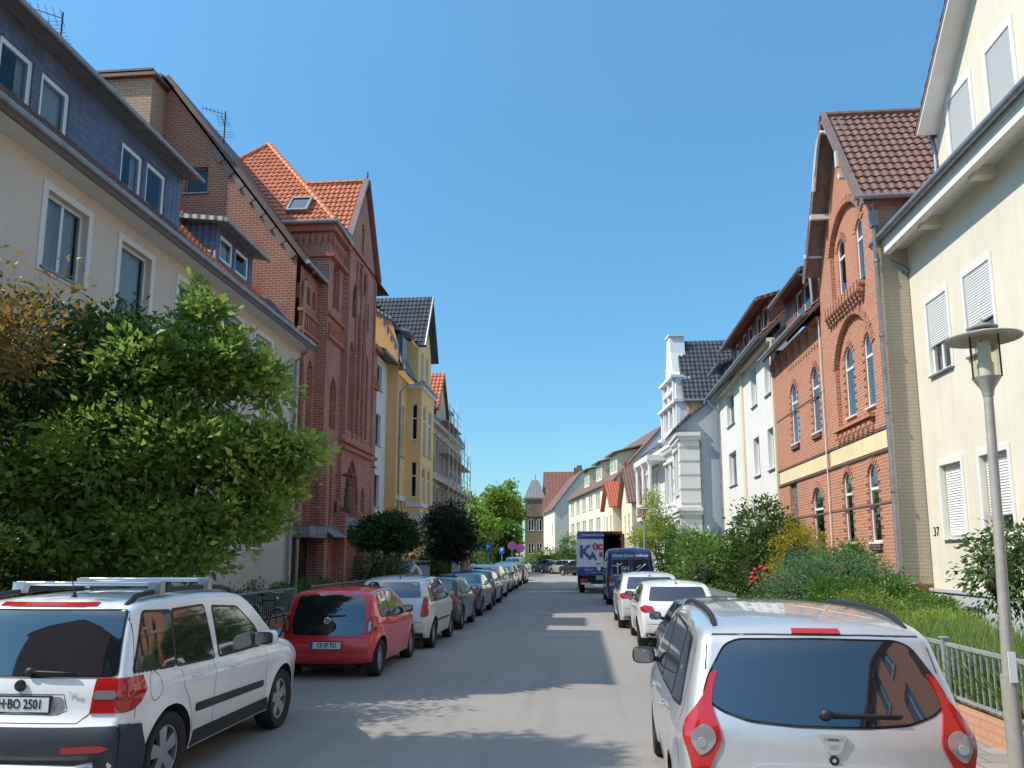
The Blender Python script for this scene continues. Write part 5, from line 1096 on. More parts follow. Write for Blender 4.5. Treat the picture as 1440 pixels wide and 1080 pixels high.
bush('yellow_green_cushion', 'low bright yellow green cushion shrub at the start of the lavender', 'bush', [(5.6, 12.9, .55, .85, .75, .55)], 520, 30, .06, 'lf_bright', .04, 67, hollow=.88)
bush('weeping_shrub', 'dark weeping shrub hanging beside the lamp post at the right edge', 'bush', [(6.6, 11.4, 2.05, 1.0, .8, .42), (5.75, 11.2, 1.65, .35, .5, .45), (7.0, 11.0, 1.4, .5, .6, .8)], 330, 24, .13, 'lf_dark', .075, 68, up=-.6)
bush('bright_shrub', 'bright green shrub at the right image edge behind the lamp post', 'bush', [(6.7, 9.9, 1.6, .6, .6, .6), (6.9, 9.8, 2.1, .5, .5, .4)], 220, 26, .1, 'lf_hedge', .075, 69)
# lavender bed: stalks and flower spikes
n = 15000; X = RNG.uniform(4.4, 5.9, n); Yv = RNG.uniform(7.6, 13.2, n); P = np.stack([X, Yv, np.full(n, .12)], 1); D = RNG.normal(size=(n, 3))*.28; D[:, 2] = 1; D[:, 0] -= .12
lav = thing('lavender_bed', 'bed of tall lavender with pale flower spikes behind the grey railing at right', 'lavender', (5.1, 10.4, .12))
hh = .8; leaf_mesh('stalks', 'lf_grass', lav, P, D, hh, .016, .2, (5.1, 10.4, .12))
Dn = D/np.linalg.norm(D, axis=1)[:, None]; q = RNG.choice(n, 2600, replace=False); leaf_mesh('flower_spikes', 'lf_lav', lav, P[q]+Dn[q]*.72, Dn[q]+RNG.normal(size=(2600, 3))*.1, .11, .16, .1, (5.1, 10.4, .12))
rs = thing('rose_bush', 'rose bush with red blooms beside the white parked hatchback', 'bush', (4.75, 20.4, .12))
mb = MB(); bl = MB()
for i in range(14):
    e = Vector((4.45+random.uniform(-.3, .5), 20.4+random.uniform(-.5, .5), random.uniform(.9, 1.75))); mb.tube([(4.75, 20.4, .12), e.lerp(Vector((4.75, 20.4, .9)), .4), e], .012, 5)
    if i < 11:
        bl.ball(e, .055, 0, 8, 6, (1, 1, .8))
        for j in range(4): bl.ball(e+Vector((random.uniform(-.03, .03), random.uniform(-.03, .03), .01)), .035, 0, 6, 5)
mb.build('stem', ['bark'], rs); bl.build('bloom', ['rose'], rs); _, P, D, t = crown_points([(4.7, 20.4, .8, .45, .5, .6)], 90, 16, .12, seed=70); leaf_mesh('foliage', 'lf_hedge', rs, P, D, .06, .55, origin=(4.75, 20.4, .12), tint=t)

# ---------------------------------------------------------------- railings, walls, posts
def railing(name, label, x, y0, y1, zb, zt, side, group=None, post=2.3, mat='galv', wallm='wallbrick', wz=.36):
    R = thing(name, label, 'railing', (x, (y0+y1)/2, .12), group); n = max(1, round((y1-y0)/post)); L = (y1-y0)/n
    rl = MB(); pp = MB()
    for i in range(n+1):
        p = MB(); y = y0+i*L; p.box(x-.03, x+.03, y-.03, y+.03, wz, zt+.04); p.box(x-.045, x+.045, y-.045, y+.045, zt+.04, zt+.055); p.build('post', [mat], R)
    for i in range(n):
        a, b = y0+i*L+.05, y0+(i+1)*L-.05; m = MB()
        m.box(x-.02, x+.02, a, b, zt-.04, zt); m.box(x-.02, x+.02, a, b, zb, zb+.03)
        k = int((b-a)/.12)
        for j in range(k+1): y = a+(b-a)*j/k; m.box(x-.008, x+.008, y-.008, y+.008, zb, zt-.03)
        m.build('panel', [mat], R)
    w = MB(); w.box(x-.12, x+.12, y0-.05, y1+.05, .1, wz); w.build('base_wall', [wallm], R)
    return R
MT['salmon'] = plaster('salmon_wall_paint', (.55, .30, .19), .08, .2, painted_brick=True)
railing('garden_railing', 'grey green metal railing on a low salmon wall in front of the lavender', 4.2, 7.45, 15.9, .42, 1.02, 1, wallm='salmon')
railing('garden_railing', 'grey metal railing on the left pavement from the bicycle towards the gothic building', -8.05, 12.2, 21.6, .42, 1.12, -1)
railing('garden_railing', 'grey metal railing in front of the hedge beside the red car', -8.05, 23.0, 34.2, .42, 1.12, -1)
def pillar(label, x, y, w, h, mat='wallbrick', cap='kerb', name='brick_pillar'):
    R = thing(name, label, 'pillar', (x, y, .1)); m = MB(); m.box(x-w/2, x+w/2, y-w/2, y+w/2, .1, h); m.build('shaft', [mat], R); m = MB(); m.box(x-w/2-.03, x+w/2+.03, y-w/2-.03, y+w/2+.03, h, h+.06); m.build('cap', [cap], R); return R
pillar('orange brick pillar beside the lamp post at the right edge', 4.2, 7.2, .38, 1.08)
pillar('low brick gate pillar at the end of the lavender bed', 4.35, 16.3, .4, .95); pillar('second low brick pillar just behind the first gate pillar', 4.9, 17.3, .4, .8)
pillar('small brick pier at the railing gap behind the bicycle', -8.05, 22.0, .36, .7)
m = MB(); m.box(4.0, 8.1, 6.4, 6.6, .1, .95); m.box(3.97, 8.1, 6.37, 6.63, .95, 1.02); o = m.build('garden_wall', ['greywall']); recenter(o); tag(o, 'low grey wall beside the brick pillar at the right edge', 'wall')
# pale picket fence beyond the white hatchback
R = thing('picket_fence', 'pale grey slatted fence beyond the white hatchback on the right pavement', 'fence', (4.2, 24, .12)); m = MB()
for y in np.arange(21.5, 30.0, .2): m.box(4.17, 4.19, y, y+.07, .15, 1.0)
m.box(4.19, 4.22, 21.4, 30, .35, .41); m.box(4.19, 4.22, 21.4, 30, .82, .88); m.build('pickets', ['galv'], R)

def lamp(label, x, y, h, s=1., lean=0.):
    R = thing('street_lamp', label, 'street lamp', (x, y, .12)); z = h; tx = x+lean
    m = MB(); m.tube([(x, y, .1), (x, y, 1.0)], .062*s, 14); m.tube([(x, y, 1.0), (x+lean*.5, y, z*.5), (tx, y, z-.52*s)], .045*s, 14, r1=.036*s); m.build('pole', ['lamppost'], R, smooth=True, angle=50)
    m = MB(); m.lathe([(.0, -.56*s), (.04*s, -.56*s), (.05*s, -.5*s), (.105*s, -.41*s), (.11*s, -.40*s), (0, -.4*s)], (tx, y, z), 28); m.build('lamp_base', ['lamppost'], R, smooth=True, angle=40)
    m = MB(); m.lathe([(.1*s, -.4*s), (.108*s, -.06*s)], (tx, y, z), 28); m.build('lamp_glass', ['lampglass'], R, smooth=True)
    m = MB(); m.lathe([(0, -.39*s), (.06*s, -.39*s), (.062*s, -.28*s), (.05*s, -.27*s), (.045*s, -.1*s), (0, -.08*s)], (tx, y, z), 16); m.build('lamp_bulb', ['bulb'], R, smooth=True, angle=40)
    m = MB(); m.lathe([(.0, -.035*s), (.12*s, -.04*s), (.285*s, -.075*s), (.29*s, -.065*s), (.28*s, -.055*s), (.1*s, -.005*s), (.0, 0)], (tx, y, z), 40); m.lathe([(0, .02*s), (.115*s, .018*s), (.12*s, .03*s), (.06*s, .055*s), (0, .06*s)], (tx, y, z), 28); m.tube([(tx, y, z-.01), (tx, y, z+.1*s)], .012*s, 8)
    m.build('lamp_shade', ['lamppost'], R, smooth=True, angle=40)
    m = MB()
    for k in range(3): a = rad(70+120*k); m.tube([(tx+.118*s*math.cos(a), y+.118*s*math.sin(a), z-.41*s), (tx+.118*s*math.cos(a), y+.118*s*math.sin(a), z-.05*s)], .007*s, 6)
    m.build('lamp_bar', ['iron'], R)
    return R
MT['lampglass'] = winglass('lamp_glass', 1.15); MT['lampglass'].node_tree.nodes['Transparent BSDF'].inputs[0].default_value = (.88, .85, .76, 1)
MT['bulb'] = plain('opal_bulb', (.75, .74, .7), .4)
L1 = lamp('grey street lamp with a round flat shade on the right pavement', 3.62, 7.1, 4.02, 1.08, .05)
m = MB(); m.box(3.59, 3.65, 7.02, 7.03, .95, 1.2); o = m.build('warning_sticker', ['offwhite'], L1)
lamp('distant street lamp beside the birch and laurel hedge', 3.1, 37.5, 4.3, 1.1); lamp('far pale street lamp in front of the turreted house', -8.1, 104, 4.9, 1.6)

def sign(label, x, y, h, kind):
    R = thing('road_sign', label, 'road sign', (x, y, .1)); m = MB(); m.tube([(x, y, .1), (x, y, h+.1)], .03, 8); m.build('pole', ['galv'], R); F = FY(y-.04)
    if kind == 'park':
        m = MB(); m.fbox(F, x-.22, x+.22, h-.5, h+.06, 0, .02); m.build('sign_plate', ['signblue'], R); text('sign_letter', 'P', .42, 'signwhite', R, Matrix.Translation((0, -.075, h-.32)) @ Matrix.Rotation(PI/2, 4, 'X'), .003, bold=.01)
    if kind == 'nostop':
        m = MB(); m.lathe([(0, -.0), (.42, 0), (.42, -.02), (0, -.02)], (x, y-.04, h-.3), 28, 0, 'y'); m.build('sign_plate', ['signred'], R); m = MB(); m.lathe([(0, -.025), (.33, -.025)], (x, y-.04, h-.3), 28, 0, 'y'); m.build('sign_face', ['signblue'], R)
        m = MB()
        for a in (45, 135): c, s_ = math.cos(rad(a)), math.sin(rad(a)); m.poly([(x+c*.36-s_*.04, y-.075, h-.3+s_*.36+c*.04), (x+c*.36+s_*.04, y-.075, h-.3+s_*.36-c*.04), (x-c*.36+s_*.04, y-.075, h-.3-s_*.36-c*.04), (x-c*.36-s_*.04, y-.075, h-.3-s_*.36+c*.04)])
        m.build('sign_cross', ['signred'], R)
    if kind == 'info':
        m = MB(); m.fbox(F, x-.25, x+.25, h-.75, h-.15, 0, .02); m.build('sign_plate', ['signwhite'], R); m = MB(); m.fbox(F, x-.2, x+.2, h-.65, h-.45, .021, .024); m.build('sign_bar', ['signred'], R)
        m = MB(); m.add([F(x-.3, h-.12, 0), F(x+.3, h-.12, 0), F(x, h+.42, 0), F(x-.3, h-.12, .02), F(x+.3, h-.12, .02), F(x, h+.42, .02)], ((0, 1, 2), (3, 4, 5), (0, 1, 4, 3), (1, 2, 5, 4), (2, 0, 3, 5))); m.build('warning_triangle', ['signred'], R); m = MB(); m.poly([F(x-.2, h-.06, .024), F(x+.2, h-.06, .024), F(x, h+.3, .024)]); m.build('sign_face', ['signwhite'], R)
    return R
sign('blue parking sign on a grey pole over the left row of cars', -5.9, 50, 2.75, 'park'); sign('further blue parking sign beside the no-stopping signs', -6.6, 66, 2.7, 'park')
sign('round red and blue no-stopping sign, the left of two', -6.25, 72, 3.25, 'nostop'); sign('round red and blue no-stopping sign, the right of two', -5.55, 73, 3.05, 'nostop')
sign('white sign plate with a red triangle beside the dark street tree', -6.05, 41, 2.6, 'info')
R = thing('utility_cabinet', 'two grey electricity cabinets under the yellow house bay', 'cabinet', (-7.4, 33.6, .12)); m = MB(); m.box(-7.95, -7.15, 33.4, 33.8, .12, 1.75); m.box(-7.1, -6.55, 33.4, 33.8, .12, 1.6); m.box(-7.98, -6.52, 33.37, 33.83, 1.75, 1.8); m.build('housing', ['greywall'], R); m = MB(); m.box(-7.57, -7.56, 33.392, 33.4, .2, 1.7); m.box(-7.2, -7.17, 33.39, 33.4, .9, 1.1); m.build('door_gap', ['seam'], R)
pillar('pale stone gate pillar with a ball beyond the round street tree', -5.95+0, 37.0, .42, 1.9, 'offwhite', 'kerb', 'gate_pillar'); pillar('tall reddish stone gate pillar with cap behind the white triangle sign', -6.9, 46, .7, 2.9, 'salmon', 'sandstone', 'gate_pillar')

# ---------------------------------------------------------------- bicycle
def bicycle(label, P, rz_, mat='black', lean=0.):
    R = thing('bicycle', label, 'bicycle', P, rz=rz_); R.rotation_euler = (0, lean, rz_)
    for y in (-.53, .53):
        m = MB(); N = 28
        for k in range(N): a, b = 2*PI*k/N, 2*PI*(k+1)/N; m.tube([(0, y+.33*math.cos(a), .34+.33*math.sin(a)), (0, y+.33*math.cos(b), .34+.33*math.sin(b))], .017, 6, 0, caps=False)
        w = m.build('wheel', ['rubber'], R, uv=False, local=True); m = MB()
        for k in range(18): a = 2*PI*k/18; m.tube([(.02*(-1)**k, y, .34), (0, y+.31*math.cos(a), .34+.31*math.sin(a))], .0018, 3, 0, caps=False)
        m.build('spokes', ['galv'], w, uv=False, local=True)
        m = MB()
        for k in range(10): a, b = rad(20+15*k), rad(35+15*k); m.box(-.028, .028, y+.36*math.cos((a+b)/2)-.05, y+.36*math.cos((a+b)/2)+.05, .34+.365*math.sin((a+b)/2)-.012, .34+.365*math.sin((a+b)/2)+.012)
        m.build('mudguard', ['alu'], R, uv=False, local=True)
    m = MB(); J = {'bb': (0, -.08, .30), 'rw': (0, -.53, .34), 'fw': (0, .53, .34), 'st': (0, -.22, .82), 'ht': (0, .34, .86), 'hb': (0, .38, .72)}
    for a, b in (('bb', 'rw'), ('bb', 'st'), ('bb', 'hb'), ('st', 'ht'), ('st', 'rw'), ('hb', 'fw'), ('ht', 'hb')): m.tube([J[a], J[b]], .016, 8)
    m.tube([J['ht'], (0, .31, 1.02)], .013, 8); m.tube([J['st'], (0, -.25, .95)], .013, 8); m.lathe([(0, -.01), (.09, -.01), (.09, .01), (0, .01)], (.02, -.08, .3), 16, 0, 'x'); m.build('frame', [mat], R, uv=False, local=True)
    m = MB(); m.tube([(-.29, .22, 1.05), (-.18, .3, 1.06), (0, .33, 1.03), (.18, .3, 1.06), (.29, .22, 1.05)], .013, 8); m.build('handlebar', ['galv'], R, uv=False, local=True)
    m = MB(); m.ball((0, -.27, .97), .1, 0, 12, 8, (.8, 1.35, .35)); m.build('saddle', ['black'], R, uv=False, local=True)
    m = MB(); m.box(-.07, .07, -.75, -.38, .70, .715); m.build('luggage_rack', ['galv'], R, uv=False, local=True)
    m = MB(); m.ball((0, .43, .9), .045, 0); m.build('headlight', ['clearlamp'], R, uv=False, local=True); return R
bicycle('black bicycle with silver mudguards leaning on the left railing behind the white off-road car', (-7.45, 18.0, .12), rad(232), lean=rad(-5))

# ---------------------------------------------------------------- cyclist on the left pavement
def skin_body(name, joints, edges, radii, mat, parent):
    me = bpy.data.meshes.new(name); me.from_pydata(joints, edges, []); ob = bpy.data.objects.new(name, me); COL.objects.link(ob)
    md = ob.modifiers.new('s', 'SKIN'); sv = me.skin_vertices[0].data if me.skin_vertices else None
    if sv is None:
        bpy.context.view_layer.objects.active = ob; ob.select_set(True); bpy.ops.object.modifier_remove(modifier='s'); bpy.ops.object.modifier_add(type='SKIN'); sv = me.skin_vertices[0].data
    for i, r in enumerate(radii): sv[i].radius = (r, r)
    sv[0].use_root = True; ob.modifiers.new('b', 'SUBSURF').levels = 2; ob.modifiers[-1].render_levels = 2
    dg = bpy.context.evaluated_depsgraph_get(); m2 = bpy.data.meshes.new_from_object(ob.evaluated_get(dg)); bpy.data.objects.remove(ob)
    m2.materials.clear(); m2.materials.append(MT[mat]); [setattr(p, 'use_smooth', True) for p in m2.polygons]; o = bpy.data.objects.new(name, m2); COL.objects.link(o); o.parent = parent; return o
b2 = bicycle('bicycle ridden along the left pavement by the person in a white shirt', (-6.35, 29.6, .12), rad(95))
pr_ = thing('person', 'person with red brown hair and white shirt riding a bicycle on the left pavement', 'person', (-6.35, 29.6, .12), rz=rad(95))
J = [(0, -.22, 1.02), (0, -.12, 1.28), (0, .0, 1.5), (0, .06, 1.62), (0, .1, 1.76), (.2, -.02, 1.47), (.25, .1, 1.22), (.24, .24, 1.1), (-.2, -.02, 1.47), (-.25, .1, 1.22), (-.24, .24, 1.1), (.1, -.18, .98), (.11, .12, .78), (.1, -.02, .42), (.1, .1, .34), (-.1, -.18, .98), (-.11, .16, .95), (-.1, .06, .6), (-.1, .18, .54), (0, .1, 1.86)]
E_ = [(0, 1), (1, 2), (2, 3), (3, 4), (2, 5), (5, 6), (6, 7), (2, 8), (8, 9), (9, 10), (0, 11), (11, 12), (12, 13), (13, 14), (0, 15), (15, 16), (16, 17), (17, 18), (4, 19)]
rr = [.15, .15, .15, .06, .095, .07, .045, .035, .07, .045, .035, .1, .075, .05, .04, .1, .075, .05, .04, .07]
skin_body('body', J, E_, rr, 'skin', pr_)
skin_body('shirt', [J[0], J[1], J[2], J[5], J[6], J[8], J[9]], [(0, 1), (1, 2), (2, 3), (3, 4), (2, 5), (5, 6)], [.165, .17, .165, .085, .06, .085, .06], 'shirt', pr_)
skin_body('trousers', [J[0], J[11], J[12], J[13], J[15], J[16], J[17]], [(0, 1), (1, 2), (2, 3), (0, 4), (4, 5), (5, 6)], [.155, .11, .085, .06, .11, .085, .06], 'jeans', pr_)
m = MB(); m.ball((0, .07, 1.85), .115, 0, 14, 10, (.95, 1.05, .9)); m.build('hair', ['hat'], pr_, smooth=True, uv=False, local=True)
m = MB()
for sx in (1, -1):
    for k in range(5): m.tube([(sx*(.24-.02+.012*k), .26, 1.1), (sx*(.24-.02+.012*k), .31, 1.08+.003*k), (sx*(.24-.02+.012*k), .3, 1.045)], .009, 5)
m.build('fingers', ['skin'], pr_, smooth=True, uv=False, local=True)
# ---------------------------------------------------------------- cars
def chaikin(p, n=2):
    for _ in range(n):
        q = [p[0]]
        for a, b in zip(p, p[1:]): q += [(a[0]*.75+b[0]*.25, a[1]*.75+b[1]*.25), (a[0]*.25+b[0]*.75, a[1]*.25+b[1]*.75)]
        q.append(p[-1]); p = q
    return p
def resample(p, K):
    d = [0]
    for a, b in zip(p, p[1:]): d.append(d[-1]+math.dist(a, b))
    out = []; j = 0
    for i in range(K+1):
        s = d[-1]*i/K
        while j < len(d)-2 and d[j+1] < s: j += 1
        t = (s-d[j])/max(1e-9, d[j+1]-d[j]); out.append((p[j][0]+(p[j+1][0]-p[j][0])*t, p[j][1]+(p[j+1][1]-p[j][1])*t))
    return out
def lerp_tab(tab, y):
    if y <= tab[0][0]: return tab[0][1]
    for a, b in zip(tab, tab[1:]):
        if y <= b[0]: return a[1]+(b[1]-a[1])*(y-a[0])/(b[0]-a[0])
    return tab[-1][1]
def sstep(a, b, x): t = min(1, max(0, (x-a)/(b-a))); return t*t*(3-2*t)

def roundc(p, r=.045):
    out = []; n = len(p)
    for i in range(n):
        a, b, c = Vector(p[i-1]), Vector(p[i]), Vector(p[(i+1) % n]); da, dc = (a-b).length, (c-b).length; k = min(r, da*.42, dc*.42)
        s, t = b+(a-b)*k/max(da, 1e-6), b+(c-b)*k/max(dc, 1e-6)
        for j in range(4): u = j/3; q = s*(1-u)**2+b*2*u*(1-u)+t*u*u; out.append((q.x, q.y))
    return out
class Car:
    def __init__(s, name, label, loc, rz_, sp, paint, group='parked cars', cat='car', fine=True):
        s.sp = sp; s.R = thing(name, label, cat, (loc[0], loc[1], 0), group, rz_); s.paint = paint
        L, W, H = sp['dim']; s.L, s.W, s.H = L, W, H; s.zb = sp.get('zb', .2); s.wy = sp['wheels']; s.wr = sp.get('wr', .31)
        s.body(fine)
    def Yh(s, y, z):
        sp = s.sp; belt = lerp_tab(sp['belt'], y); f = 1.
        if z > belt: t = (z-belt)/max(.05, s.H-belt); f -= sp.get('tum', .13)*t+.04*t*t
        else: t = (belt-z)/(belt-s.zb); f -= .055*t**3
        f -= sp.get('shoulder', .035)*sstep(belt-.06, belt+.03, z)
        f += .012*math.exp(-((z-(belt-.12))/.05)**2)
        dr_, df = sp.get('tr', (.9, .14)), sp.get('tf', (1.1, .22))
        a = max(0, (dr_[0]-y)/dr_[0]); b = max(0, (y-(s.L-df[0]))/df[0]); f *= 1-dr_[1]*a**2.4-df[1]*b**2.4
        x = f*s.W/2
        for wy in s.wy:
            d = math.hypot(y-wy, z-s.wr); x += .018*math.exp(-((d-s.wr-.07)/.06)**2)
        return x
    def body(s, fine):
        K = 96 if fine else 44; NS = 18 if fine else 9; NT = 8 if fine else 4; NF = 5 if fine else 3; r = s.sp.get('fil', .1); cr = s.sp.get('crown', (.09, .05, .2))
        P = resample(chaikin(s.sp['prof'], s.sp.get('smooth', 2)), K); Q = []; N_ = []
        for i, p in enumerate(P):
            a, b = P[max(0, i-1)], P[min(K, i+1)]; d = math.dist(a, b) or 1; N_.append(((b[1]-a[1])/d, -(b[0]-a[0])/d))
        def cof(i): n = N_[i]; return (cr[0]*max(0, n[0])+cr[2]*max(0, -n[0]))*abs(n[0])+cr[1]*max(0, -n[1])*abs(n[1])
        for i, p in enumerate(P): c = cof(i)+r; Q.append((p[0]+N_[i][0]*c, max(s.zb, p[1]+N_[i][1]*c)))
        rows = []
        for i, p in enumerate(P):
            n = N_[i]; c = cof(i); q = Q[i]; rr = min(r, max(.03, (p[1]-s.zb)*.5+.03)); Xe = s.Yh(q[0], q[1]); row = []
            for k in range(NT): f = k/NT; o = c*f*f; row.append((f*(Xe-rr), p[0]+n[0]*o, max(s.zb, p[1]+n[1]*o)))
            for k in range(NF): a = PI/2*k/NF; o = c+r*(1-math.cos(a)); row.append((Xe-rr+rr*math.sin(a), p[0]+n[0]*o, max(s.zb, p[1]+n[1]*o)))
            t = i/K; B = (Q[0][0]+(Q[-1][0]-Q[0][0])*t, s.zb)
            for k in range(NS+1): g = k/NS; y = q[0]+(B[0]-q[0])*g; z = q[1]+(B[1]-q[1])*g; row.append((s.Yh(y, z), y, z))
            row.append((row[-1][0]-.12, B[0], s.zb-.0)); row.append((0, B[0], s.zb)); rows.append(row)
        bm = bmesh.new(); M_ = len(rows[0]); G = []
        for row in rows:
            a = [bm.verts.new((x, y, z)) for x, y, z in row]; b = [a[0]]+[bm.verts.new((-x, y, z)) for x, y, z in row[1:-1]]+[a[-1]]; G.append((a, b))
        for i in range(K):
            for sd in (0, 1):
                for k in range(M_-1):
                    v = [G[i][sd][k], G[i][sd][k+1], G[i+1][sd][k+1], G[i+1][sd][k]]
                    if len(set(v)) == 4:
                        try: bm.faces.new(v if sd else v[::-1])
                        except ValueError: pass
        for g in (G[0], G[-1]):
            try: bm.faces.new(g[0]+g[1][-2:0:-1])
            except ValueError: pass
        bmesh.ops.remove_doubles(bm, verts=bm.verts, dist=.0008); bmesh.ops.dissolve_degenerate(bm, edges=bm.edges, dist=.0004); bmesh.ops.recalc_face_normals(bm, faces=bm.faces)
        s.bvh = BVHTree.FromBMesh(bm); me = bpy.data.meshes.new('body'); bm.to_mesh(me); bm.free()
        me.materials.append(MT[s.paint]); me.materials.append(MT['rubber']); tmp = bpy.data.objects.new('body', me); COL.objects.link(tmp)
        cb = MB()
        for wy in s.wy:
            for sx in (1, -1): R_ = s.wr+.055; n = 32; cb.lathe([(0, -.16), (R_, -.16), (R_, .16), (0, .16)], (sx*(s.W/2-.1), wy, s.wr+.01), n, 1, 'x')
        cut = cb.build('cut', ['rubber', 'rubber'], None, uv=False); bpy.context.view_layer.update()
        b2 = bmesh.new(); b2.from_mesh(cut.data); bmesh.ops.remove_doubles(b2, verts=b2.verts, dist=1e-5); bmesh.ops.recalc_face_normals(b2, faces=b2.faces); b2.to_mesh(cut.data); b2.free()
        md = tmp.modifiers.new('b', 'BOOLEAN'); md.operation = 'DIFFERENCE'; md.object = cut; md.solver = 'EXACT'
        for sol in ('EXACT', 'FAST'):
            md.solver = sol; tmp.update_tag(); bpy.context.view_layer.update(); dg = bpy.context.evaluated_depsgraph_get(); m2 = bpy.data.meshes.new_from_object(tmp.evaluated_get(dg))
            cutf = [q.center for q in m2.polygons if q.material_index == 1]
            got = {(q.x > 0, q.y > s.L/2) for q in cutf}; left = sum(1 for q in m2.polygons if q.material_index == 0 and min(math.hypot(q.center.y-wy, q.center.z-s.wr) for wy in s.wy) < s.wr*.8 and abs(q.center.x) > s.W/2-.2)
            if len(got) == 4 and left == 0 and len(m2.polygons) > 500: break
        bpy.data.objects.remove(tmp); bpy.data.objects.remove(cut)
        if len(m2.polygons) < 50: m2 = me
        m2.polygons.foreach_set('use_smooth', [True]*len(m2.polygons)); m2.set_sharp_from_angle(angle=rad(38)); m2.name = 'body'
        s.B = bpy.data.objects.new('body', m2); COL.objects.link(s.B); s.B.parent = s.R
        for wy in s.wy:
            for sx in (1, -1): s.wheel(sx, wy, fine)
        x = s.W/2-.35; m = MB(); m.box(-x, x, s.wy[0]-.3, s.wy[1]+.3, s.zb-.06, s.zb+.25); m.build('underbody', ['rubber'], s.R, uv=False, local=True)
    def wheel(s, sx, wy, fine):
        r = s.wr; X = sx*(s.W/2-.115); o = s.sp.get('rim', r*.66)
        m = MB(); n = 40 if fine else 20; m.lathe([(o, -.1), (r*.95, -.105), (r, -.08), (r, .08), (r*.95, .105), (r*.8, .108), (o, .085), (o*.97, -.1)], (X, wy, r), n, 0, 'x'); w = m.build('wheel', ['rubber'], s.R, smooth=True, angle=40, uv=False, local=True)
        f = sx*.075; m = MB(); m.lathe([(o*.995, f), (o*.93, f*.95), (o*.9, f*.2), (o*.9, -f)], (X, wy, r), n, 0, 'x'); m.lathe([(.0, f*.9), (.05, f*.9), (.06, f*.55), (.06, 0)], (X, wy, r), 14, 0, 'x')
        k = s.sp.get('spokes', 5)
        for i in range(k):
            a = 2*PI*i/k+.4; ca, sa = math.cos(a), math.sin(a); w0, w1 = .055, .042 if k < 8 else .02
            def pt(d, t, h): return (X+h, wy+ca*d-sa*t, r+sa*d+ca*t)
            if k < 8:
                w1 = .065
            v = [pt(.03, -w0*.7, f*.85), pt(.03, w0*.7, f*.85), pt(o*.93, w1, f*.9), pt(o*.93, -w1, f*.9), pt(.03, -w0*.7, f*.4), pt(.03, w0*.7, f*.4), pt(o*.93, w1, f*.45), pt(o*.93, -w1, f*.45)]
            m.add(v, ((0, 1, 2, 3), (0, 3, 7, 4), (1, 5, 6, 2), (4, 5, 6, 7)))
        m.build('rim', ['alloy'], w, smooth=True, angle=35, uv=False, local=True)
        m = MB(); m.lathe([(0, f*.1), (o*.9, f*.1)], (X, wy, r), n, 0, 'x'); m.build('brake_disc', ['rubber'], w, uv=False, local=True)
    # ---- things laid on the body surface
    def hit(s, view, a, b, off):
        if view == 'rear': o, d = Vector((a, -3, b)), Vector((0, 1, 0))
        elif view == 'front': o, d = Vector((a, s.L+3, b)), Vector((0, -1, 0))
        elif view == 'top': o, d = Vector((a, b, 5)), Vector((0, 0, -1))
        else: sx = 1 if view == 'right' else -1; o, d = Vector((sx*4, a, b)), Vector((-sx, 0, 0))
        h = s.bvh.ray_cast(o, d)
        if h[0] is None:
            p = o+d*(3 if view in ('rear', 'front') else (5-s.H if view == 'top' else 4-s.W/2)); h = s.bvh.find_nearest(p)
        elif view in ('left', 'right') and abs(h[0].x) < .84*s.Yh(a, b): h = s.bvh.find_nearest(Vector((sx*s.Yh(a, b)*.98, a, b)))
        n = h[1]; n = n if n.dot(d) < 0 else -n; return h[0]+n*off, n
    def patch(s, view, outline, mat, name, off=.004, step=.05, rim=.012, mb=None, parent=None, round_=1):
        ol = roundc(list(outline), .045*round_) if round_ else list(outline); pts = []
        for a, b in zip(ol, ol[1:]+ol[:1]):
            n = max(1, int(math.dist(a, b)/step)); pts += [(a[0]+(b[0]-a[0])*i/n, a[1]+(b[1]-a[1])*i/n) for i in range(n)]
        q = [p for i, p in enumerate(pts) if math.dist(p, pts[i-1]) > 1e-4]; nb = len(q)
        u0, u1, v0, v1 = bnd(q); u = u0+step*.5
        ins = []
        while u < u1:
            v = v0+step*.5
            while v < v1:
                if inside(q, u, v) and min(math.dist((u, v), e) for e in q) > step*.4: ins.append((u, v))
                v += step
            u += step
        res = delaunay_2d_cdt([Vector(p) for p in q+ins], [], [list(range(nb))], 1, 1e-5)
        V, F_ = res[0], res[2]; own = mb is None; m = MB() if own else mb; P = []; NN = []
        for p in V: h, n = s.hit(view, p.x, p.y, off); P.append(h); NN.append(n)
        idx = {}; rimf = []; cnt = {}
        for f in F_:
            for a, b in zip(f, f[1:]+f[:1]): cnt[(min(a, b), max(a, b))] = cnt.get((min(a, b), max(a, b)), 0)+1
        k = len(P); full = list(P)+[p-n*(rim+off) for p, n in zip(P, NN)]; faces = [tuple(f) for f in F_]+[(a, b, b+k, a+k) for (a, b), c in cnt.items() if c == 1]
        m.add(full, faces)
        if own:
            o = m.build(name, [mat], parent or s.R, smooth=True, angle=35, uv=False, local=True); return o
    def both(s, outline, mat, name, **k):
        for v in ('left', 'right'): s.patch(v, outline, mat, name, **k)
    def seam(s, view, line, w=.007, mb=None, closed=False, off=.0012):
        line = list(line)+([line[0]] if closed else []); pts = []
        for a, b in zip(line, line[1:]):
            n = max(1, int(math.dist(a, b)/.04)); pts += [(a[0]+(b[0]-a[0])*i/n, a[1]+(b[1]-a[1])*i/n) for i in range(n)]
        pts.append(line[-1]); L_, R_ = [], []
        for i, p in enumerate(pts):
            a, b = pts[max(0, i-1)], pts[min(len(pts)-1, i+1)]; d = math.dist(a, b) or 1; nx, ny = -(b[1]-a[1])/d*w/2, (b[0]-a[0])/d*w/2
            L_.append(s.hit(view, p[0]+nx, p[1]+ny, off)[0]); R_.append(s.hit(view, p[0]-nx, p[1]-ny, off)[0])
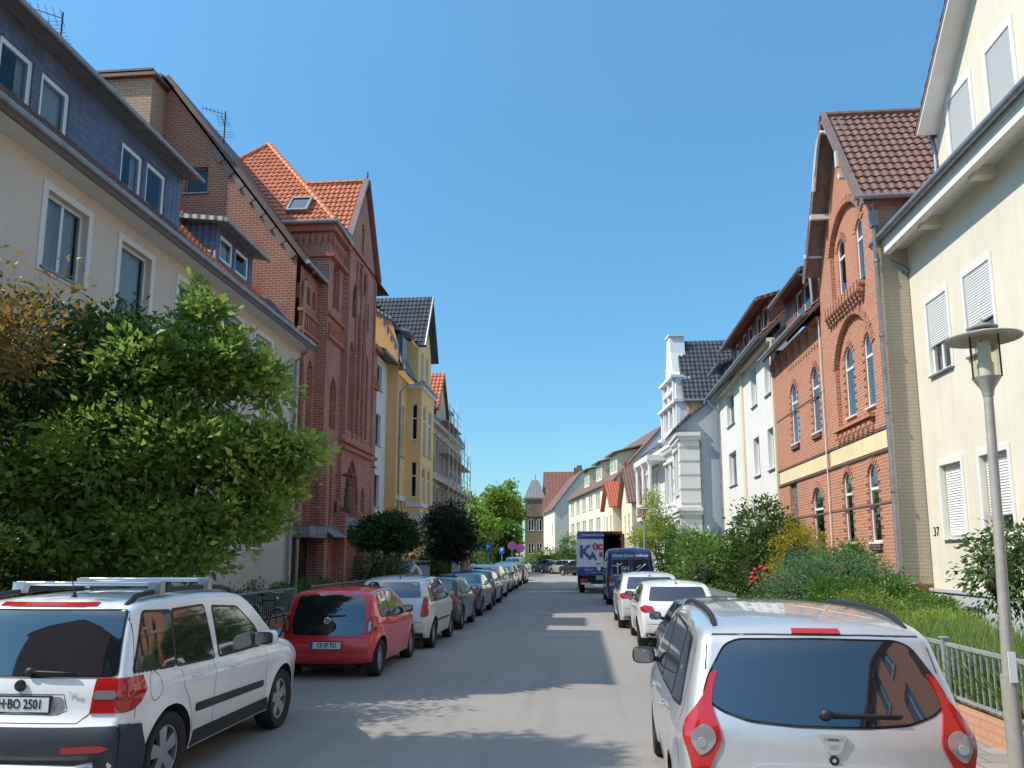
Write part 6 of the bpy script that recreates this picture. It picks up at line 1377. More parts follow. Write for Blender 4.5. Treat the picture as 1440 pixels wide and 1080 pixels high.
        k = len(pts); mb.add(L_+R_, [(i, i+1, k+i+1, k+i) for i in range(k-1)])
    def mirror(s, y, z, mat='black', sz=(.11, .09, .085), out=.12):
        for sx in (1, -1):
            x = s.Yh(y, z)*sx; m = MB(); m.tube([(x-sx*.03, y, z-.02), (x+sx*out, y-.01, z+.0)], .025, 8, 0); c = (x+sx*(out+sz[0]*.8), y, z+.03)
            m.sball(c, (sz[0], sz[1]*.7, sz[2])); o = m.build('wing_mirror', [mat], s.R, smooth=True, angle=60, uv=False, local=True)
            g = MB(); pp = [(c[0]+sz[0]*.84*math.copysign(abs(math.cos(t))**.55, math.cos(t)), c[1]-sz[1]*.73, c[2]+sz[2]*.8*math.copysign(abs(math.sin(t))**.55, math.sin(t))) for t in [2*PI*k/24 for k in range(24)]]; g.poly(pp); g.build('mirror_glass', ['mirrorg'], o, smooth=True, uv=False, local=True)
    def plate(s, x, z, txt, w=.52, eu=True, h=.11, off=.02):
        p, n = s.hit('rear', x, z, 0); y = min(s.hit('rear', x-w*.45, z, 0)[0].y, s.hit('rear', x+w*.45, z, 0)[0].y, p.y)-off
        m = MB(); m.box(x-w/2-.01, x+w/2+.01, y, y+.03, z-h/2-.012, z+h/2+.012); H_ = m.build('number_plate', ['black'], s.R, uv=False, local=True)
        m = MB(); m.box(x-w/2, x+w/2, y-.003, y, z-h/2, z+h/2); m.build('plate_face', ['platew'], H_, uv=False, local=True)
        if eu: m = MB(); m.box(x-w/2+.002, x-w/2+.045, y-.0045, y-.003, z-h/2+.003, z+h/2-.003); m.build('plate_strip', ['plateb'], H_, uv=False, local=True)
        if txt: text('plate_letters', txt, h*.93, 'ink', H_, Matrix.Translation((x+.022, y-.005, z+.002)) @ Matrix.Rotation(PI/2, 4, 'X'), .001, font_w=.78 if len(txt) > 8 else .9, bold=.0015)
        return y
    def wiper(s, x0, x1, z0, z1, off=.02):
        m = MB(); a, n = s.hit('rear', x0, z0, off); pts = [a]
        for t in (.25, .5, .75, 1): pts.append(s.hit('rear', x0+(x1-x0)*t, z0+(z1-z0)*t, off+.008)[0])
        m.tube(pts, .013, 6, r1=.007); m.tube([p+Vector((0, .01, -.012)) for p in pts[1:]], .006, 5); m.ball(a, .032, 0, 12, 8, (1.15, .7, 1)); m.build('rear_wiper', ['black'], s.R, smooth=True, uv=False, local=True)
    def antenna(s, x, y, l=.2, lean=-.5):
        z = s.hit('top', x, y, 0)[0].z; m = MB(); m.lathe([(.03, 0), (.012, .03), (.006, .05)], (x, y, z-.005), 10); m.tube([(x, y, z+.03), (x, y+lean*l, z+l)], .0045, 6); m.build('aerial', ['black'], s.R, uv=False, local=True)
    def rails(s, y0, y1, x, mat='black', h=.06, r=.02):
        for sx in (1, -1):
            m = MB(); pts = []; N = 14
            for i in range(N+1):
                t = i/N; y = y0+(y1-y0)*t; e = min(1, min(t, 1-t)*9); z = s.hit('top', sx*x, y, 0)[0].z; pts.append((sx*x, y, z-.01+h*math.sqrt(1-(1-e)**2)))
            m.tube(pts, r, 8); m.build('roof_rail', [mat], s.R, smooth=True, angle=60, uv=False, local=True)
    def handle(s, y, z, mat=None, l=.17):
        for sx in (1, -1):
            x = s.hit('right' if sx > 0 else 'left', y, z, 0)[0].x; m = MB(); m.tube([(x-sx*.005, y-l/2, z), (x+sx*.028, y-l/2+.03, z), (x+sx*.03, y+l/2-.03, z), (x-sx*.005, y+l/2, z)], .013, 8); m.build('door_handle', [mat or s.paint], s.R, smooth=True, uv=False, local=True)

def finish_side(c, wins, doors=(), strip=None, clad=None, handles=()):
    """windows (y,z outlines) with dark seals on both sides, door gaps, rubbing strips, cladding"""
    for v in ('left', 'right'):
        sl = MB()
        for w in wins: c.patch(v, inset(w, -.022), 'black', '', off=.0025, mb=sl, step=.08)
        sl.build('window_seal', ['black'], c.R, smooth=True, angle=40, uv=False, local=True)
        for w in wins: c.patch(v, w, 'cglass', 'side_window', off=.0055, step=.08)
        if doors:
            for d in doors: g = MB(); c.seam(v, d, mb=g, w=.006); g.build('door_gap', ['seam'], c.R, uv=False, local=True)
        if strip: c.patch(v, strip, 'black', 'rubbing_strip', off=.014, round_=1)
        if clad: c.patch(v, clad[0], clad[1], 'sill_cladding', off=.01, round_=0, step=.1)
    for h in handles: c.handle(*h)
def mirror_o(o): return [(-a, b) for a, b in reversed(o)]

# --- white off-road car (near left)
sp = dict(dim=(4.22, 1.76, 1.69), prof=[(.14, .27), (.03, .36), (0, .5), (.0, .66), (.09, .74), (.10, .98), (.13, 1.08), (.20, 1.34), (.27, 1.53), (.34, 1.62), (.6, 1.665), (1.3, 1.69), (2.1, 1.68), (2.62, 1.60), (3.3, 1.14), (3.42, 1.08), (3.95, .98), (4.16, .84), (4.22, .6), (4.16, .3)],
          belt=[(0, 1.02), (1.2, .99), (3.2, .95), (4.2, .8)], wheels=(.80, 3.36), wr=.335, zb=.27, tum=.10, tr=(.7, .09), tf=(1.0, .2), fil=.075, crown=(.055, .04, .2), rim=.225)
MT['yeti'] = carpaint('white_car_paint', (.86, .86, .85)); YX, YY = -4.42, 5.85
y = Car('off_road_car', 'white compact off-road car with dark lower body, silver roof bars and big red tail lamps', (YX, YY), 0, sp, 'yeti')
c = y
rear_gl = [(-.74, 1.055), (.74, 1.055), (.69, 1.55), (-.69, 1.55)]
sl = MB(); c.patch('rear', inset(rear_gl, -.015), 'black', '', mb=sl, off=.003); sl.build('rear_window_seal', ['black'], c.R, smooth=True, uv=False, local=True)
c.patch('rear', rear_gl, 'cglass', 'rear_window', off=.007)
finish_side(c, [[(.29, 1.08), (.88, 1.055), (.88, 1.51), (.46, 1.53)], [(.92, 1.05), (1.62, 1.03), (1.5, 1.52), (.92, 1.515)], [(1.74, 1.03), (2.78, 1.03), (2.62, 1.22), (2.22, 1.46), (1.68, 1.5)]],
            doors=[[(.33, 1.57), (.28, 1.0), (.28, .72)], [(1.60, 1.0), (1.62, .34)], [(.98, 1.0), (1.0, .85), (1.12, .72), (1.2, .4)], [(2.85, 1.02), (2.86, .36)], [(.54+.09*math.cos(t*PI/10), .925+.115*math.sin(t*PI/10)) for t in range(21)]],
            strip=[(1.25, .585), (2.78, .565), (2.78, .635), (1.25, .66)], clad=([(1.2, .285), (2.95, .285), (2.93, .42), (1.24, .42)], 'black'), handles=[(1.22, .92), (2.0, .905)])
for v in ('left', 'right'): c.patch(v, [(.13, .29), (.44, .29), (.43, .45), (.36, .665), (.13, .70)], 'bumperp', 'bumper_corner', off=.016, round_=0, step=.06)
c.patch('rear', [(-.835, .29), (.835, .29), (.845, .69), (.5, .68), (-.5, .68), (-.845, .69)], 'bumperp', 'rear_bumper', off=.014, round_=0, step=.06)
for sx in (1, -1):
    lamp_o = [(.58, .78), (.83, .78), (.82, 1.04), (.60, 1.04)]; o_ = lamp_o if sx > 0 else mirror_o(lamp_o); L_ = MB()
    c.patch('rear', o_, 'redlamp', '', mb=L_, off=.012, step=.04, round_=0); v = 'right' if sx > 0 else 'left'
    c.patch(v, [(.16, .78), (.24, .79), (.33, .84), (.39, .93), (.38, 1.04), (.16, 1.04)], 'redlamp', '', mb=L_, off=.012, round_=0, step=.04); t = L_.build('tail_lamp', ['redlamp'], c.R, smooth=True, angle=40, uv=False, local=True)
    i_ = [(.60, .885), (.76, .885), (.78, .915), (.76, .95), (.60, .95)]; c.patch('rear', i_ if sx > 0 else mirror_o(i_), 'clearlamp', 'reversing_lamp', off=.017, step=.04, parent=t)
    i_ = [(.44, .50), (.74, .51), (.8, .54), (.72, .56), (.44, .545)]; c.patch('rear', i_ if sx > 0 else mirror_o(i_), 'redlamp', 'reflector', off=.022, step=.04)
c.patch('rear', [(-.42, 1.585), (.42, 1.585), (.42, 1.61), (-.42, 1.61)], 'redlamp', 'high_brake_lamp', off=.012, round_=0)
g = MB(); c.seam('rear', [(-.60, 1.0), (-.58, .78), (-.50, .71), (.50, .71), (.58, .78), (.60, 1.0)], mb=g); c.seam('rear', [(-.36, .92), (.36, .92), (.40, .80), (.33, .77), (-.33, .77), (-.40, .8), (-.36, .92)], mb=g, w=.006); g.build('tailgate_gap', ['seam'], c.R, uv=False, local=True)
c.patch('rear', [(-.36, .905), (.36, .905), (.38, .80), (.32, .78), (-.32, .78), (-.38, .80)], 'alloy', 'plate_recess', off=.004); c.plate(0, .845, 'H·BO 2501', off=.012, eu=True)
p_, n_ = c.hit('rear', 0, .985, .01); m = MB(); m.lathe([(0, -.02), (.04, -.018), (.047, 0), (0, 0)], tuple(p_), 20, 0, 'y'); m.build('badge', ['ink'], c.R, uv=False, local=True)
text('model_badge', 'Yeti', .055, 'chrome', c.R, Matrix.Translation((.44, c.hit('rear', .44, .925, .006)[0].y-.004, .925)) @ Matrix.Rotation(PI/2, 4, 'X'), .002)
c.wiper(.06, .42, 1.085, 1.075, .03); c.antenna(.08, .55, .18, -.35); c.mirror(2.62, 1.08, 'yeti', (.12, .1, .085), .03); c.rails(.42, 2.45, .63, 'black', .055, .024)
for yy in (.85, 1.75):
    z = c.hit('top', 0, yy, 0)[0].z; z1 = c.hit('top', .63, yy, 0)[0].z; m = MB(); m.tube([(-.68, yy, z1+.115), (.68, yy, z1+.115)], .022, 10); bar = m.build('roof_bar', ['alu'], c.R, smooth=True, angle=60, uv=False, local=True)
    for sx in (1, -1): m = MB(); m.slab([(sx*.60, yy-.05, z1+.03), (sx*.70, yy-.04, z1+.02), (sx*.70, yy-.03, z1+.13), (sx*.58, yy-.03, z1+.13)], (0, 1, 0), .08); m.build('bar_foot', ['alloy'], bar, uv=False, local=True)
m = MB(); m.tube([(-.72, -.01, .42), (-.6, -.06, .40), (.6, -.06, .40), (.72, -.01, .42)], .035, 12); m.build('bumper_guard', ['alloy'], c.R, smooth=True, uv=False, local=True)

# --- silver people carrier (near right)
sp = dict(dim=(4.5, 1.75, 1.68), prof=[(.16, .24), (.03, .33), (0, .48), (.01, .64), (.07, .72), (.07, .95), (.10, 1.04), (.22, 1.33), (.30, 1.50), (.38, 1.575), (.7, 1.63), (1.4, 1.665), (2.3, 1.64), (2.75, 1.54), (3.6, 1.08), (3.75, 1.02), (4.25, .92), (4.45, .76), (4.5, .5), (4.42, .26)],
          belt=[(0, 1.0), (1.2, .98), (3.4, .93), (4.5, .78)], wheels=(.78, 3.59), wr=.315, zb=.22, tum=.19, tr=(.8, .13), tf=(1.1, .22), fil=.11, crown=(.09, .045, .2))
MT['recess'] = plain('grey_blue_recess', (.22,.26,.29), .35, .3); MT['lodgy'] = carpaint('silver_car_paint', (.56, .56, .57), .45, .32)
c = Car('people_carrier', 'silver people carrier with narrow red tail lamps, nearest car on the right', (1.44, 4.72), rad(-2.5), sp, 'lodgy')
rear_gl = [(-.45, 1.035), (-.2, 1.02), (.2, 1.02), (.45, 1.035), (.60, 1.08), (.70, 1.15), (.655, 1.27), (.55, 1.44), (.47, 1.475), (0, 1.485), (-.47, 1.475), (-.55, 1.44), (-.655, 1.27), (-.70, 1.15), (-.60, 1.08)]
sl = MB(); c.patch('rear', inset(rear_gl, -.014), 'black', '', mb=sl, off=.003); sl.build('rear_window_seal', ['black'], c.R, smooth=True, uv=False, local=True)
c.patch('rear', rear_gl, 'cglass', 'rear_window', off=.007)
finish_side(c, [[(.52, 1.06), (.98, 1.03), (.98, 1.46), (.66, 1.44)], [(1.06, 1.03), (2.05, 1.0), (2.02, 1.5), (1.06, 1.47)], [(2.14, 1.0), (3.2, .99), (3.0, 1.14), (2.6, 1.40), (2.12, 1.5)]],
            doors=[[(2.1, .97), (2.1, .3)], [(1.1, 1.0), (1.12, .75), (1.3, .4)], [(3.25, .97), (3.25, .3)], [(.45, 1.5), (.4, .7)]], handles=[(1.4, .9), (2.35, .89)])
lampo = [(.605, 1.30), (.655, 1.28), (.70, 1.16), (.80, 1.02), (.835, .93), (.80, .82), (.775, .68), (.77, .6), (.68, .6), (.70, .72), (.66, .82), (.61, .92), (.635, 1.02), (.66, 1.1), (.645, 1.2)]
inner = [(.66, .98), (.72, 1.0), (.785, .95), (.785, .90), (.745, .82), (.69, .85), (.64, .92)]
for sx in (1, -1):
    t = c.patch('rear', lampo if sx > 0 else mirror_o(lampo), 'redlamp', 'tail_lamp', off=.014, step=.03); i = c.patch('rear', inner if sx > 0 else mirror_o(inner), 'clearlamp', 'reversing_lamp', off=.021, step=.03, parent=t)
    p, n = c.hit('rear', sx*.725, .90, .03); m = MB(); m.lathe([(0, 0), (.028, 0), (.028, .012)], tuple(p), 16, 0, 'y'); m.build('bulb_holder', ['galv'], i, uv=False, local=True)
c.patch('rear', [(-.145, 1.52), (.145, 1.52), (.14, 1.546), (-.14, 1.546)], 'redlamp', 'high_brake_lamp', off=.01, round_=0)
g = MB(); c.seam('rear', [(-.62, 1.5), (-.66, 1.44), (-.68, 1.3)], mb=g); c.seam('rear', [(.62, 1.5), (.66, 1.44), (.68, 1.3)], mb=g); c.seam('rear', [(-.65, .76), (-.6, .5), (.6, .5), (.65, .76)], mb=g); c.seam('rear', [(-.62, 1.505), (-.3, 1.515), (.3, 1.515), (.62, 1.505)], mb=g, w=.01); g.build('tailgate_gap', ['seam'], c.R, uv=False, local=True)
c.patch('rear', [(-.47, .63), (-.50, .72), (-.42, .80), (0, .812), (.42, .80), (.50, .72), (.47, .63)], 'lodgy', 'plate_surround', off=.010, step=.04)
c.patch('rear', [(-.42, .61), (-.44, .70), (-.38, .775), (0, .782), (.38, .775), (.44, .70), (.42, .61)], 'recess', 'plate_recess', off=.013, step=.04) if 'recess' in MT else None
p, n = c.hit('rear', 0, .735, .02); text('model_letters', 'L O D G Y', .055, 'chrome', c.R, Matrix.Translation((.0, p.y-.008, .762)) @ Matrix.Rotation(PI/2, 4, 'X'), .003)
c.plate(0, .675, '', off=.012)
p, n = c.hit('rear', 0, .93, 0); Fb = lambda u, v, w: (u, p.y-w, v); m = MB(); sh = [(-.073, .975), (-.066, .945), (-.04, .885), (-.02, .872), (.02, .872), (.04, .885), (.066, .945), (.073, .975)]
m.slab([Fb(a, b, .0) for a, b in sh], (0, -1, 0), .016); m.build('badge', ['chrome'], c.R, uv=False, local=True); m = MB(); m.slab([Fb(a, b, .016) for a, b in [(-.03, .925), (-.022, .897), (.022, .897), (.03, .925)]], (0, -1, 0), .002); m.slab([Fb(a, b, .016) for a, b in [(-.058, .964), (-.052, .944), (.052, .944), (.058, .964)]], (0, -1, 0), .002); m.build('badge_inlay', ['galv'], c.R, uv=False, local=True)
text('brand_letters', 'DACIA', .019, 'ink', c.R, Matrix.Translation((0, p.y-.0195, .954)) @ Matrix.Rotation(PI/2, 4, 'X'), .0006)
p, n = c.hit('rear', 0, .838, 0); m = MB(); m.lathe([(.012, -.012), (.026, -.012), (.027, .01)], tuple(p), 18, 0, 'y'); m.build('lock_ring', ['ink'], c.R, uv=False, local=True); m = MB(); m.lathe([(0, -.009), (.012, -.009)], tuple(p), 14, 0, 'y'); m.build('lock', ['chrome'], c.R, uv=False, local=True)
c.wiper(-.02, .40, 1.075, 1.07, .03); c.mirror(3.05, 1.02, 'black', (.11, .09, .08), .05); c.rails(.5, 3.0, .585, 'black', .035, .02)

# --- small red car
sp = dict(dim=(3.54, 1.66, 1.49), prof=[(.16, .23), (.03, .32), (0, .46), (.01, .62), (.06, .72), (.11, .95), (.20, 1.2), (.29, 1.36), (.38, 1.42), (.62, 1.455), (1.2, 1.485), (1.75, 1.475), (2.15, 1.38), (2.78, 1.02), (2.92, .96), (3.3, .86), (3.48, .74), (3.54, .5), (3.46, .25)],
          belt=[(0, .94), (.8, .93), (1.1, .9), (3, .88), (3.5, .75)], wheels=(.54, 2.96), wr=.30, zb=.21, tum=.17, tr=(.75, .14), tf=(.9, .2), fil=.1, crown=(.09, .05, .18), spokes=8)
MT['up'] = carpaint('red_car_paint', (.80, .014, .028))
c = Car('small_red_car', 'small red hatchback with black glass tailgate in the left row', (-4.2, 12.7), 0, sp, 'up')
c.patch('rear', [(-.60, .70), (.60, .70), (.63, .95), (.56, 1.3), (.50, 1.35), (-.50, 1.35), (-.56, 1.3), (-.63, .95)], 'cglass', 'glass_tailgate', off=.006)
for sx in (1, -1):
    lo_ = [(.62, .70), (.80, .74), (.79, .95), (.74, 1.02), (.665, .98), (.64, .9)]; t = c.patch('rear', lo_ if sx > 0 else mirror_o(lo_), 'redlamp', 'tail_lamp', off=.015, step=.04)
    li = [(.68, .76), (.72, .76), (.725, .9), (.70, .93), (.68, .9)]; c.patch('rear', li if sx > 0 else mirror_o(li), 'clearlamp', 'reversing_lamp', off=.02, step=.04, parent=t)
finish_side(c, [[(.62, .98), (1.15, .96), (1.15, 1.38), (.66, 1.36), (.55, 1.1)], [(1.2, .95), (2.25, .93), (2.0, 1.14), (1.65, 1.36), (1.2, 1.38)]], doors=[[(1.17, .92), (1.17, .3)], [(2.3, .92), (2.32, .3)], [(1.17, .27), (2.3, .27)]], handles=[(1.35, .84)])
p, n = c.hit('rear', 0, .93, .02); m = MB(); m.lathe([(.044, 0), (.05, -.006), (.056, 0)], tuple(p), 24, 0, 'y')
for a, b in (((-.03, .035), (-.012, -.035)), ((-.012, -.035), (0, 0)), ((0, 0), (.012, -.035)), ((.012, -.035), (.03, .035)), ((-.014, .045), (0, .008)), ((0, .008), (.014, .045))): m.tube([(p.x+a[0], p.y-.004, p.z+a[1]), (p.x+b[0], p.y-.004, p.z+b[1])], .005, 5)
m.build('badge', ['chrome'], c.R, uv=False, local=True); c.plate(.02, .545, 'CE·SP 921'); c.wiper(0, .3, 1.0, 1.015, .02); c.antenna(.05, .75, .16, -.3); c.mirror(2.2, .98, 'black', (.095, .085, .07), .04)
g = MB(); c.seam('rear', [(-.66, .665), (.66, .665)], mb=g); c.seam('rear', [(-.7, .43), (.7, .43)], mb=g); g.build('tailgate_gap', ['seam'], c.R, uv=False, local=True)

# --- generic cars
def generic(name, label, loc, kind, paint, rz_=0, scale=(1, 1, 1), fine=False, plate='', rear='rear', lampc='redlamp', extra=None, glassroof=False):
    L, W, H = {'hatch': (4.0, 1.73, 1.46), 'mpv': (4.3, 1.78, 1.63), 'sedan': (4.7, 1.82, 1.45), 'tall': (3.75, 1.72, 1.58), 'suv': (4.4, 1.82, 1.62)}[kind]
    L *= scale[0]; W *= scale[1]; H *= scale[2]
    tp = {'hatch': [(.035, .16), (.005, .25), (0, .36), (.005, .5), (.02, .64), (.05, .72), (.105, .90), (.135, .955), (.22, .985), (.36, 1), (.5, .985), (.58, .93), (.76, .68), (.80, .645), (.93, .57), (.985, .47), (1, .33), (.98, .17)],
          'mpv': [(.035, .15), (.005, .22), (0, .33), (.01, .46), (.02, .6), (.035, .68), (.07, .90), (.10, .955), (.2, .985), (.36, 1), (.52, .985), (.6, .93), (.78, .66), (.82, .63), (.93, .56), (.985, .47), (1, .33), (.98, .16)],
          'tall': [(.035, .16), (.005, .22), (0, .33), (.01, .46), (.02, .6), (.03, .66), (.07, .88), (.11, .95), (.2, .985), (.38, 1), (.52, .985), (.62, .92), (.82, .64), (.86, .60), (.95, .52), (.99, .42), (1, .3), (.98, .16)],
          'suv': [(.035, .2), (.005, .28), (0, .38), (.01, .5), (.02, .62), (.04, .70), (.09, .90), (.12, .95), (.2, .98), (.36, 1), (.5, .985), (.58, .93), (.74, .68), (.78, .66), (.93, .6), (.985, .5), (1, .36), (.98, .2)],
          'sedan': [(.03, .18), (.003, .26), (0, .4), (.008, .6), (.02, .69), (.04, .715), (.12, .745), (.16, .77), (.27, .93), (.33, .98), (.42, 1), (.5, .99), (.58, .94), (.755, .68), (.80, .65), (.93, .57), (.985, .46), (1, .32), (.98, .18)]}[kind]
    prof = [(a*L, b*H) for a, b in tp]; zb = prof[0][1]; bz = {'hatch': .645, 'mpv': .62, 'sedan': .68, 'tall': .62, 'suv': .66}[kind]*H
    sp = dict(dim=(L, W, H), prof=prof, belt=[(0, bz+.02), (L*.3, bz), (L*.75, bz-.03), (L, bz-.12)], wheels=(L*.19, L*.795), wr=.31 if kind != 'suv' else .34, zb=zb, tum=.17, tr=(.8, .14), tf=(1., .22), fil=.1, crown=(.09, .045, .2), spokes=7)
    c = Car(name, label, loc, rz_, sp, paint, fine=fine); top = H*.93
    if kind == 'sedan': gl = [(-W*.34, H*.775), (W*.34, H*.775), (W*.27, H*.93), (-W*.27, H*.93)]
    else: gl = [(-W*.37, H*.70), (W*.37, H*.70), (W*.33, H*.905), (-W*.33, H*.905)]
    c.patch('rear', gl, 'cglass', 'rear_window', off=.006, step=.09)
    lm = [(W*.30, H*.54), (W*.46, H*.54), (W*.45, H*.64), (W*.33, H*.63)] if kind in ('hatch', 'sedan') else ([(W*.37, H*.44), (W*.46, H*.44), (W*.45, H*.72), (W*.40, H*.70)])
    for sx in (1, -1):
        c.patch('rear', lm if sx > 0 else mirror_o(lm), lampc, 'tail_lamp', off=.012, step=.06)
        p, n = c.hit('front', sx*W*.36, H*.5, .0); m = MB(); m.ball(p, 1., 0, 12, 8, (.16, .08, .07)); m.build('headlight', ['clearlamp'], c.R, smooth=True, uv=False, local=True)
        v = 'right' if sx > 0 else 'left'; c.patch(v, [(.03, lm[0][1]), (.2, lm[0][1]+.02), (.24, lm[2][1]-.03), (.05, lm[2][1])], lampc, 'side_lamp', off=.012, step=.08)
    b = bz+.035; t0 = {'hatch': .16, 'mpv': .11, 'tall': .12, 'sedan': .22, 'suv': .14}[kind]*L; a1 = L*.37; a2 = L*.7
    w1 = [(t0, b+.02), (a1, b), (a1, top), (t0+.17, top-.03)]; w2 = [(a1+.07, b), (a2-.02, b), (a2-.16, b+.09), (L*.565, top-.03), (a1+.07, top)]
    if kind in ('mpv', 'tall', 'suv'): w0 = [(t0, b+.02), (t0+.32, b+.01), (t0+.32, top-.01), (t0+.08, top-.03)]; w1 = [(t0+.38, b), (a1, b), (a1, top), (t0+.38, top)]; W_ = [w0, w1, w2]
    else: W_ = [w1, w2]
    if kind == 'sedan': W_ = [[(t0+.05, b+.02), (a1, b), (a1, top-.01), (t0+.5, top-.05)], w2]
    finish_side(c, W_, doors=[[(a1+.03, b-.04), (a1+.03, zb+.08)], [(a2, b-.04), (a2, zb+.08)], [(L*.23+.1, b-.03), (L*.27+.1, zb+.1)]], handles=[(a1-.12, bz-.06), (a1+.2, bz-.07)])
    c.patch('front', [(-W*.36, H*.72), (W*.36, H*.72), (W*.31, H*.9), (-W*.31, H*.9)], 'cglass', 'windscreen', off=.006, step=.1)
    c.patch('front', [(-W*.22, H*.36), (W*.22, H*.36), (W*.26, H*.46), (-W*.26, H*.46)], 'black', 'grille', off=.01, step=.08)
    c.patch('rear', [(-W*.40, zb+.01), (W*.40, zb+.01), (W*.42, zb+.11), (-W*.42, zb+.11)], 'black', 'bumper_insert', off=.01, step=.08)
    c.plate(0, H*.44 if kind in ('hatch', 'sedan') else H*.5, plate); c.mirror(a2-.02, bz+.1, 'black', (.095, .08, .065), .04)
    g = MB(); c.seam('rear', [(-W*.4, H*.37), (W*.4, H*.37)], mb=g, w=.012); g.build('bumper_gap', ['seam'], c.R, uv=False, local=True)
    if extra: extra(c)
    return c
def P_(n, col, met=.3): MT[n] = carpaint(n, col, met); return n
G_L = lambda Y: -4.16+dr(Y)
P_('champagne_paint', (.68, .67, .64), .2); P_('black_paint', (.012, .014, .02), .2); P_('navy_paint', (.018, .028, .06), .3); P_('silver_paint', (.5, .5, .5), .5); P_('white_paint', (.76, .76, .76), 0); P_('dkred_paint', (.28, .015, .02), .2); P_('anthracite_paint', (.05, .055, .065), .4); P_('pearl_paint', (.66, .67, .68), .2)
generic('compact_car', 'silver white tall compact car behind the red one in the left row', (-4.08, 16.6), 'tall', 'champagne_paint', fine=True, extra=lambda c: (c.antenna(.1, .5, .15), [c.patch(v, [(.9, .56), (2.6, .54), (2.6, .58), (.9, .60)], 'black', 'rubbing_strip', off=.01) for v in ('left', 'right')]))
generic('hatchback', 'black hatchback with bright red lamps third in the left row', (-4.08, 20.9), 'hatch', 'black_paint', fine=True, scale=(.97, .97, 1))
generic('saloon_car', 'dark blue black saloon with a sky reflecting rear window in the left row', (-4.2, 25.6), 'sedan', 'navy_paint', fine=True)
generic('hatchback', 'dark hatchback just beyond the dark saloon in the left row', (-4.3, 31.0), 'hatch', 'anthracite_paint')
generic('people_carrier', 'white people carrier with roof rails and dark lamps in the left row', (-4.5, 35.6), 'mpv', 'silver_paint', extra=lambda c: c.rails(.5, 2.8, .6, 'alu', .04, .02), lampc='redlamp')
generic('hatchback', 'dark car half hidden beyond the white people carrier in the left row', (-4.65, 40.6), 'hatch', 'black_paint')
generic('compact_car', 'silver white car beyond the half hidden dark one in the left row', (-4.7, 45.3), 'tall', 'pearl_paint', scale=(1.1, 1, 1))
generic('suv', 'white sport utility car near the far end of the left row', (-4.9, 50.4), 'suv', 'white_paint')
generic('hatchback', 'dark red car at the far end of the left row', (-4.8, 56.4), 'hatch', 'dkred_paint')
generic('compact_car', 'blue grey car beyond the dark red one', (-5.9, 63), 'mpv', 'anthracite_paint'); generic('saloon_car', 'dark car just below the parking signs far down the left row', (-6.7, 70), 'sedan', 'navy_paint'); generic('van', 'small white van farthest down the left row', (-6.6, 77), 'mpv', 'white_paint', scale=(1, 1, 1.2))
# right row
generic('hatchback', 'dark hatchback squeezed between the silver people carrier and the white hatchback', (2.1, 10.3), 'hatch', 'black_paint', fine=True, scale=(.96, .96, .97))
def seat(c):
    c.antenna(0, .55, .12); c.patch('rear', [(-.5, .26), (.5, .26), (.55, .4), (-.55, .4)], 'black', 'diffuser', off=.012)
generic('hatchback', 'white hatchback with red lamps in the right row', (2.14, 17.2), 'hatch', 'white_paint', fine=True, extra=seat, scale=(1.0, 1.0, 1.0))
def id3(c):
    c.patch('rear', [(-.62, .80), (.62, .80), (.6, 1.03), (-.6, 1.03)], 'cglass', 'black_tailgate', off=.008); c.antenna(0, .5, .1)
generic('hatchback', 'pale grey hatchback with black tailgate behind the blue van', (1.95, 21.7), 'hatch', 'pearl_paint', fine=True, extra=id3, scale=(1.05, 1.03, 1.07))
# end of street, parked at an angle
for x, yv, k, pt, a, lab in ((-.6, 80.5, 'suv', 'black_paint', 62, 'black off-road car nearest the truck in the angled far row'), (-2.1, 86.5, 'mpv', 'silver_paint', 60, 'silver van second in the angled far row'), (-3.6, 91.5, 'hatch', 'navy_paint', 60, 'dark blue car third in the angled far row'), (-4.6, 96.5, 'suv', 'anthracite_paint', 60, 'dark grey car fourth in the angled far row'), (-5.9, 101, 'sedan', 'pearl_paint', 60, 'pale car last in the angled far row')):
    generic('parked_car', lab, (x+1.8, yv-1.2), k, pt, rz_=rad(a-20), lampc='redlamp')

# --- blue van
sp = dict(dim=(5.6, 1.98, 2.36), prof=[(.14, .28), (.03, .38), (0, .55), (.0, .9), (.01, 1.5), (.03, 2.1), (.08, 2.28), (.2, 2.34), (1.5, 2.36), (3.6, 2.34), (4.1, 2.2), (4.8, 1.35), (5.0, 1.22), (5.45, 1.05), (5.58, .8), (5.6, .5), (5.5, .28)],
          belt=[(0, 1.25), (5.6, 1.15)], wheels=(1.0, 4.5), wr=.34, zb=.28, tum=.09, shoulder=.01, tr=(.5, .05), tf=(1.1, .2), fil=.12, crown=(.03, .04, .15), smooth=2)
MT['vanblue'] = carpaint('dark_blue_van_paint', (.018, .04, .17)); c = Car('van', 'dark blue delivery van with white lettering on its rear doors', (2.07, 32.2), 0, sp, 'vanblue', cat='van')
for sx in (1, -1):
    o_ = [(.10, 1.28), (.74, 1.28), (.70, 1.86), (.10, 1.86)]; o_ = o_ if sx > 0 else mirror_o(o_); c.patch('rear', o_, 'ink', 'rear_door_window', off=.008)
    o_ = [(.80, .8), (.93, .8), (.92, 1.3), (.84, 1.3)]; c.patch('rear', o_ if sx > 0 else mirror_o(o_), 'redlamp', 'tail_lamp', off=.012)
g = MB(); c.seam('rear', [(0, .4), (0, 2.15)], mb=g, w=.014); c.seam('rear', [(-.82, .45), (-.8, 2.15), (.8, 2.15), (.82, .45)], mb=g, w=.012); g.build('door_gap', ['seam'], c.R, uv=False, local=True)
rear = lambda x, z, o=.015: Matrix.Translation((x, c.hit('rear', x, z, 0)[0].y-o, z)) @ Matrix.Rotation(PI/2, 4, 'X')
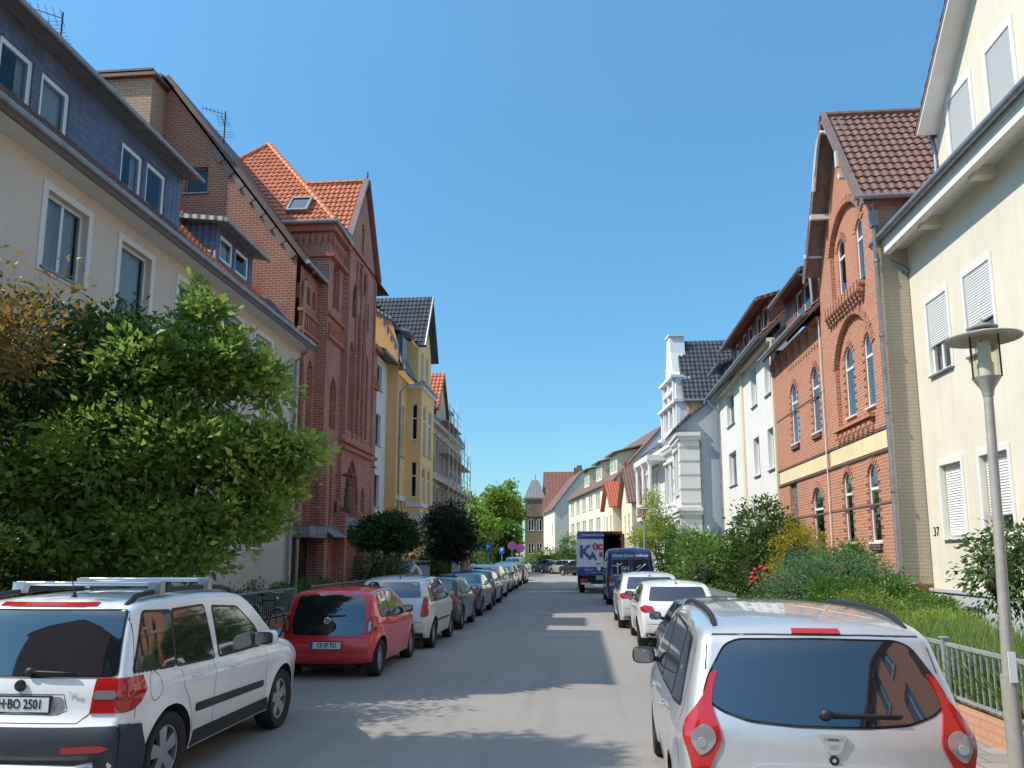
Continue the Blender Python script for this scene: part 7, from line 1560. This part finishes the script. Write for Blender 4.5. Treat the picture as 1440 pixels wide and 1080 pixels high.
text('slogan', 'planen bauen wohnen', .165, 'signwhite', c.R, rear(0, 2.02, .03), .002, bold=.003); text('door_letters', 'GH', .22, 'signwhite', c.R, rear(-.22, 1.5), .002, bold=.004)
m = MB(); y0 = c.hit('rear', -.45, 1.5, 0)[0].y-.016
for a, b, r in (((-.52, 1.22), (-.52, 1.58), .022), ((-.72, 1.62), (-.52, 1.58), .02), ((-.52, 1.58), (-.33, 1.72), .02), ((-.7, 1.22), (-.34, 1.22), .014)): m.tube([(a[0], y0, a[1]), (b[0], y0, b[1])], r, 6)
m.ball((-.52, y0, 1.67), .05, 0, 10, 6); m.tube([(.18, y0, 1.33), (.62, y0, 1.68)], .02, 6); m.tube([(.25, y0, 1.52), (.42, y0, 1.64)], .025, 6); m.build('door_emblem', ['signwhite'], c.R, uv=False, local=True)
m = MB(); m.box(-.38, -.05, y0-.003, y0, 1.26, 1.38); m.build('emblem_panel', ['galv'], c.R, uv=False, local=True)
text('web_address', 'www.igh.de', .09, 'signwhite', c.R, rear(-.4, 1.08, .02), .002); c.plate(-.0, .62, '')
c.mirror(4.5, 1.45, 'black', (.12, .09, .2), .15); finish_side(c, [[(3.75, 1.35), (4.6, 1.3), (4.3, 1.75), (3.9, 1.95), (3.75, 1.95)]], doors=[[(3.65, 2.1), (3.65, .4)], [(2.2, 2.1), (2.2, .5)]])

# --- removal truck with open door
tx, ty = 1.12, 42.6
T = thing('removal_truck', 'white and blue removal lorry with one rear door open and a dark red load space', 'lorry', (tx, ty, 0), None, rad(1.0)); w = 1.22
def tb(name, mat, *bx, parent=None):
    m = MB()
    for b in bx: m.box(*b)
    return m.build(name, [mat], parent or T, uv=True, local=True)
tb('cargo_box', 'signwhite', (-w, -w+.05, 0, 5.6, 1.0, 3.2), (w-.05, w, 0, 5.6, 1.0, 3.2), (-w, w, 5.5, 5.6, 1.0, 3.2)); tb('cargo_roof', 'signwhite', (-w, w, 0, 5.6, 3.2, 3.26))
MT['cargo'] = plain('dark_red_cargo_lining', (.14, .035, .03), .8, var=.2); MT['truckblue'] = carpaint('truck_blue_paint', (.02, .03, .26))
tb('cargo_lining', 'cargo', (-w+.06, w-.06, 5.3, 5.45, 1.05, 3.15), (w-.1, w-.06, .1, 5.4, 1.05, 3.15), (-w+.06, w-.06, .1, 5.4, 3.12, 3.17)); tb('cargo_floor', 'plank', (-w, w, 0, 5.6, .95, 1.03))
tb('door_frame', 'cargo', (w-.06, w+.0, -.04, .02, 1.0, 3.3), (-w, w, -.04, .02, 3.2, 3.34), (w-.03, w+.07, -.6, -.02, 1.05, 3.2)); tb('rear_door', 'signwhite', (-w, .18, -.05, -.01, 1.0, 3.18))
tb('header_board', 'truckblue', (-w-.01, .2, -.075, -.05, 2.93, 3.34)); tb('lower_board', 'truckblue', (-w-.01, .2, -.075, -.05, 1.0, 1.42), (-w-.02, -w+.0, 0, 5.6, 1.0, 1.42)); tb('lower_board_text_base', 'truckblue', (-w, .18, -.06, -.045, .95, 1.0))
tt = lambda x, z: Matrix.Translation((x, -.085, z)) @ Matrix.Rotation(PI/2, 4, 'X')
text('header_letters', 'GIGANTISCH IN', .17, 'signwhite', T, tt(-.4, 3.13), .003, bold=.004); text('big_letter', 'K', .95, 'truckblue', T, tt(-.82, 2.2), .004, bold=.03); text('big_letter', 'A', .55, 'truckblue', T, tt(-.4, 2.0), .004, bold=.025); text('red_letters', 'ÜC', .38, 'signred', T, tt(-.13, 2.48), .004, bold=.02, font_w=1); text('red_letter', 'K', .34, 'signred', T, tt(.06, 2.08), .004, bold=.015)
m = MB(); m.tube([(-.6, -.08, 1.73), (0, -.08, 1.8)], .0, 4); text('small_letters', 'Telefon 05121 70 80', .11, 'signwhite', T, tt(-.45, 1.27), .003); text('small_letters', 'www.kueche.de', .1, 'signwhite', T, tt(-.2, 1.13), .003)
tb('chassis', 'black', (-.9, .9, .1, 7.4, .62, .95)); tb('rear_bumper', 'black', (-w+.03, w-.03, -.02, .12, .5, .72)); tb('tail_lamp', 'redlamp', (-1.1, -.7, -.04, 0, .62, .78)); tb('tail_lamp', 'redlamp', (.7, 1.1, -.04, 0, .62, .78)); tb('tail_lift', 'galv', (-.25, 1.1, -.08, .0, .72, .96))
tb('number_plate', 'platew', (-1.05, -.53, -.06, -.03, .47, .58))
m = MB(); p = [(5.75, .6), (5.75, 2.9), (6.2, 3.0), (7.0, 2.6), (7.6, 1.7), (7.65, .5)]; v = [(-1.1, a, b) for a, b in p]+[(1.1, a, b) for a, b in p]; k = 6
m.add(v, [tuple(range(k)), tuple(range(2*k-1, k-1, -1))]+[(i, (i+1) % k, (i+1) % k+k, i+k) for i in range(k)]); cab = m.build('cab', ['truckblue'], T, uv=False, local=True); m = MB(); m.quad((-1.11, 6.1, 1.7), (-1.11, 7.0, 1.7), (-1.11, 6.75, 2.5), (-1.11, 6.1, 2.6)); m.build('cab_window', ['cglass'], cab, uv=False, local=True)
for yy in (1.3, 6.6):
    for sx in (1, -1): m = MB(); m.lathe([(.2, -.14), (.43, -.14), (.45, -.1), (.45, .1), (.43, .14), (.2, .14), (0, .08)], (sx*.98, yy, .45), 28, 0, 'x'); ww = m.build('wheel', ['rubber'], T, smooth=True, angle=40, uv=False, local=True); m = MB(); m.lathe([(.0, sx*.1), (.1, sx*.1), (.12, sx*.15), (.26, sx*.13), (.27, 0)], (sx*.98, yy, .45), 20, 0, 'x'); m.build('rim', ['galv'], ww, smooth=True, angle=40, uv=False, local=True)
m = MB(); m.box(-w-.02, -w+.1, -.03, .35, .6, 1.0); m.build('mudguard', ['black'], T, uv=False, local=True)
# ---------------------------------------------------------------- camera, light, sky
cam = bpy.data.cameras.new('camera'); co = bpy.data.objects.new('camera', cam); COL.objects.link(co)
ph, yw = rad(8.6356), rad(4.9657); Fv = Vector((-math.sin(yw)*math.cos(ph), math.cos(yw)*math.cos(ph), math.sin(ph))); Rv = Vector((math.cos(yw), math.sin(yw), 0)); Uv = Rv.cross(Fv)
mt = Matrix((Rv, Uv, -Fv)).transposed().to_4x4(); mt.translation = (0, 0, 2.0); co.matrix_world = mt
cam.sensor_width = 36; cam.sensor_fit = 'HORIZONTAL'; cam.lens = 1081/1440*36; cam.shift_y = 77.8/1440; cam.clip_start = .05; cam.clip_end = 6000; S.camera = co
sun = bpy.data.lights.new('sun', 'SUN'); sun.energy = 5.; sun.angle = rad(.5); sun.color = (1., .93, .82); so = bpy.data.objects.new('sun', sun); COL.objects.link(so); so.rotation_euler = SUN.to_track_quat('Z', 'Y').to_euler()
w = bpy.data.worlds.new('World'); S.world = w; w.use_nodes = True; N = w.node_tree.nodes; L = w.node_tree.links; sk = N.new('ShaderNodeTexSky'); sk.sky_type = 'NISHITA'; sk.sun_disc = False
sk.sun_elevation = math.asin(SUN.z); sk.sun_rotation = math.atan2(SUN.x, SUN.y); sk.air_density = 1.0; sk.dust_density = .35; sk.ozone_density = 2.5; sk.altitude = 60
bg = N['Background']; bg.inputs[1].default_value = SKY; tcw = N.new('ShaderNodeTexCoord'); sw = N.new('ShaderNodeSeparateXYZ'); L.new(tcw.outputs['Generated'], sw.inputs[0])
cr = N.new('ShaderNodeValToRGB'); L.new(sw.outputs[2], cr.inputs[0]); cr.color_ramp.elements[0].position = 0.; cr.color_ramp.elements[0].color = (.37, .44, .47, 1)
el = cr.color_ramp.elements[1]; el.position = .68; el.color = (.70, .92, .96, 1); zenith_fill = cr.color_ramp.elements.new(.84); zenith_fill.color = (1.95, 1.5, 1.25, 1)  # zenith above the view brightened, added fill for the shaded side
for ps, cl in ((.1, (.40, .52, .56, 1)), (.3, (.46, .66, .71, 1)), (.5, (.54, .77, .82, 1))): el = cr.color_ramp.elements.new(ps); el.color = cl
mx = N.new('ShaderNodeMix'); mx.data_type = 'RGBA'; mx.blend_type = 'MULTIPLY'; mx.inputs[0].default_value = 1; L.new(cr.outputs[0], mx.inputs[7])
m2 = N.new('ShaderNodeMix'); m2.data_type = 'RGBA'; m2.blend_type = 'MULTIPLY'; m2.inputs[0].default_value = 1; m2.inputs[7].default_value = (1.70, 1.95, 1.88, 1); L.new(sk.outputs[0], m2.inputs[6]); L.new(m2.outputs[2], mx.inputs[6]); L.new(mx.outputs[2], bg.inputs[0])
S.view_settings.view_transform = 'Standard'; S.view_settings.look = 'None'; S.view_settings.exposure = 0; S.view_settings.gamma = 1
S.render.engine = 'CYCLES'
for o in bpy.data.objects:      # keep float rounding from leaving hidden helpers behind
    o.hide_render = False
